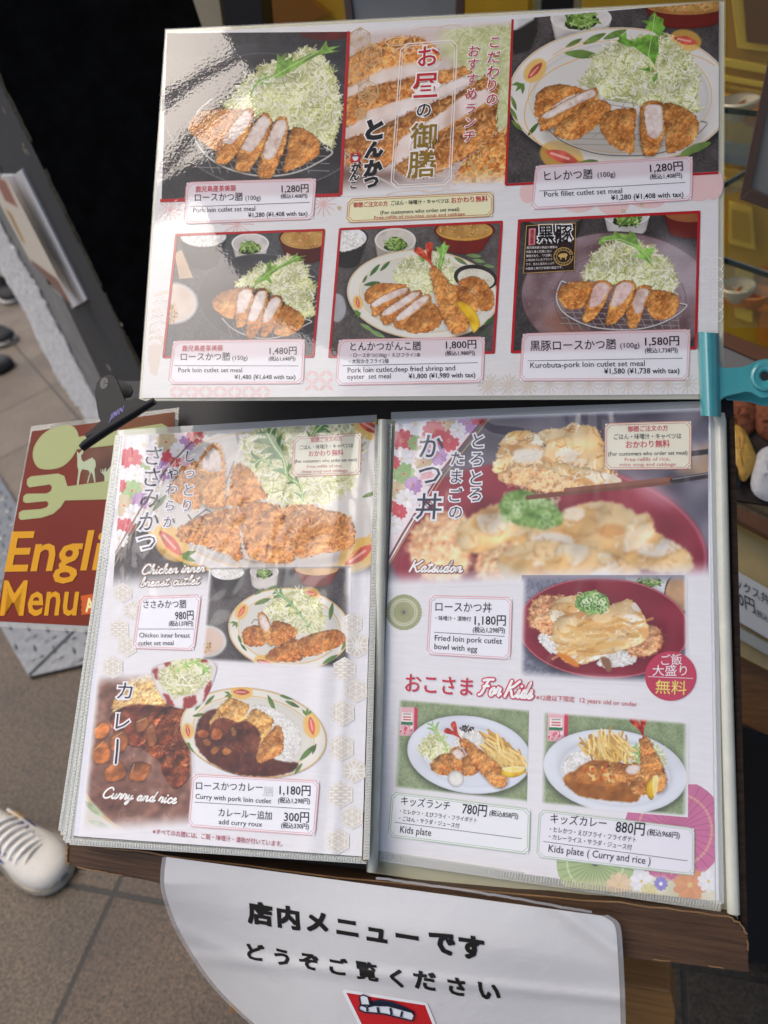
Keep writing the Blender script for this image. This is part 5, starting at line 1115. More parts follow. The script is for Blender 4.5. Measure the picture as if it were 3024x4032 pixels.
# top right: fillet on a flowered plate
def plate_decor(P_, items):
    for it in items: P_.decor(*it)
P3 = Pic(cCc, [(182, 112), (1374, 8), (1371, 996), (142, 1066)], (70, 64, 62)); P3.slate(((52, 46, 44), (74, 68, 66), (92, 86, 84)))
P3.bowl(200, 110, 110, 70, 120, (40, 34, 32), (220, 220, 216), (60, 52, 48)); P3.poly([(170, 190), (320, 100), (320, 180), (280, 290), (180, 320)], (36, 32, 30), soft=6); P3.bowl(572, 105, 178, 78, 110, (206, 200, 190), (212, 206, 196), (224, 219, 210), .86); P3.greens(575, 112, 100, 3)
P3.bowl(1180, 30, 250, 60, 90, (104, 30, 22), (170, 120, 60), (90, 26, 20)); P3.miso(ellp(1180, 34, 200, 36), 2)
P3.plate(800, 560, 655, 402, 0, 'flower', .76, line=(222, 168, 70))
plate_decor(P3, [('bud', 305, 410, 130, -48), ('tuft', 235, 480, 70, 130), ('leaf', 530, 250, 110, -28), ('leaf', 650, 225, 150, -25), ('leaf', 770, 200, 150, -22), ('leaf', 575, 315, 200, 4), ('bud', 1180, 235, 150, 12), ('leaf', 1040, 200, 90, 20), ('leaf', 182, 600, 90, 70), ('leaf', 180, 660, 90, 60), ('leaf', 200, 730, 90, 45), ('leaf', 295, 750, 100, -50, (70, 110, 50)), ('bud', 460, 910, 210, 18), ('leaf', 620, 940, 110, -5), ('leaf', 1240, 860, 190, -20), ('leaf', 1190, 890, 140, -28)])
P3.line(smooth_path([(320, 830), (250, 720), (255, 600), (320, 480), (420, 400), (560, 340)], 4), 6, (226, 168, 70), .8); P3.line(smooth_path([(410, 320), (500, 270), (620, 235)], 4), 5, (226, 168, 70), .7); P3.line(smooth_path([(1190, 310), (1280, 340), (1350, 380)], 4), 5, (226, 168, 70), .7)
P3.cabbage([(560, 480), (620, 420), (640, 330), (760, 260), (900, 220), (1030, 210), (1130, 260), (1210, 340), (1260, 430), (1240, 560), (1260, 650), (1000, 620), (880, 600), (720, 570)], 1600, 13, 1.1)
P3.mizuna_leaf([(992, 490), (975, 400), (965, 310), (985, 200), (1000, 90)], [[(1000, 66), (1015, 95), (1055, 110), (1048, 140), (1062, 160), (1030, 215), (1000, 190), (945, 165), (960, 140), (920, 120), (965, 118), (975, 95)], [(768, 175), (810, 205), (835, 185), (838, 225), (880, 240), (900, 215), (925, 225), (950, 200), (1020, 210), (1025, 290), (1000, 380), (975, 340), (930, 310), (880, 270), (850, 275), (780, 240), (795, 225)], [(890, 392), (940, 400), (975, 385), (985, 420), (940, 410)], [(985, 455), (1018, 420), (1018, 455), (995, 480)]])
P3.poly(ellp(820, 790, 470, 130, 0), (150, 140, 124), soft=20, alpha=.5)
rim = smooth_path([(380, 740), (440, 800), (540, 850), (680, 890), (840, 900), (1000, 890), (1130, 850), (1240, 780), (1304, 715), (1270, 700)], 5); P3.rack(rim, [((400 + 60 * i, 760 + 10 * min(i, 5)), (500 + 66 * i, 590 if i > 4 else 700)) for i in range(12)] + [((480, 770 + 34 * k), (1180, 790 + 30 * k)) for k in range(3)] + [((700, 575), (900, 605)), ((690, 600), (880, 630))], 6)
P3.crumb(rounded([(300, 640), (310, 560), (350, 515), (430, 490), (520, 500), (600, 530), (480, 570), (350, 670), (310, 680)]), 31, 1.02); P3.slice_([(345, 672), (420, 625), (520, 570), (630, 520), (652, 530), (650, 560), (560, 600), (460, 650), (380, 690)], (6, 58), 32, 1., 1.1, 1.1)
P3.crumb(rounded([(412, 770), (440, 720), (520, 660), (620, 590), (700, 580), (745, 620), (730, 680), (640, 750), (540, 810), (450, 800)]), 33, 1.03)
P3.crumb(rounded([(680, 730), (705, 660), (760, 640), (830, 630), (890, 640), (885, 760), (875, 890), (820, 880), (730, 830)]), 34, .98)
P3.slice_([(945, 622), (1030, 612), (1046, 660), (1050, 740), (1020, 800), (970, 800), (948, 730)], (-20, 80), 35, 1., 1.1, 1.22)
P3.crumb(rounded([(1050, 640), (1062, 600), (1140, 610), (1220, 660), (1258, 720), (1230, 820), (1170, 860), (1075, 890), (1062, 760)]), 36, .96)
O3 = P3.build('food_photo', T_, tm, .00015, KD); O3['label'] = 'photo of pork fillet cutlets on a flower rimmed plate'; red_frame(P3, cCc([(175, 112), (135, 1074), (1371, 1004)]), 9, O3)
# bottom left
P4 = Pic(cD, [(352, 186), (1436, 150), (1356, 1084), (258, 1088)], (70, 70, 72)); P4.slate(((62, 64, 66), (78, 80, 82), (94, 95, 96)))
P4.bowl(555, 200, 180, 85, 190, (40, 48, 54), (220, 216, 206), (60, 64, 66), .6); P4.rice(ellp(555, 205, 165, 72), 300, 2, 1.1)
P4.bowl(895, 255, 136, 74, 80, (196, 190, 184), (206, 200, 192), (226, 222, 214), .84); P4.greens(890, 285, 80, 5); P4.bowl(1290, 215, 190, 85, 120, (84, 20, 18), (190, 140, 70), (70, 18, 16)); P4.miso(ellp(1290, 220, 165, 66), 4)
P4.tex([(345, 330), (395, 300), (480, 505), (380, 512)], [(186, 156, 126), (206, 180, 150)], rs=(8, 16)); P4.tex(ellp(330, 690, 185, 152), [(200, 190, 180), (222, 212, 202)], rs=(16, 32)); P4.line(ellp(330, 690, 180, 148), 12, (150, 152, 152), .8, True); P4.tex(ellp(330, 690, 160, 128), [(206, 186, 166), (222, 206, 190)], rs=(8, 16)); P4.scatter([(280, 700), (350, 680), (372, 780), (330, 840), (290, 830)], 160, (8, 14), (4, 6), [(186, 146, 96), (216, 186, 140), (146, 106, 66)], .8, seed=4)
P4.tex(ellp(1000, 660, 490, 330, 4), [(52, 52, 54), (66, 66, 68), (80, 80, 82)], rs=(8, 16, 32)); P4.line(ellp(1000, 660, 486, 326, 4), 6, (120, 122, 122), .5, True); P4.poly(ellp(1010, 720, 380, 230, 4), (44, 44, 46), soft=24, alpha=.5)
rim = smooth_path([(690, 800), (760, 870), (860, 920), (980, 945), (1100, 935), (1220, 890), (1300, 845), (1340, 822), (1280, 800)], 5); P4.rack(rim, [((720 + 50 * i, 830), (760 + 50 * i, 930)) for i in range(11)], 8)
P4.cabbage([(780, 570), (850, 500), (940, 430), (1080, 390), (1170, 340), (1240, 370), (1295, 410), (1330, 520), (1360, 580), (1340, 680), (1370, 770), (1270, 800), (1130, 660), (1000, 590), (880, 560)], 1200, 43, 1.15); P4.line(smooth_path([(918, 590), (935, 540), (960, 500), (1010, 470)], 4), 7, (120, 166, 66))
P4.mizuna_leaf([(925, 560), (1010, 480), (1100, 420), (1240, 352)], [[(1000, 470), (1018, 430), (1003, 398), (1030, 400), (1048, 365), (1046, 420), (1080, 405), (1085, 425), (1150, 392), (1190, 365), (1238, 322), (1238, 348), (1308, 342), (1255, 362), (1300, 374), (1210, 392), (1120, 432), (1065, 468), (1035, 500), (1058, 554), (1010, 520), (950, 545), (922, 575), (950, 525)]], (122, 162, 70))
P4.crumb(rounded([(618, 700), (640, 640), (720, 600), (800, 580), (860, 575), (800, 690), (770, 800), (690, 780)]), 51); P4.slice_([(812, 615), (850, 592), (900, 590), (905, 625), (860, 740), (800, 760), (800, 690)], (0, 85), 52, 1., 1.2)
P4.slice_([(945, 615), (995, 600), (1012, 625), (985, 720), (930, 815), (880, 815), (895, 740)], (0, 100), 53, .96, 1.2); P4.slice_([(1040, 665), (1080, 645), (1115, 665), (1085, 740), (1030, 820), (990, 815), (1000, 750)], (-10, 95), 54, .98, 1.2)
P4.crumb(rounded([(1060, 900), (1090, 800), (1130, 710), (1200, 720), (1270, 770), (1285, 830), (1230, 900), (1140, 930)]), 55, .98)
O4 = P4.build('food_photo', T_, tm, .00015, KD); O4['label'] = 'photo of a larger loin cutlet with rice, pickles and soup bowls'; red_frame(P4, cD([(359, 194), (1430, 157), (1350, 1076), (265, 1080)]), 10, O4, closed=True)
# bottom centre
P5 = Pic(cE, [(165, 348), (1425, 292), (1362, 1312), (84, 1345)], (84, 78, 76)); P5.slate(((64, 60, 58), (86, 80, 78), (106, 100, 98)))
P5.bowl(230, 420, 160, 90, 180, (36, 36, 38), (220, 220, 218), (50, 48, 48), .6); P5.rice(rounded([(170, 400), (260, 385), (350, 420), (350, 470), (270, 510), (170, 525)]), 260, 5, 1.2)
P5.bowl(598, 440, 158, 94, 110, (186, 178, 164), (196, 188, 176), (222, 216, 206), .9); P5.greens(600, 470, 90, 8); P5.bowl(1130, 365, 235, 85, 130, (112, 28, 22), (206, 152, 66), (96, 24, 18), .65); P5.miso(ellp(1125, 362, 205, 62), 6)
P5.tex(ellp(150, 960, 70, 110), [(150, 150, 150), (186, 186, 186)], rs=(8, 16), soft=4)
P5.plate(810, 860, 585, 345, 4, 'flower', .78, base=(222, 218, 204)); plate_decor(P5, [('leaf', 440, 670, 120, -50, (60, 100, 50)), ('leaf', 520, 640, 110, -45, (60, 100, 50)), ('leaf', 365, 740, 70, -60, (60, 100, 50)), ('leaf', 420, 775, 130, -10, (60, 100, 50)), ('bud', 310, 920, 90, 80), ('tuft', 330, 990, 60, 150), ('leaf', 1100, 600, 120, 30, (120, 150, 90)), ('leaf', 1200, 560, 120, 5, (120, 150, 90)), ('leaf', 1240, 600, 110, 10, (120, 150, 90)), ('leaf', 1320, 640, 90, 10, (120, 150, 90)), ('leaf', 1320, 1060, 110, -40, (60, 100, 50)), ('leaf', 1290, 1150, 80, -50, (60, 100, 50)), ('leaf', 380, 1110, 120, 30, (120, 150, 90)), ('leaf', 460, 1160, 130, 25, (120, 150, 90))])
P5.cabbage([(580, 740), (620, 640), (700, 590), (800, 560), (930, 560), (1010, 600), (1060, 700), (1050, 780), (900, 800), (860, 860), (720, 820)], 900, 63, 1.15); P5.mizuna_leaf([(930, 690), (955, 600), (970, 500)], [[(780, 570), (800, 505), (815, 550), (830, 545), (820, 610), (800, 600)], [(905, 490), (940, 495), (980, 445), (985, 480), (1018, 480), (985, 540), (970, 600), (940, 690), (925, 640), (940, 560)]], (126, 174, 78))
P5.tex(ellp(1215, 730, 168, 100, 8), [(36, 32, 30), (52, 46, 44)], rs=(8,)); P5.tex(ellp(1218, 738, 142, 78, 8), [(206, 200, 176), (226, 222, 204)], rs=(4, 8)); P5.scatter(ellp(1218, 738, 120, 60, 8), 40, (8, 20), (3, 6), [(176, 180, 120), (238, 234, 220)], .6, seed=9)
P5.crumb(rounded([(1080, 780), (1110, 740), (1200, 715), (1290, 760), (1340, 830), (1360, 900), (1340, 970), (1270, 985), (1230, 930), (1200, 840)]), 61, 1.0); P5.crumb(rounded([(990, 770), (1030, 780), (1130, 800), (1200, 850), (1240, 920), (1230, 990), (1130, 960), (1050, 900)]), 62, 1.06)
P5.crumb(rounded([(360, 850), (400, 800), (480, 770), (600, 775), (690, 790), (560, 850), (420, 930), (370, 910)]), 64, 1.05); P5.slice_([(425, 920), (520, 860), (640, 810), (690, 815), (680, 845), (560, 900), (440, 955)], (10, 60), 65, 1., 1.2, 1.1); P5.slice_([(500, 990), (620, 910), (720, 845), (780, 835), (770, 870), (660, 950), (530, 1020)], (10, 62), 66, 1., 1.2, 1.1); P5.slice_([(600, 1040), (700, 950), (800, 875), (850, 870), (845, 900), (760, 980), (650, 1055)], (15, 60), 67, 1., 1.2, 1.1)
P5.crumb(rounded([(660, 1110), (700, 1040), (780, 980), (860, 920), (930, 960), (960, 1030), (930, 1110), (820, 1155), (720, 1155)]), 68, .96)
P5.shrimp((885, 650), (1110, 1140), 190, 69, 1.4, True); P5.lemon([(1065, 925), (1110, 912), (1170, 945), (1225, 1010), (1250, 1090), (1210, 1150), (1190, 1140), (1150, 1040)])
O5 = P5.build('food_photo', T_, tm, .00015, KD); O5['label'] = 'photo of cutlet, fried shrimp, oysters and lemon on a flower rimmed plate'; red_frame(P5, cE([(174, 356), (1416, 300), (1354, 1304), (92, 1337)]), 10, O5, closed=True)
# bottom right: black pork
P6 = Pic(cG, [(138, 131), (1248, 76), (1228, 918), (94, 943)], (84, 76, 74)); P6.slate(((44, 40, 40), (62, 58, 58), (80, 74, 72)))
P6.bowl(350, 90, 200, 90, 120, (44, 36, 32), (100, 90, 84), (56, 46, 42)); P6.bowl(800, 105, 140, 60, 80, (200, 194, 188), (206, 200, 194), (222, 218, 212), .86); P6.greens(805, 118, 90, 11); P6.bowl(1180, 90, 160, 60, 110, (96, 28, 22), (150, 90, 50), (84, 24, 20))
P6.tex(ellp(745, 600, 592, 398, 2), [(84, 62, 62), (112, 88, 88), (140, 118, 120), (160, 140, 144)], rs=(8, 16, 32)); P6.scatter(ellp(745, 600, 580, 388, 2), 700, (4, 12), (3, 6), [(150, 128, 130), (80, 58, 58), (176, 158, 162)], .35, seed=14); P6.line(ellp(745, 600, 588, 394, 2), 8, (60, 46, 46), .8, True)
P6.poly(ellp(1130, 420, 120, 200, -30), (196, 186, 190), soft=50, alpha=.6); P6.poly(ellp(420, 780, 150, 70, 30), (150, 90, 60), soft=40, alpha=.6); P6.line(ellp(760, 620, 400, 290, 2), 5, (90, 66, 66), .5, True); P6.poly(ellp(720, 740, 320, 90, 4), (60, 42, 42), soft=24, alpha=.5)
rim = smooth_path([(430, 515), (400, 512), (372, 600), (400, 680), (480, 740), (600, 785), (740, 800), (880, 795), (1000, 765), (1100, 715), (1165, 655), (1120, 640)], 5); P6.rack(rim, [((380 + 56 * i, 600 + 20 * min(i, 6)), (470 + 50 * i, 795)) for i in range(14)] + [((400, 660 + 34 * k), (1120, 680 + 32 * k)) for k in range(4)], 7, (196, 192, 190))
P6.cabbage([(540, 490), (560, 420), (600, 350), (680, 290), (760, 260), (880, 270), (960, 310), (1040, 370), (1080, 440), (1110, 520), (1080, 570), (940, 550), (700, 520)], 1300, 73, 1.1); P6.mizuna_leaf([(965, 420), (930, 360), (860, 290), (760, 250), (650, 260)], [[(628, 278), (640, 240), (720, 222), (725, 198), (750, 215), (815, 225), (815, 195), (850, 215), (870, 270), (895, 310), (975, 302), (945, 345), (958, 420), (920, 380), (830, 345), (890, 345), (850, 300), (760, 262), (700, 250), (640, 285)]], (138, 184, 84))
P6.crumb(rounded([(380, 590), (400, 540), (470, 510), (560, 505), (610, 530), (560, 620), (520, 670), (430, 670)]), 71, 1.05); P6.slice_([(610, 528), (660, 514), (695, 540), (680, 580), (630, 650), (575, 665), (580, 600)], (-30, 72), 72, 1.04, 1.1, 1.2, 1.); P6.slice_([(745, 530), (800, 512), (838, 540), (810, 590), (760, 650), (705, 655), (720, 590)], (-25, 96), 74, 1.04, 1.1, 1.2, .8); P6.slice_([(868, 560), (915, 550), (938, 570), (910, 620), (890, 695), (850, 700), (838, 630)], (-28, 66), 75, 1.04, 1.1, 1.25, .3)
P6.crumb(rounded([(925, 600), (960, 560), (1040, 565), (1100, 590), (1118, 640), (1090, 710), (1000, 745), (930, 700)]), 76, 1.04)
O6 = P6.build('food_photo', T_, tm, .00015, KD); O6['label'] = 'photo of black pork cutlet slices on a purple grey plate'; red_frame(P6, cG([(146, 138), (1240, 84), (1220, 912), (102, 936)]), 11, O6, closed=True)
bq = cG([(190, 168), (490, 152), (480, 440), (172, 457)]); bd = poly_obj('pork_badge', T_, [bq], ink((44, 28, 26)), tm, .0004)
lines_obj('badge_edge', T_, [(ink((196, 160, 90)), [(np.vstack([bq, bq[:1]]), 2.5), (cG(ellp(415, 355, 58, 54, -3, 40)), 3), (cG(ellp(415, 355, 42, 38, -3, 36)), 2)])], bd, .0006)
poly_obj('pig_print', T_, [cG([(382, 350), (392, 340), (410, 336), (432, 336), (440, 344), (438, 352), (432, 358), (432, 374), (426, 374), (424, 362), (404, 362), (402, 374), (396, 374), (394, 360), (386, 358)])], ink((206, 172, 100)), bd, .0006); poly_obj('red_tag', T_, [cG([(205, 186), (246, 183), (242, 284), (202, 288)])], ink((206, 130, 132)), bd, .0006)
L = Letters(T_, KD, .0008); L.line(cG, '黒豚', (260, 262), (470, 256), 118, (22, 18, 18), .012, glow=(240, 236, 232), gw=.07); L.chars(cG, [('鹿', 225, 203, 25), ('児', 224, 225, 25), ('島', 223, 247, 25), ('産', 222, 268, 25)], (150, 20, 30))
for k, (s_, xe) in enumerate((('鹿児島県産の純血の黒豚は', 378), ('四肢と鼻と尻尾に白い', 345), ('模様があり、「六白豚」', 342), ('と呼ばれているブランド', 348), ('です。甘みと旨みたっぷり', 358), ('の脂身と肉汁が自慢の逸品です。', 410))): L.line(cG, s_, (191 - k, 308 + 25.5 * k), (xe, 304 + 24.5 * k), 17, (226, 220, 214), .006)
for s_, a0, da in (('KAGOSHIMA', 200, 17.5), ('KUROBUTA', 160, -19)):
    for k, ch in enumerate(s_): a = math.radians(a0 + da * k); up_ = 1 if da > 0 else -1; L.chars(cG, [(ch, 415 + 50 * math.cos(a), 355 + 46 * math.sin(a), 14)], (206, 172, 100), .01, None, 0, (-math.sin(a) * up_, math.cos(a) * up_), (-math.cos(a) * up_, -math.sin(a) * up_))
L.build(bd)
# backdrop ornaments between the pictures
pink, beige = ink((226, 186, 180)), ink((216, 204, 190))
def asanoha(cv, c, r, wd): return [(cv([c, (c[0] + r * math.cos(math.radians(a)), c[1] + r * math.sin(math.radians(a)))]), wd) for a in range(0, 360, 30)]
orn = [(pink, asanoha(cA, (1070, 1000), 70, 4) + asanoha(cA, (235, 1030), 60, 4) + asanoha(cA, (600, 1110), 90, 4))]
sei = []
for r_ in range(7):
    for c_ in range(2):
        x, y = 255 - 14 * r_ + 62 * (c_ + .5 * (r_ % 2)) - 30, 640 + 52 * r_
        if x < 150 or x > 300 - 6 * r_ + 40: continue
        sei += [(e_, 4.5) for e_ in (cD(ellp(x, y + 40, q, q * .9, 0, 16, 180, 360)) for q in (56, 40, 24)) if (e_[:, 0] > 668 - .0717 * (e_[:, 1] - 130)).all()]
def petals(cv, x0, x1, ys, st):
    o = []
    for r_ in range(len(ys) - 1):
        for k, x in enumerate(np.arange(x0, x1 - 1, st)):
            for fl in (0, 1):
                a_, b_ = np.array((x, ys[r_ + fl])), np.array((x + st, ys[r_ + 1 - fl])); m_ = (a_ + b_) / 2; d_ = (b_ - a_); n_ = np.array((-d_[1], d_[0])) * .2
                if (k + r_ + fl) % 2: o.append(cv(rounded([a_ + d_ * .06, m_ + n_, b_ - d_ * .06, m_ - n_], 4)))
    return o
ham = petals(cD, 310, 1000, (1290, 1334, 1378), 52)
ham2 = petals(cD, 1290, 1470, (1176, 1226, 1276, 1326), 52)
star = []
for x in np.arange(1310, 1700, 150): star += asanoha(cE, (x, 1560), 80, 5)
for x in np.arange(-30, 1240, 120): star += asanoha(cG, (x, 1130), 66, 4)
shippo = [(cG(ellp(x, y, 44, 44, 0, 24)), 2.5) for y in np.arange(400, 760, 62) for x in (1280, 1342)]
cloud = [cCc(ellp(x, y, rx, ry)) for x, y, rx, ry in ((260, 1120, 44, 60), (560, 1190, 90, 44), (760, 1190, 90, 60), (960, 1170, 100, 40), (1250, 1080, 110, 90), (1340, 1070, 60, 90))]
for nm_, (m_, l_) in (('star_ornament', (pink, asanoha(cA, (1070, 1000), 70, 4))), ('star_ornament', (pink, asanoha(cA, (235, 1030), 60, 4))), ('star_ornament', (pink, asanoha(cA, (600, 1110), 90, 4))), ('star_border', (beige, star)), ('ring_ornament', (ink((240, 236, 232)), shippo))): lines_obj(nm_, T_, [(m_, l_)], tm, .00012)
wv = poly_obj('wave_ornament', T_, [cD([(290, 590), (300, 640), (262, 980), (215, 1220), (170, 1200), (150, 1100), (160, 900), (200, 620)])], ink((220, 206, 190)), tm, .00006); lines_obj('wave_lines', T_, [(ink((240, 238, 235)), sei)], wv, .00012)
poly_obj('petal_ornament', T_, ham, ink((232, 198, 193)), tm, .00009); poly_obj('petal_ornament', T_, ham2, ink((232, 198, 193)), tm, .00009)
for k, c in enumerate(cloud): poly_obj('cloud_ornament', T_, [c], ink((230, 194, 188)), tm, .00003 + .00001 * k)
poly_obj('gold_chip', T_, [cB([(52, 1530), (72, 1510), (96, 1530), (74, 1556)])], ink((206, 184, 150)), tm, .00014)
poly_obj('gold_chip', T_, [cCc([(805, 1215), (830, 1215), (830, 1238), (805, 1238)]), cCc([(915, 1180), (935, 1180), (935, 1200), (915, 1200)])], ink((206, 184, 150)), tm, .00014)
TT = dict(top=(.42, (222, 208, 210)))
label(tm, T_, cA, [(325, 884), (1028, 862), (1012, 1080), (312, 1106)], KD, [('鹿児島産茶美豚', (373, 933), (594, 926), 36, RT, .008), ('ロースかつ膳', (370, 983), (630, 978), 50), ('(100g)', (645, 980), (727, 977), 36), ('1,280円', (842, 936), (988, 932), 52, K0, .012), ('(税込1,408円)', (838, 968), (982, 965), 27, K0, .012), ('Pork loin cutlet set meal', (360, 1046), (698, 1037), 38), ('¥1,280 (¥1,408 with tax)', (660, 1072), (982, 1062), 35, K0, .012)], [[(345, 1015), (995, 991)]], **TT)
label(tm, T_, cCc, [(310, 965), (1220, 910), (1213, 1160), (286, 1215)], KD, [('ヒレかつ膳', (360, 1046), (640, 1034), 64), ('(100g)', (668, 1030), (772, 1025), 42), ('1,280円', (975, 1000), (1165, 985), 62, K0, .012), ('(税込1,408円)', (973, 1040), (1160, 1030), 34, K0, .012), ('Pork fillet cutlet set meal', (358, 1144), (812, 1122), 44), ('¥1,280 (¥1,408 with tax)', (748, 1163), (1168, 1143), 42, K0, .012)], [[(330, 1110), (1180, 1060)]], **TT)
label(tm, T_, cD, [(338, 966), (1290, 953), (1275, 1270), (302, 1274)], KD, [('鹿児島産茶美豚', (400, 1035), (697, 1032), 48, RT, .008), ('ロースかつ膳', (390, 1102), (748, 1100), 66), ('(150g)', (765, 1102), (875, 1100), 46), ('1,480円', (1035, 1058), (1230, 1056), 66, K0, .012), ('(税込1,648円)', (1028, 1105), (1222, 1104), 36, K0, .012), ('Pork loin cutlet set meal', (372, 1190), (835, 1190), 48), ('¥1,480 (¥1,648 with tax)', (780, 1240), (1222, 1240), 46, K0, .012)], [[(342, 1142), (1243, 1144)]], **TT)
label(tm, T_, cE, [(165, 1208), (1285, 1186), (1268, 1530), (142, 1552)], KD, [('とんかつがんこ膳', (252, 1285), (795, 1280), 76), ('・ロースかつ(100g)・えびフライ1本', (250, 1338), (792, 1335), 38, (70, 68, 72)), ('・大粒かきフライ2個', (245, 1385), (545, 1382), 38, (60, 58, 62)), ('1,800円', (988, 1272), (1220, 1266), 76, K0, .012), ('(税込1,980円)', (982, 1325), (1210, 1321), 42, K0, .012), ('Pork loin cutlet,deep fried shrinp and', (232, 1458), (1058, 1440), 56), ('oyster  set meal', (228, 1508), (563, 1501), 54), ('¥1,800 (¥1,980 with tax)', (700, 1503), (1212, 1492), 52, K0, .012)], [[(192, 1405), (1232, 1382)]], **TT)
label(tm, T_, cG, [(168, 826), (1186, 800), (1172, 1104), (150, 1110)], KD, [('黒豚ロースかつ膳', (213, 925), (735, 913), 70), ('(100g)', (760, 912), (877, 908), 44), ('1,580円', (912, 895), (1118, 890), 66, K0, .012), ('(税込1,738円)', (910, 940), (1110, 937), 36, K0, .012), ('Kurobuta-pork loin cutlet set meal', (213, 1033), (910, 1020), 48), ('¥1,580 (¥1,738 with tax)', (662, 1068), (1120, 1064), 46, K0, .012)], [[(197, 990), (1140, 974)]], **TT)
CREAM = (234, 230, 186)
label(tm, T_, cB, [(150, 1460), (1330, 1404), (1326, 1598), (136, 1650)], KD, [('御膳ご注文の方', (190, 1525), (470, 1512), 46, RT, .012), ('ごはん・味噌汁・キャベツは', (498, 1508), (970, 1488), 42, K0, .01), ('おかわり無料', (990, 1490), (1287, 1474), 54, RT, .014), ('(For customers who order set meal)', (410, 1585), (1055, 1555), 42, (60, 56, 50), .008), ('Free refills of rice,miso soup and cabbage', (360, 1623), (1100, 1591), 36, (188, 82, 70), .006)], [], CREAM, None, (196, 130, 80), .0004, 'notice_label')

# ------------------------------------------------------------------ left page: pictures, titles, labels
KS = 'sleeve'; PW = (232, 230, 230)
BGD = ((58, 54, 54), (78, 74, 74), (96, 92, 92))
def flowers(P_, items):
    for x, y, r, c, hol in items: P_.flower(x, y, r, c, 10, x * .01, (206, 110, 60) if not hol else (226, 206, 160), hol)
RD, WH, GRN, PUR, TAN, PNK = (206, 66, 82), (240, 238, 238), (150, 186, 116), (176, 130, 186), (206, 186, 146), (230, 176, 182)
Q1 = Pic(cL1, [(188, 160), (1560, 86), (1532, 945), (128, 1010)], (210, 200, 188))
Q1.tex([(100, 100), (1600, 0), (1600, 1100), (100, 1100)], BGD, rs=(0, 1, 8))
Q1.plate(1000, 520, 760, 440, 4, 'flower', .80, base=(222, 216, 208), line=(222, 168, 72)); Q1.tex([(1150, 60), (1600, 40), (1580, 560), (1300, 700), (1100, 400)], [(214, 208, 198), (226, 222, 214)], rs=(16, 32), soft=40)
plate_decor(Q1, [('bud', 445, 745, 190, 48), ('tuft', 500, 815, 90, 20), ('bud', 1470, 810, 200, -35), ('leaf', 385, 525, 120, -50, (92, 120, 70)), ('bud', 1525, 110, 160, 30), ('leaf', 1530, 480, 90, -20)])
Q1.line(smooth_path([(300, 600), (340, 700), (430, 790), (560, 860), (740, 910)], 4), 16, (226, 178, 84), .8); Q1.line(smooth_path([(1530, 700), (1400, 840), (1250, 900)], 4), 12, (226, 178, 84), .8)
Q1.cabbage([(820, 220), (900, 140), (1100, 100), (1400, 90), (1480, 200), (1440, 420), (1300, 520), (1100, 540), (980, 500), (880, 340)], 1500, 81, 1.5)
Q1.mizuna([(1165, 520), (1150, 430), (1080, 380), (1060, 290), (1010, 220), (960, 130)], 70, 82, ((72, 112, 66), (98, 140, 86), (128, 166, 104))); Q1.mizuna([(1010, 330), (940, 290), (905, 310)], 50, 83, ((72, 112, 66), (98, 140, 86), (128, 166, 104))); Q1.mizuna([(1200, 200), (1230, 140), (1270, 100)], 70, 84, ((72, 112, 66), (98, 140, 86), (128, 166, 104)))
FC = ((118, 58, 18), (174, 98, 38), (204, 132, 62), (224, 164, 96))
Q1.crumb(rounded([(440, 480), (500, 330), (580, 300), (610, 400), (600, 560), (520, 540)]), 85, 1., 1.8, FC); Q1.slice_([(640, 260), (690, 225), (720, 290), (720, 350), (650, 350), (615, 320)], (10, 180), 86, 1., 1.8, 1.3); Q1.crumb(rounded([(760, 480), (780, 360), (810, 310), (880, 350), (960, 470), (960, 500), (760, 540)]), 87, 1.02, 1.8, FC)
Q1.line([(540, 590), (560, 620), (640, 560), (700, 600)], 8, (70, 66, 66), .9); Q1.line([(745, 420), (790, 300)], 6, (90, 84, 84), .8); Q1.line([(820, 820), (900, 850), (1100, 850)], 10, (170, 160, 150), .9)
Q1.poly([(640, 790), (1100, 870), (1440, 790), (1300, 860), (1000, 890)], (90, 70, 60), soft=18, alpha=.5)
Q1.crumb(rounded([(478, 690), (520, 640), (640, 590), (760, 560), (815, 560), (822, 700), (826, 840), (740, 800), (620, 760), (520, 740)]), 88, 1.0, 1.9, FC)
Q1.crumb(rounded([(820, 540), (880, 520), (980, 530), (1050, 560), (1075, 680), (1120, 800), (1110, 850), (1000, 850), (870, 820), (840, 700)]), 89, 1.02, 1.9, FC)
Q1.crumb(rounded([(1060, 560), (1150, 535), (1280, 560), (1400, 600), (1445, 660), (1440, 740), (1390, 780), (1260, 800), (1140, 820), (1090, 720)]), 90, .99, 1.9, FC)
Q1.poly([(100, 60), (640, 60), (620, 150), (300, 560), (150, 800), (100, 900)], (240, 226, 226)); 
flowers(Q1, [(300, 210, 75, WH, True), (420, 195, 60, TAN, False), (535, 200, 45, PUR, False), (580, 160, 45, RD, False), (225, 290, 65, RD, False), (445, 290, 55, RD, False), (310, 330, 30, GRN, False), (400, 350, 55, PUR, False), (485, 240, 45, WH, True), (250, 375, 60, WH, True), (235, 460, 60, GRN, False), (330, 430, 50, TAN, False), (190, 540, 60, TAN, False), (280, 515, 50, PUR, False), (245, 585, 55, WH, True), (205, 650, 42, RD, False), (150, 640, 36, RD, False), (165, 720, 50, WH, True), (165, 430, 40, RD, False), (160, 360, 46, WH, True), (350, 260, 36, PNK, False), (530, 300, 30, PNK, False)])
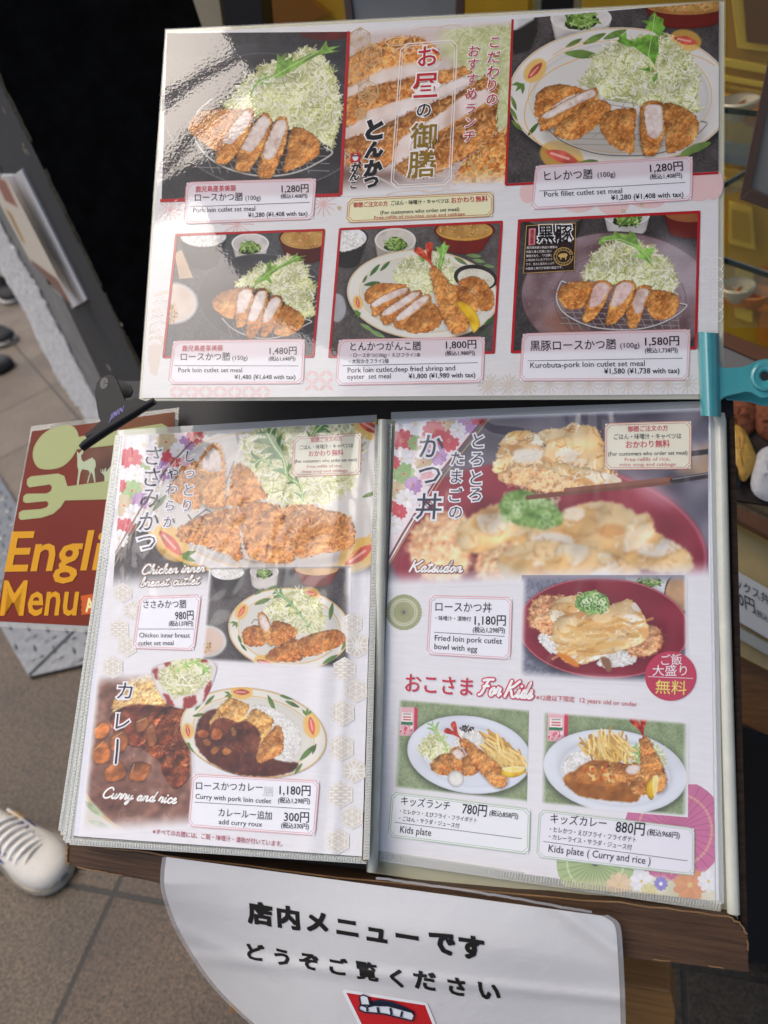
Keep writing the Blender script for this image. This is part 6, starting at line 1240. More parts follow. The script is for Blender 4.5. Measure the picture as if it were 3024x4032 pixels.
Q1.poly([(640, 100), (640, 160), (500, 330), (300, 590), (160, 830), (100, 960), (100, 780), (250, 560), (430, 310), (560, 150)], (80, 66, 58), alpha=0.); Q1.line([(640, 108), (430, 330), (280, 560), (120, 840)], 9, (110, 88, 62)); Q1.line([(655, 120), (448, 345), (300, 575), (130, 880)], 4, (196, 170, 110), .9)
Q1.fade('b', .16, PW)
U1 = Q1.build('food_photo', L_, pl, .00015, KS)
L = Letters(L_, KS, .0006); INKB = (40, 44, 56); GW = (236, 232, 234); rt, dn = (1, .0), (-.10, 1)
L.chars(cL1, [('さ', 350, 268, 118), ('さ', 343, 385, 118), ('み', 333, 500, 122), ('か', 328, 625, 118), ('つ', 312, 742, 118)], INKB, .0, GW, .09, rt, dn, .05)
L.chars(cL1, [('し', 553, 272, 72), ('っ', 550, 368, 70), ('と', 543, 455, 76), ('り', 534, 540, 74)], INKB, .0, GW, .09, rt, dn, .05); L.chars(cL1, [('や', 455, 365, 70), ('わ', 450, 450, 70), ('ら', 441, 540, 68), ('か', 437, 628, 70)], INKB, .0, GW, .09, rt, dn, .05)
L.build(U1, 'title_lettering'); L = Letters(L_, KS, .0006); BR = (150, 118, 96)
script_words(L, cL1, 'Chicken inner', (282, 915), (628, 900), 26, glow=BR); script_words(L, cL1, 'breast cutlet', (278, 982), (600, 968), 26, glow=BR)
L.build(U1, 'script_lettering')
NOTE = lambda cv, q, t, par, sh: label(par, sh, cv, q, KS, [('御膳ご注文の方', *t[0], 27, (206, 84, 96), .012), ('ごはん・味噌汁・キャベツは', *t[1], 27, (64, 62, 66), .006), ('おかわり無料', *t[2], 35, (206, 84, 96), .014), ('(For customers who order set meal)', *t[3], 25, (84, 80, 76), .006), ('Free refills of rice,', *t[4], 22, (206, 130, 126), .006), ('miso soup and cabbage', *t[5], 22, (206, 130, 126), .006)], [], (232, 228, 204), None, (206, 140, 130), .0004, 'notice_label')
NOTE(cL1, [(1116, 170), (1481, 148), (1475, 368), (1105, 382)], [((1208, 194), (1378, 185)), ((1148, 234), (1438, 222)), ((1197, 271), (1385, 263)), ((1120, 308), (1460, 298)), ((1187, 335), (1380, 330)), ((1163, 362), (1408, 355))], pl, L_)
# set meal picture
cM = crop(250, 2400, .7836)
Q2 = Pic(cL2, np.vstack([(np.array([(824, 2236), (1381, 2229)]) - (250, 2400)) / .7836, [(1450, 305), (690, 262)]]), (90, 84, 82))
Q2.tex([(600, -300), (1600, -300), (1600, 400), (600, 400)], BGD, rs=(0, 1, 8)); o2 = lambda pts: (np.asarray(pts, float) * .7233 + (350 - 250, 1600 - 2400)) / .7836
def S2(x, y): return tuple(o2([(x, y)])[0])
bx, by = S2(755, 900); Q2.bowl(bx, by, 90, 44, 110, (38, 38, 40), (226, 226, 224), (56, 54, 54), .6); Q2.rice(rounded([(bx - 80, by), (bx - 40, by - 30), (bx + 40, by - 26), (bx + 80, by + 4), (bx, by + 40)]), 160, 3, .9)
bx, by = S2(955, 900); Q2.bowl(bx, by, 72, 36, 60, (206, 200, 192), (212, 206, 198), (226, 222, 216), .9); Q2.greens(bx, by + 8, 42, 8); bx, by = S2(1240, 880); Q2.bowl(bx, by, 120, 40, 70, (120, 50, 44), (200, 160, 110), (110, 44, 38), .65)
Q2.tex(ellp(720, 160, 105, 85), [(196, 188, 180), (222, 214, 206)], rs=(16,)); Q2.line(ellp(720, 160, 102, 83), 8, (90, 96, 96), .6, True); Q2.tex(ellp(718, 160, 84, 66), [(206, 180, 160), (222, 200, 184)], rs=(8, 16)); Q2.scatter([(700, 160), (740, 165), (745, 210), (700, 220)], 90, (5, 9), (3, 5), [(186, 146, 96), (146, 106, 66), (220, 190, 150)], .8, seed=4)
Q2.plate(1135, 100, 308, 208, 4, 'flower', .78, base=(224, 220, 208)); plate_decor(Q2, [('bud', 895, 10, 70, -60), ('tuft', 870, 60, 36, 130), ('leaf', 1000, -40, 90, -20, (90, 120, 60)), ('leaf', 985, -90, 60, -35, (90, 120, 60)), ('leaf', 1050, -110, 60, -20, (90, 120, 60)), ('bud', 1240, -80, 80, 10), ('leaf', 1345, 10, 90, 100, (90, 120, 60)), ('leaf', 885, 150, 50, 70, (90, 120, 60)), ('leaf', 905, 190, 50, 50, (90, 120, 60)), ('bud', 1010, 268, 90, 18), ('leaf', 1340, 250, 90, -30, (90, 120, 60)), ('leaf', 1410, 180, 60, -60, (90, 120, 60))])
Q2.cabbage([(1000, 20), (1060, -60), (1180, -100), (1280, -40), (1310, 60), (1280, 120), (1150, 110)], 600, 91, .9); Q2.mizuna([(1250, 100), (1200, 40), (1160, -10), (1110, -60), (1060, -95)], 36, 92, ((72, 112, 66), (98, 140, 86), (128, 166, 104)))
Q2.line([(945, 70), (960, 50), (1010, 60)], 4, (90, 88, 88)); Q2.crumb(rounded([(892, 130), (920, 90), (980, 80), (1025, 130), (1000, 180), (930, 180)]), 93, 1., .9, FC); Q2.slice_([(985, 35), (1010, 30), (1035, 80), (1020, 110), (990, 80)], (20, 60), 94, 1., .9, 1.3); Q2.crumb(rounded([(1040, 90), (1080, 55), (1160, 90), (1165, 140), (1060, 180)]), 95, .98, .9, FC)
Q2.crumb(rounded([(1015, 235), (1060, 190), (1180, 150), (1200, 250), (1100, 265), (1030, 255)]), 96, 1., .9, FC); Q2.crumb(rounded([(1180, 160), (1290, 110), (1390, 105), (1420, 160), (1330, 210), (1200, 240)]), 97, .97, .9, FC)
Q2.fade('l', .04, PW); Q2.fade('r', .05, PW); Q2.fade('b', .06, PW); Q2.fade('t', .04, (150, 146, 146)); Q2.build('food_photo', L_, pl, .0002, KS)
# curry picture, fading out
Q3 = Pic(cL2, [(165, 318), (640, 300), (665, 1100), (78, 1140)], (110, 74, 60))
Q3.curry([(60, 250), (700, 250), (700, 1200), (60, 1200)], 3, ((106, 68, 54), (134, 94, 78), (158, 122, 106)), 0, 160, 1.3)
Q3.crumb(rounded([(250, 460), (330, 360), (420, 330), (500, 380), (520, 460), (440, 560), (350, 640), (260, 560)]), 101, 1.05, 1.5, ((168, 110, 50), (206, 154, 82), (230, 190, 124), (238, 210, 156))); Q3.curry(rounded([(235, 540), (330, 480), (440, 480), (520, 500), (460, 600), (380, 690), (270, 640)]), 5, ((84, 30, 14), (120, 54, 28), (156, 84, 48)), 4, 60)
Q3.curry(rounded([(370, 670), (440, 560), (520, 490), (620, 500), (660, 600), (650, 800), (570, 900), (500, 830), (480, 760)]), 7, ((70, 28, 12), (104, 46, 20), (146, 78, 38)), 3, 160); Q3.scatter([(400, 660), (520, 520), (640, 560), (640, 780), (560, 860), (490, 740)], 160, (8, 22), (3, 6), [(170, 98, 50), (120, 56, 22), (196, 130, 80), (60, 24, 12)], .6, seed=9)
for cp_ in ([(235, 540), (330, 480), (440, 480), (520, 500), (460, 600), (380, 690), (270, 640)], [(370, 670), (440, 560), (520, 490), (620, 500), (660, 600), (650, 800), (570, 900), (500, 830), (480, 760)]):
    Q3.relief(rounded(cp_), 1.8, 1.0, .5, 34, spec=.35, rs=((2, .8), (4, 1.0), (8, 1.0))); Q3.line(rounded(cp_)[12:26], 7, (50, 20, 10), .55)
for k, p in enumerate(([(150, 600), (200, 560), (235, 590), (215, 640), (160, 650)], [(140, 700), (200, 650), (235, 700), (230, 760), (160, 775)], [(235, 640), (300, 600), (330, 660), (290, 720), (235, 700)], [(205, 800), (270, 750), (318, 800), (300, 850), (215, 865)], [(330, 820), (350, 765), (440, 780), (405, 860), (330, 855)], [(410, 590), (450, 570), (470, 660), (430, 690)], [(360, 560), (420, 535), (425, 590), (370, 620)])): Q3.chunk(p, (190 - 8 * k, 110 - 4 * k, 48), 1.2)
Q3.poly([(40, 900), (110, 930), (230, 1060), (330, 1150), (40, 1200)], (214, 208, 196), soft=5); Q3.line(smooth_path([(100, 910), (160, 1000), (240, 1070), (330, 1130)], 4), 10, (206, 176, 120), .9); Q3.decor('leaf', 150, 1000, 130, 40, (176, 190, 150)); Q3.decor('leaf', 180, 1080, 120, 20, (186, 196, 166))
Q3.fade('t', .12, PW); Q3.fade('l', .08, PW); Q3.fade('b', .10, PW); Q3.fade('r', .06, PW)
U3 = Q3.build('food_photo', L_, pl, .0002, KS)
# cabbage bowl cut-out and curry plate cut-out
def cutout(P_, poly_px): return lambda p: np.array([True]) if False else inpoly(p, poly_px)
def inpoly(p, q):
    r = np.zeros(len(p), bool)
    for i in range(len(q)):
        (x0, y0), (x1, y1) = q[i], q[(i + 1) % len(q)]
        if y0 == y1: continue
        r ^= ((y0 > p[:, 1]) != (y1 > p[:, 1])) & (p[:, 0] < x0 + (p[:, 1] - y0) * (x1 - x0) / (y1 - y0))
    return r
Q5 = Pic(cL2, [(575, 375), (1335, 375), (1335, 865), (575, 865)], PW)
Q5.plate(955, 620, 372, 222, 9, 'flower', .77, base=(226, 222, 208)); plate_decor(Q5, [('bud', 625, 610, 66, 80), ('tuft', 625, 665, 34, 100), ('tuft', 845, 425, 40, 160), ('bud', 895, 415, 90, 2), ('leaf', 680, 480, 70, -55, (92, 122, 60)), ('leaf', 735, 455, 70, -45, (92, 122, 60)), ('leaf', 680, 530, 66, -10, (92, 122, 60)), ('leaf', 1045, 470, 90, 65, (92, 122, 60)), ('leaf', 1130, 440, 90, 10, (92, 122, 60)), ('leaf', 1150, 475, 80, 25, (92, 122, 60)), ('bud', 1247, 585, 100, 80), ('tuft', 1225, 535, 44, -90), ('leaf', 1225, 720, 110, -45, (92, 122, 60)), ('leaf', 1180, 800, 70, -55, (92, 122, 60)), ('leaf', 1260, 700, 60, -70, (92, 122, 60)), ('leaf', 655, 740, 70, 40, (92, 122, 60)), ('leaf', 700, 800, 70, 35, (92, 122, 60)), ('leaf', 640, 700, 50, 50, (92, 122, 60))])
Q5.rice(rounded([(900, 540), (960, 480), (1060, 500), (1150, 560), (1190, 640), (1180, 730), (1100, 770), (1000, 760)]), 500, 6, .9)
Q5.curry(rounded([(665, 600), (700, 530), (770, 500), (860, 560), (960, 680), (1080, 760), (1180, 770), (1140, 820), (1010, 840), (860, 825), (740, 770), (670, 690)]), 8, ((58, 24, 16), (82, 38, 24), (108, 58, 42)), 2, 70)
Q5.crumb(rounded([(740, 550), (800, 470), (850, 445), (930, 480), (930, 510), (880, 590), (800, 620), (740, 590)]), 111, 1.03, 1., ((150, 92, 36), (196, 136, 66), (222, 170, 96), (234, 196, 130))); Q5.curry(rounded([(738, 590), (780, 545), (860, 560), (900, 590), (850, 630), (780, 630)]), 9, ((74, 28, 14), (108, 50, 26), (140, 78, 46)), 3, 30)
Q5.crumb(rounded([(880, 620), (920, 540), (960, 500), (1030, 530), (1055, 570), (1010, 650), (960, 700)]), 112, 1.03, 1., ((150, 92, 36), (196, 136, 66), (222, 170, 96), (234, 196, 130))); Q5.curry(rounded([(815, 640), (870, 570), (920, 560), (975, 600), (990, 660), (960, 720), (890, 720), (840, 690)]), 10, ((58, 24, 14), (88, 40, 22), (128, 68, 40)), 3, 60)
Q5.crumb(rounded([(970, 740), (1000, 660), (1050, 600), (1085, 580), (1105, 640), (1100, 710), (1050, 750), (980, 770)]), 113, .98)
for k, p in enumerate(([(665, 620), (700, 600), (735, 625), (700, 650)], [(740, 620), (760, 590), (800, 610), (790, 650), (745, 655)], [(697, 660), (720, 645), (745, 670), (720, 690)], [(735, 715), (765, 685), (785, 700), (760, 730)], [(795, 710), (820, 690), (850, 715), (810, 735)], [(840, 600), (855, 585), (875, 625), (850, 640)])): Q5.chunk(p, (186 - 8 * k, 96, 46), .7)
U5 = Q5.build('food_photo', L_, pl, .00026, KS, cutout(Q5, cL2(ellp(955, 620, 373, 226, 9, 80))))
Q4 = Pic(cL2, [(430, 225), (785, 225), (785, 505), (430, 505)], PW)
bo = rounded([(440, 300), (520, 262), (640, 245), (740, 252), (772, 285), (768, 320), (735, 410), (695, 478), (600, 500), (520, 472), (468, 400)], 5)
Q4.tex(bo, [(214, 204, 196), (232, 226, 220)], rs=(8, 16), edge=.25)
for p in ([(445, 305), (470, 292), (490, 345), (462, 352)], [(505, 268), (540, 258), (540, 300), (520, 325)], [(670, 248), (725, 250), (715, 310), (690, 290)], [(500, 420), (530, 430), (560, 490), (520, 474)], [(605, 440), (665, 430), (670, 470), (640, 495), (600, 500)], [(715, 380), (745, 350), (740, 410), (700, 470)]): Q4.poly(p, (146, 46, 44), soft=2, alpha=.92, rag=3)
Q4.poly(rounded([(470, 320), (540, 280), (640, 262), (730, 280), (745, 310), (690, 400), (590, 430), (510, 400)]), (196, 190, 170), soft=4); Q4.cabbage(rounded([(490, 340), (540, 290), (570, 250), (640, 245), (700, 280), (735, 330), (680, 400), (590, 430), (520, 400)]), 600, 121, .9); Q4.mizuna([(560, 315), (600, 290), (650, 262), (700, 285), (715, 310)], 34, 12, ((110, 156, 64), (140, 190, 84), (168, 206, 110)))
Q4.build('food_photo', L_, pl, .00032, KS, cutout(Q4, cL2(bo)))
L = Letters(L_, KS, .0006); L.chars(cL2, [('カ', 308, 408, 98), ('レ', 298, 562, 100)], (30, 28, 34), .0, GW, .08, (1, .02), (-.06, 1), .05); L.stroke([cL2([(272, 655), (268, 715), (262, 772)])], 20, GW, -.0002); L.stroke([cL2([(272, 655), (268, 715), (262, 772)])], 8, (30, 28, 34))
L.build(U3, 'title_lettering'); L = Letters(L_, KS, .0006); script_words(L, cL2, 'Curry and rice', (190, 945), (565, 975), 27, glow=(140, 96, 80)); L.build(U3, 'script_lettering'); L = Letters(L_, KS, .0006); L.line(cL2, '※すべてのお膳には、ご飯・味噌汁・漬物が付いています。', (447, 1126), (1098, 1190), 31, (168, 52, 72), .004); L.build(pl, 'footnote_lettering')
LW = (238, 238, 241)
label(pl, L_, cL2, np.vstack([o2([(280, 1038), (610, 1028)]), [(655, 203), (350, 194)]]), KS, [('Chicken inner breast', (380, 140), (635, 141), 34), ('cutlet set meal', (376, 180), (553, 179), 34), ('ささみかつ膳', S2(297, 1097), S2(530, 1094), 46), ('980円', S2(470, 1160), S2(570, 1157), 54, K0, .012), ('(税込1,078円)', S2(435, 1194), S2(567, 1193), 30, K0, .012)], [[S2(268, 1212), S2(573, 1212)]], LW, lift=.0005)
label(pl, L_, cL2, [(650, 828), (1285, 863), (1262, 1134), (626, 1088)], KS, [('ロースかつカレー', (665, 902), (1000, 912), 48), ('膳', (1003, 932), (1053, 936), 54, (206, 206, 208), 0), ('1,180円', (1085, 928), (1240, 932), 60, K0, .012), ('Curry with pork loin cutlet', (662, 950), (1043, 975), 36), ('(税込1,298円)', (1078, 970), (1238, 975), 33, K0, .012), ('カレールー追加', (778, 1036), (1045, 1054), 46), ('300円', (1108, 1062), (1232, 1066), 60, K0, .012), ('add curry roux', (780, 1078), (997, 1092), 36), ('(税込330円)', (1093, 1096), (1232, 1102), 33, K0, .012)], [[(658, 968), (1238, 1003)]], LW, lift=.0005)
def hexprint(cv, x, y, r, kind):
    P_ = Pic(cv, [(x - r * 1.1, y - r * 1.15), (x + r * 1.1, y - r * 1.15), (x + r * 1.1, y + r * 1.15), (x - r * 1.1, y + r * 1.15)], (212, 204, 187), step=1.8); LC = (236, 233, 228)
    if kind == 0:
        h = hexa((0, 0), r * .55)
        for cx_, cy_ in [(0, 0)] + [(r * .96 * math.cos(a), r * .96 * math.sin(a)) for a in np.radians(range(0, 360, 60))]:
            hh = hexa((x + cx_, y + cy_), r * .55)
            for k in range(6): P_.line([(x + cx_, y + cy_), hh[k]], 3.2, LC); P_.line([hh[k], hh[k + 1]], 3.2, LC)
    elif kind == 1:
        for a in range(0, 360, 60): P_.line(ellp(x + r * math.cos(math.radians(a)), y + r * math.sin(math.radians(a)), r * .74, r * .74, 0, 30), 5, LC, 1, True)
        P_.poly(ellp(x, y, r * .2, r * .2, 0, 12), LC)
    else:
        for k in range(-4, 5):
            for q in range(-3, 4):
                if (k + q) % 2: P_.line([(x + q * r * .34 - r * .16, y + k * r * .22), (x + q * r * .34 + r * .16, y + k * r * .22)], r * .12, LC)
    P_.line(hexa((x, y), r * .9), 4, LC)
    P_.build('hexagon_print', L_, pl, .0003, KS, lambda p: inpoly(p, cv(hexa((x, y), r * 1.03)[:6])))
for x, y, r, k in ((185, 1015, 56, 0), (238, 1110, 54, 1), (165, 1215, 60, 2)): hexprint(cL1, x, y, r, k)
for x, y, r, k in ((320, 185, 55, 0), (248, 290, 58, 0), (1475, 180, 66, 1), (1412, 302, 64, 2), (1470, 408, 64, 0), (1403, 520, 68, 0), (1397, 695, 70, 0), (1460, 812, 64, 1), (1392, 930, 70, 2), (1450, 1046, 62, 0), (1380, 1165, 66, 0), (1450, 70, 58, 0)): hexprint(cL2, x, y, r, k)

# ------------------------------------------------------------------ right page
V1 = Pic(cR1, [(120, 113), (1480, 62), (1481, 806), (84, 846)], (90, 60, 66))
V1.tex([(60, 20), (1600, 0), (1600, 900), (60, 900)], [(70, 66, 78), (96, 92, 104), (124, 120, 130)], rs=(16, 32)); V1.tex([(1340, 240), (1600, 200), (1600, 380), (1340, 340)], [(146, 116, 88), (170, 140, 110)], rs=(16, 32), soft=14); V1.poly(ellp(1390, 250, 90, 60), (170, 176, 196), soft=40, alpha=.5)
V1.tex(ellp(780, 690, 700, 395, 4), [(112, 26, 38), (140, 38, 52), (162, 56, 70)], rs=(16, 32), soft=6); V1.line(ellp(780, 690, 690, 385, 4, 60, 270, 380), 9, (206, 120, 130), .6); V1.poly(ellp(1240, 430, 120, 40, 30), (226, 170, 180), soft=26, alpha=.6)
V1.poly(ellp(760, 720, 560, 240, 6), (92, 24, 32), soft=40, alpha=.7)
EG = lambda pts, sd, t=1., sc=2.2, soft=6: V1.egg(rounded(pts), sd, sc, t)
V1.crumb(rounded([(180, 640), (230, 560), (320, 510), (420, 540), (440, 680), (400, 800), (260, 810), (200, 740)]), 131, 1.08, 2.4, ((166, 92, 52), (204, 134, 84), (224, 168, 118), (236, 194, 152))); V1.crumb(rounded([(470, 760), (520, 640), (700, 640), (760, 720), (720, 830), (520, 830)]), 132, 1.06, 2.4, ((166, 92, 52), (204, 134, 84), (224, 168, 118), (236, 194, 152)))
EG([(380, 600), (430, 540), (560, 480), (740, 480), (860, 540), (880, 620), (760, 680), (620, 640), (520, 690), (420, 690)], 133); EG([(700, 600), (860, 500), (1060, 470), (1180, 540), (1200, 660), (1080, 760), (900, 740), (740, 700)], 134, .96); EG([(560, 720), (720, 640), (940, 660), (1120, 720), (1180, 790), (900, 830), (640, 830)], 135, 1.); EG([(1110, 700), (1130, 560), (1220, 520), (1260, 600), (1380, 680), (1420, 760), (1360, 790), (1180, 760)], 136, .98)
V1.tex(rounded([(570, 500), (600, 430), (690, 420), (800, 470), (850, 540), (800, 590), (640, 570)]), [(74, 112, 44), (112, 152, 68), (160, 192, 112)], rs=(2, 4, 8), rag=8)
for k in range(46): x, y = RN.uniform(590, 820), RN.uniform(440, 575); V1.line(ellp(x, y, 18, 12, RN.uniform(0, 90), 14), 5, [(190, 212, 150), (96, 138, 60), (220, 232, 190)][k % 3], .7, True)
V1.a = blur(V1.a, 2)
V1.crumb(rounded([(570, 370), (610, 260), (760, 240), (980, 260), (1060, 340), (1090, 390), (980, 400), (800, 430), (660, 400)]), 137, 1.02, 2.2, ((150, 92, 46), (196, 136, 80), (220, 172, 116), (232, 196, 150)))
EG([(540, 340), (560, 260), (600, 180), (680, 160), (760, 190), (740, 250), (640, 280), (600, 330)], 138, 1.06); EG([(740, 170), (830, 150), (980, 140), (1020, 200), (1030, 300), (980, 340), (820, 320), (760, 280), (770, 220)], 139, 1.02); EG([(760, 300), (900, 310), (1080, 360), (1090, 390), (960, 395), (830, 350)], 140, .97); V1.poly(rounded([(635, 250), (700, 240), (760, 250), (740, 290), (650, 300)]), (236, 230, 214), soft=4, alpha=.9)
V1.egg(rounded([(860, 150), (890, 125), (925, 140), (910, 165), (880, 170)]), 141, 1.2, 1.05)
V1.line([(695, 452), (1000, 420), (1326, 385)], 20, (120, 70, 50)); V1.line([(860, 420), (1100, 395), (1326, 370)], 18, (136, 84, 62)); V1.line([(1326, 380), (1500, 352)], 26, (62, 58, 60)); V1.line([(1326, 372), (1500, 345)], 4, (150, 148, 150)); V1.line([(1400, 262), (1500, 250)], 24, (62, 58, 60))
V1.poly([(60, 60), (520, 60), (515, 95), (330, 330), (92, 735), (60, 800)], (240, 226, 226))
flowers(V1, [(205, 130, 75, WH, True), (330, 128, 58, TAN, False), (430, 130, 45, PUR, False), (480, 105, 36, RD, False), (150, 205, 50, RD, False), (350, 205, 48, RD, False), (285, 165, 50, RD, False), (390, 160, 36, WH, True), (205, 215, 34, GRN, False), (300, 270, 44, PUR, False), (145, 285, 52, WH, True), (240, 300, 40, TAN, False), (155, 350, 50, GRN, False), (195, 400, 40, PUR, False), (125, 420, 40, TAN, False), (165, 460, 46, WH, True), (135, 515, 34, RD, False), (105, 490, 24, RD, False), (110, 570, 40, WH, True), (110, 300, 30, RD, False), (260, 370, 34, PNK, False), (245, 215, 34, PNK, False)])
V1.line([(520, 88), (320, 335), (150, 610), (80, 735)], 9, (112, 60, 60)); V1.line([(535, 98), (335, 350), (165, 620), (92, 745)], 4, (206, 176, 110), .9)
V1.fade('b', .12, PW); V1.fade('t', .03, (200, 200, 206)); W1 = V1.build('food_photo', R_, pr, .00015, KS)
L = Letters(R_, KS, .0006); rt, dn = (1, .0), (-.03, 1)
L.chars(cR1, [('か', 275, 228, 118), ('つ', 266, 355, 112), ('丼', 264, 490, 122)], (52, 60, 74), .006, GW, .08, rt, dn, .04); L.chars(cR1, [('と', 478, 205, 74), ('ろ', 472, 286, 72), ('と', 469, 366, 74), ('ろ', 466, 440, 72)], (52, 60, 74), .0, GW, .09, rt, dn, .04); L.chars(cR1, [('た', 388, 282, 68), ('ま', 384, 360, 68), ('ご', 381, 440, 68), ('の', 380, 517, 68)], (52, 60, 74), .0, GW, .09, rt, dn, .04)
L.build(W1, 'title_lettering'); L = Letters(R_, KS, .0006); script_words(L, cR1, 'Katsudon', (178, 775), (408, 778), 25, glow=(150, 90, 90)); L.build(W1, 'script_lettering')
NOTE(cR1, [(1032, 131), (1406, 120), (1404, 326), (1032, 330)], [((1130, 164), (1305, 159)), ((1070, 198), (1363, 194)), ((1122, 235), (1313, 230)), ((1045, 271), (1390, 265)), ((1117, 294), (1313, 291)), ((1095, 316), (1338, 314))], pr, R_)
# katsudon on its red plate
V2 = Pic(cR2, [(668, -150), (1388, -150), (1392, 340), (655, 300)], (120, 120, 130)); V2.tex([(600, -200), (1500, -200), (1500, 400), (600, 400)], [(92, 94, 110), (122, 124, 138), (150, 152, 164)], rs=(1, 2, 16)); V2.bowl(1225, -140, 105, 40, 60, (206, 206, 204), (196, 200, 194), (226, 226, 224)); V2.greens(1220, -130, 56, 9); V2.bowl(1350, -70, 60, 90, 80, (50, 48, 50), (190, 150, 110), (60, 56, 56))
V2.poly(ellp(1025, 95, 380, 226, 3), (50, 46, 56), soft=14, alpha=.7); V2.tex(ellp(1025, 80, 375, 220, 3), [(112, 20, 34), (134, 32, 46), (150, 44, 58)], rs=(16, 32)); V2.line(ellp(1025, 80, 371, 216, 3), 6, (196, 110, 118), .75, True); V2.poly(ellp(1030, 110, 270, 140, 3), (86, 14, 26), soft=24, alpha=.6)
V2.rice(rounded([(740, 120), (780, 90), (830, 110), (830, 190), (780, 180)]), 120, 12, 1.); V2.rice(rounded([(1000, 230), (1060, 180), (1160, 190), (1160, 230), (1090, 250), (1020, 250)]), 120, 13, 1.)
PC = ((140, 72, 40), (186, 112, 66), (214, 152, 100), (230, 186, 140)); V2.crumb(rounded([(692, 30), (720, -40), (780, -60), (860, -55), (860, 60), (800, 110), (720, 80)]), 151, 1.03, 1.3, PC); V2.crumb(rounded([(1120, 160), (1160, 110), (1230, 70), (1285, 110), (1270, 170), (1200, 205), (1140, 200)]), 152, .97, 1.3, PC)
V2.egg(rounded([(790, 20), (810, -30), (880, -60), (980, -50), (1000, 20), (900, 70), (820, 70)]), 153, 1.4, 1.06); V2.egg(rounded([(800, 90), (840, 30), (960, 0), (1080, -30), (1150, -40), (1200, 30), (1220, 110), (1160, 160), (1060, 190), (960, 230), (860, 230), (820, 170)]), 154, 1.4, 1.0); V2.scatter([(820, 120), (1000, 40), (1180, 40), (1180, 120), (1000, 200), (860, 210)], 70, (60, 120), (8, 16), [(222, 170, 90), (236, 204, 140), (196, 140, 70), (230, 186, 110)], .6, ang=(150, 190), curve=.3, seed=15); V2.poly(rounded([(820, 190), (870, 200), (920, 240), (900, 250), (850, 220)]), (216, 130, 40), soft=3); V2.poly(rounded([(1010, 210), (1050, 215), (1060, 260), (1040, 270)]), (140, 100, 70), soft=2)
V2.tex(rounded([(900, -20), (930, -70), (1000, -80), (1050, -40), (1030, 10), (960, 20)]), [(70, 112, 50), (108, 152, 70), (158, 194, 112)], rs=(2, 4), rag=6)
for k in range(30): x, y = RN.uniform(915, 1035), RN.uniform(-70, 5); V2.line(ellp(x, y, 13, 9, RN.uniform(0, 90), 12), 4, [(190, 214, 150), (86, 128, 60), (222, 234, 196)][k % 3], .8, True)
V2.fade('l', .05, PW); V2.fade('t', .08, (150, 148, 158)); V2.fade('r', .03, PW); V2.fade('b', .10, PW); W2 = V2.build('food_photo', R_, pr, .0002, KS)
bdg = poly_obj('round_badge', R_, [cR2(ellp(1317, 290, 112, 108, 0, 56))], ink((190, 60, 84), KS), pr, .0004); lines_obj('badge_line', R_, [(ink((238, 214, 220), KS), [(cR2([(1218, 292), (1415, 300)]), 2.5)])], bdg, .0006)
L = Letters(R_, KS, .0006); L.line(cR2, 'ご飯', (1276, 240), (1367, 236), 52, (240, 226, 228)); L.line(cR2, '大盛り', (1238, 285), (1388, 285), 52, (240, 226, 228)); L.line(cR2, '無料', (1250, 360), (1385, 367), 66, (240, 214, 110), .004); L.build(bdg)
label(pr, R_, cR2, [((270 - 0), 880 - 940), (625, 890 - 940), (616, 216), (257, 194)], KS, [('ロースかつ丼', (292, 5), (537, 10), 48), ('・味噌汁・漬物付', (292, 45), (447, 50), 23), ('1,180円', (463, 65), (598, 66), 52, K0, .012), ('(税込1,298円)', (455, 98), (595, 101), 28, K0, .012), ('Fried loin pork cutlet', (289, 135), (582, 150), 36), ('bowl with egg', (287, 172), (474, 184), 36)], [[(287, 99), (594, 117)]], LW, lift=.0005)
L = Letters(R_, KS, .0006); L.line(cR2, 'おこさま', (160, 352), (452, 372), 90, (196, 44, 66), .012); script_words(L, cR2, 'For Kids', (478, 370), (712, 388), 36, glow=(206, 70, 90)); L.line(cR2, '※12歳以下限定', (730, 392), (898, 402), 27, (196, 80, 84)); L.line(cR2, '12 years old or under', (920, 404), (1170, 422), 29, (196, 96, 96)); L.build(pr, 'kids_heading')
GRS = ((112, 130, 88), (140, 156, 114), (160, 174, 134))
def carton(P_, x, y, w_, h, k=1.):
    P_.poly([(x, y), (x + w_ * .8, y + 2), (x + w_ * .78, y + h), (x - w_ * .02, y + h - 4)], (226, 176, 180)); P_.poly([(x + w_ * .8, y + 2), (x + w_, y + 6), (x + w_ * .97, y + h - 10), (x + w_ * .78, y + h)], (196, 60, 84)); P_.poly([(x + w_ * .1, y + h * .18), (x + w_ * .7, y + h * .2), (x + w_ * .68, y + h * .62), (x + w_ * .08, y + h * .6)], (238, 230, 220)); P_.poly([(x + w_ * .06, y + h * .5), (x + w_ * .72, y + h * .52), (x + w_ * .7, y + h * .62), (x + w_ * .05, y + h * .6)], (40, 120, 80)); P_.scatter([(x + 4, y + h * .65), (x + w_ * .75, y + h * .67), (x + w_ * .74, y + h * .95), (x + 3, y + h * .93)], 24, (6, 14), (4, 7), [(206, 60, 84), (240, 220, 222), (226, 120, 130)], .9, seed=3)
    P_.line([(x + w_ * .2, y + h * .34), (x + w_ * .6, y + h * .35)], 5, (196, 50, 70)); P_.line([(x + w_ * .2, y + h * .43), (x + w_ * .6, y + h * .44)], 5, (196, 50, 70)); P_.line([(x + w_ * .2, y + h * .24), (x + w_ * .6, y + h * .25)], 3, (60, 60, 60))
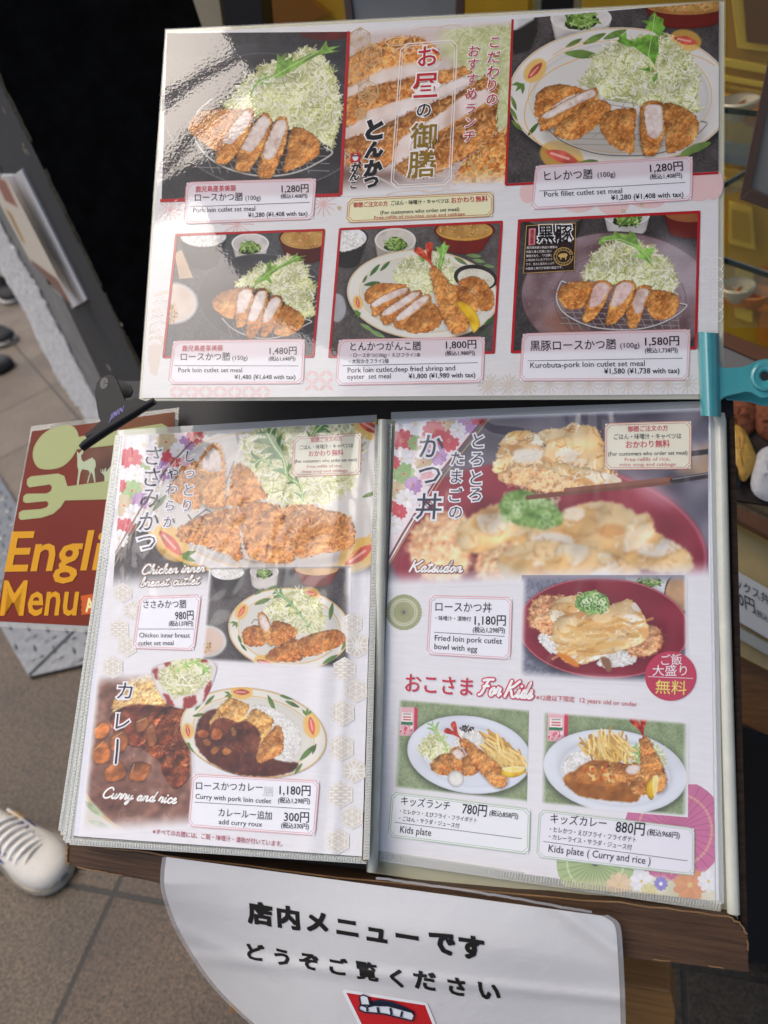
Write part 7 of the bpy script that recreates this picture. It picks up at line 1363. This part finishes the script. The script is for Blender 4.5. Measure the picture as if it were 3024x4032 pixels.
V3 = Pic(cR2, [(128, 384), (700, 432), (690, 842), (108, 780)], (150, 160, 120)); V3.tex([(50, 300), (800, 300), (800, 950), (50, 950)], GRS, rs=(0, 1, 8)); V3.scatter([(100, 380), (720, 420), (700, 850), (100, 800)], 160, (20, 60), (1.5, 2.5), [(104, 122, 80), (170, 182, 146)], .4, ang=(60, 120), seed=2); carton(V3, 138, 424, 78, 128)
V3.plate(440, 632, 272, 168, 8, 'white', .74, base=(222, 226, 232)); V3.cabbage(rounded([(225, 610), (250, 560), (310, 550), (350, 600), (340, 640), (270, 650)]), 260, 161, .8); V3.rice(rounded([(370, 570), (400, 520), (450, 515), (500, 550), (480, 600), (400, 610)]), 160, 14, .8); V3.scatter(ellp(430, 520, 30, 14), 40, (5, 10), (3, 5), [(40, 30, 30), (70, 50, 50)], .9, seed=5); V3.mizuna([(345, 625), (330, 580), (300, 540), (275, 495)], 30, 15, ((126, 166, 84), (150, 188, 106), (176, 206, 136)))
V3.fries(rounded([(500, 590), (540, 540), (590, 580), (660, 630), (680, 680), (600, 690), (530, 640)]), 46, 17, .9, (15, 80)); V3.crumb(rounded([(270, 690), (300, 640), (360, 630), (370, 700), (330, 725)]), 162, .98, .9); V3.slice_([(365, 620), (395, 608), (415, 640), (395, 655)], (0, 55), 163, 1., .9, 1.35); V3.crumb(rounded([(410, 650), (450, 630), (490, 670), (470, 715), (415, 720)]), 164, .98, .9); V3.shrimp((405, 565), (590, 760), 82, 165, .9, True); V3.lemon([(575, 700), (610, 685), (680, 690), (675, 715), (630, 732), (590, 725)], [(585, 692), (640, 684), (680, 690), (660, 705), (610, 706)])
V3.tex(rounded([(345, 740), (355, 710), (385, 700), (412, 720), (416, 750), (395, 772), (365, 770)]), [(206, 204, 190), (232, 230, 220), (240, 238, 230)], rs=(4, 8), edge=.3)
for sd_ in ('l', 'b', 't'): V3.fade(sd_, .05, PW)
V3.build('food_photo', R_, pr, .0002, KS)
V4 = Pic(cR2, [(758, 440), (1395, 488), (1392, 905), (748, 850)], (150, 160, 120)); V4.tex([(700, 380), (1500, 380), (1500, 1000), (700, 1000)], GRS, rs=(0, 1, 8)); V4.scatter([(760, 440), (1390, 480), (1390, 900), (750, 850)], 160, (20, 60), (1.5, 2.5), [(104, 122, 80), (170, 182, 146)], .4, ang=(60, 120), seed=3); carton(V4, 782, 448, 90, 128)
V4.plate(1075, 705, 314, 180, 8, 'white', .76, base=(222, 226, 230)); V4.cabbage(rounded([(1140, 640), (1170, 590), (1240, 590), (1290, 650), (1260, 700), (1170, 690)]), 220, 171, .8); V4.mizuna([(1170, 680), (1180, 640), (1160, 590)], 26, 18, ((86, 128, 60), (120, 160, 84), (150, 186, 110))); V4.rice(rounded([(845, 680), (880, 630), (960, 615), (1030, 640), (1030, 690), (940, 720), (860, 720)]), 260, 19, .9)
V4.fries(rounded([(930, 610), (990, 560), (1070, 545), (1130, 580), (1130, 640), (1050, 670), (980, 640)]), 50, 21, .85, (20, 110)); V4.curry(rounded([(845, 740), (900, 700), (960, 665), (1060, 670), (1110, 730), (1150, 790), (1190, 810), (1150, 840), (1030, 830), (920, 810)]), 22, ((120, 66, 18), (150, 90, 32), (176, 116, 54)), 2, 50); V4.curry(rounded([(890, 740), (950, 670), (1010, 655), (1070, 680), (1110, 740), (1060, 770), (960, 760)]), 23, ((146, 84, 30), (176, 110, 46), (200, 140, 70)), 3, 40); V4.scatter([(940, 690), (1040, 680), (1090, 740), (1000, 760)], 26, (12, 20), (9, 13), [(214, 140, 60), (226, 186, 100), (196, 90, 40), (230, 200, 130)], .85, curve=.1, seed=7)
V4.crumb(rounded([(1040, 690), (1070, 665), (1150, 680), (1190, 720), (1140, 760), (1080, 740)]), 172, .98, .9); V4.slice_([(1125, 690), (1160, 675), (1185, 690), (1160, 715), (1130, 712)], (10, 50), 173, 1., .9, 1.3); V4.crumb(rounded([(1135, 780), (1170, 730), (1230, 740), (1240, 800), (1180, 810)]), 174, .96, .9); V4.shrimp((1200, 560), (1260, 790), 100, 175, .9, True); V4.lemon([(1212, 770), (1235, 735), (1262, 728), (1255, 790), (1235, 830), (1215, 810)], [(1240, 735), (1262, 728), (1256, 790), (1244, 810)])
for sd_ in 'lrtb': V4.fade(sd_, .05, PW)
V4.build('food_photo', R_, pr, .0002, KS)
GB = (176, 198, 166)
label(pr, R_, cR3, [(147, 122), (702, 191), (695, 370), (132, 298)], KS, [('キッズランチ', (182, 170), (378, 193), 40), ('780円', (428, 206), (525, 217), 54, K0, .012), ('(税込858円)', (538, 214), (653, 228), 26, K0, .012), ('・ヒレかつ・えびフライ・フライポテト', (178, 205), (487, 244), 22), ('・ごはん・サラダ・ジュース付', (175, 234), (417, 265), 22), ('Kids plate', (178, 284), (303, 298), 40)], [[(158, 243), (670, 309)]], (236, 237, 236), None, GB, .0005)
V5 = Pic(cR3, [(800, 90), (1440, 90), (1447, 562), (800, 500)], PW); V5.tex([(700, 0), (1600, 0), (1600, 700), (700, 700)], [(228, 227, 233), (236, 235, 240)], rs=(16,))
def parasol(P_, cx, cy, r, c1, c2, n=26, dots=(228, 206, 150)):
    P_.tex(ellp(cx, cy, r, r), [np.array(c1) * .96, c1], rs=(8, 16))
    for k in range(n): a = 2 * math.pi * k / n; P_.line([(cx, cy), (cx + r * math.cos(a), cy + r * math.sin(a))], 1.8, c2, .8)
    P_.line(ellp(cx, cy, r * .72, r * .72), 9, dots, .35, True); P_.poly(ellp(cx, cy, r * .09, r * .09, 0, 20), (100, 96, 120))
parasol(V5, 1285, 275, 205, (206, 120, 156), (140, 70, 100), 30); parasol(V5, 965, 405, 158, (176, 196, 140), (96, 106, 66), 30, (226, 230, 206)); V5.tex([(780, 480), (1000, 480), (1160, 470), (1440, 440), (1460, 600), (780, 600)], [(206, 200, 160), (226, 220, 186)], rs=(8, 16), soft=12, alpha=.8)
for it in ((1345, 495, 66, (226, 160, 116)), (1060, 495, 50, (232, 206, 170)), (1228, 490, 28, (150, 140, 206)), (1150, 480, 46, WH), (1420, 480, 44, WH), (1270, 450, 24, (206, 120, 150)), (1180, 520, 34, (226, 216, 160))): V5.flower(*it, 10, .3, (230, 200, 120))
V5.poly(ellp(1228, 490, 8, 8, 0, 10), (240, 240, 250)); V5.fade('l', .02, PW)
V5.build('parasol_print', R_, pr, .00012, KS, lambda p: inpoly(p, cR3(ellp(1285, 275, 206, 206))) | inpoly(p, cR3(ellp(965, 405, 158, 158))) | inpoly(p, cR3([(880, 470), (1150, 450), (1440, 430), (1446, 559), (900, 506)])))
label(pr, R_, cR3, [(740, 193), (1362, 268), (1360, 456), (730, 382)], KS, [('キッズカレー', (783, 243), (1008, 264), 44), ('880円', (1045, 281), (1160, 293), 60, K0, .012), ('(税込968円)', (1172, 292), (1303, 307), 29, K0, .012), ('・ヒレかつ・えびフライ・フライポテト', (780, 279), (1127, 323), 25), ('・カレーライス・サラダ・ジュース付', (777, 309), (1110, 353), 25), ('Kids plate ( Curry and rice )', (775, 361), (1185, 413), 42)], [[(755, 320), (1335, 398)]], (234, 231, 235), None, GB, .0005)
V6 = Pic(cR1, [(70, 865), (240, 865), (240, 1040), (70, 1040)], PW); parasol(V6, 155, 952, 79, (168, 172, 128), (120, 124, 84), 32, (214, 214, 190)); V6.line(ellp(155, 952, 48, 48), 4, (214, 214, 190), .6, True)
V6.build('parasol_print', R_, pr, .00012, KS, lambda p: inpoly(p, cR1(ellp(155, 952, 79, 79))))
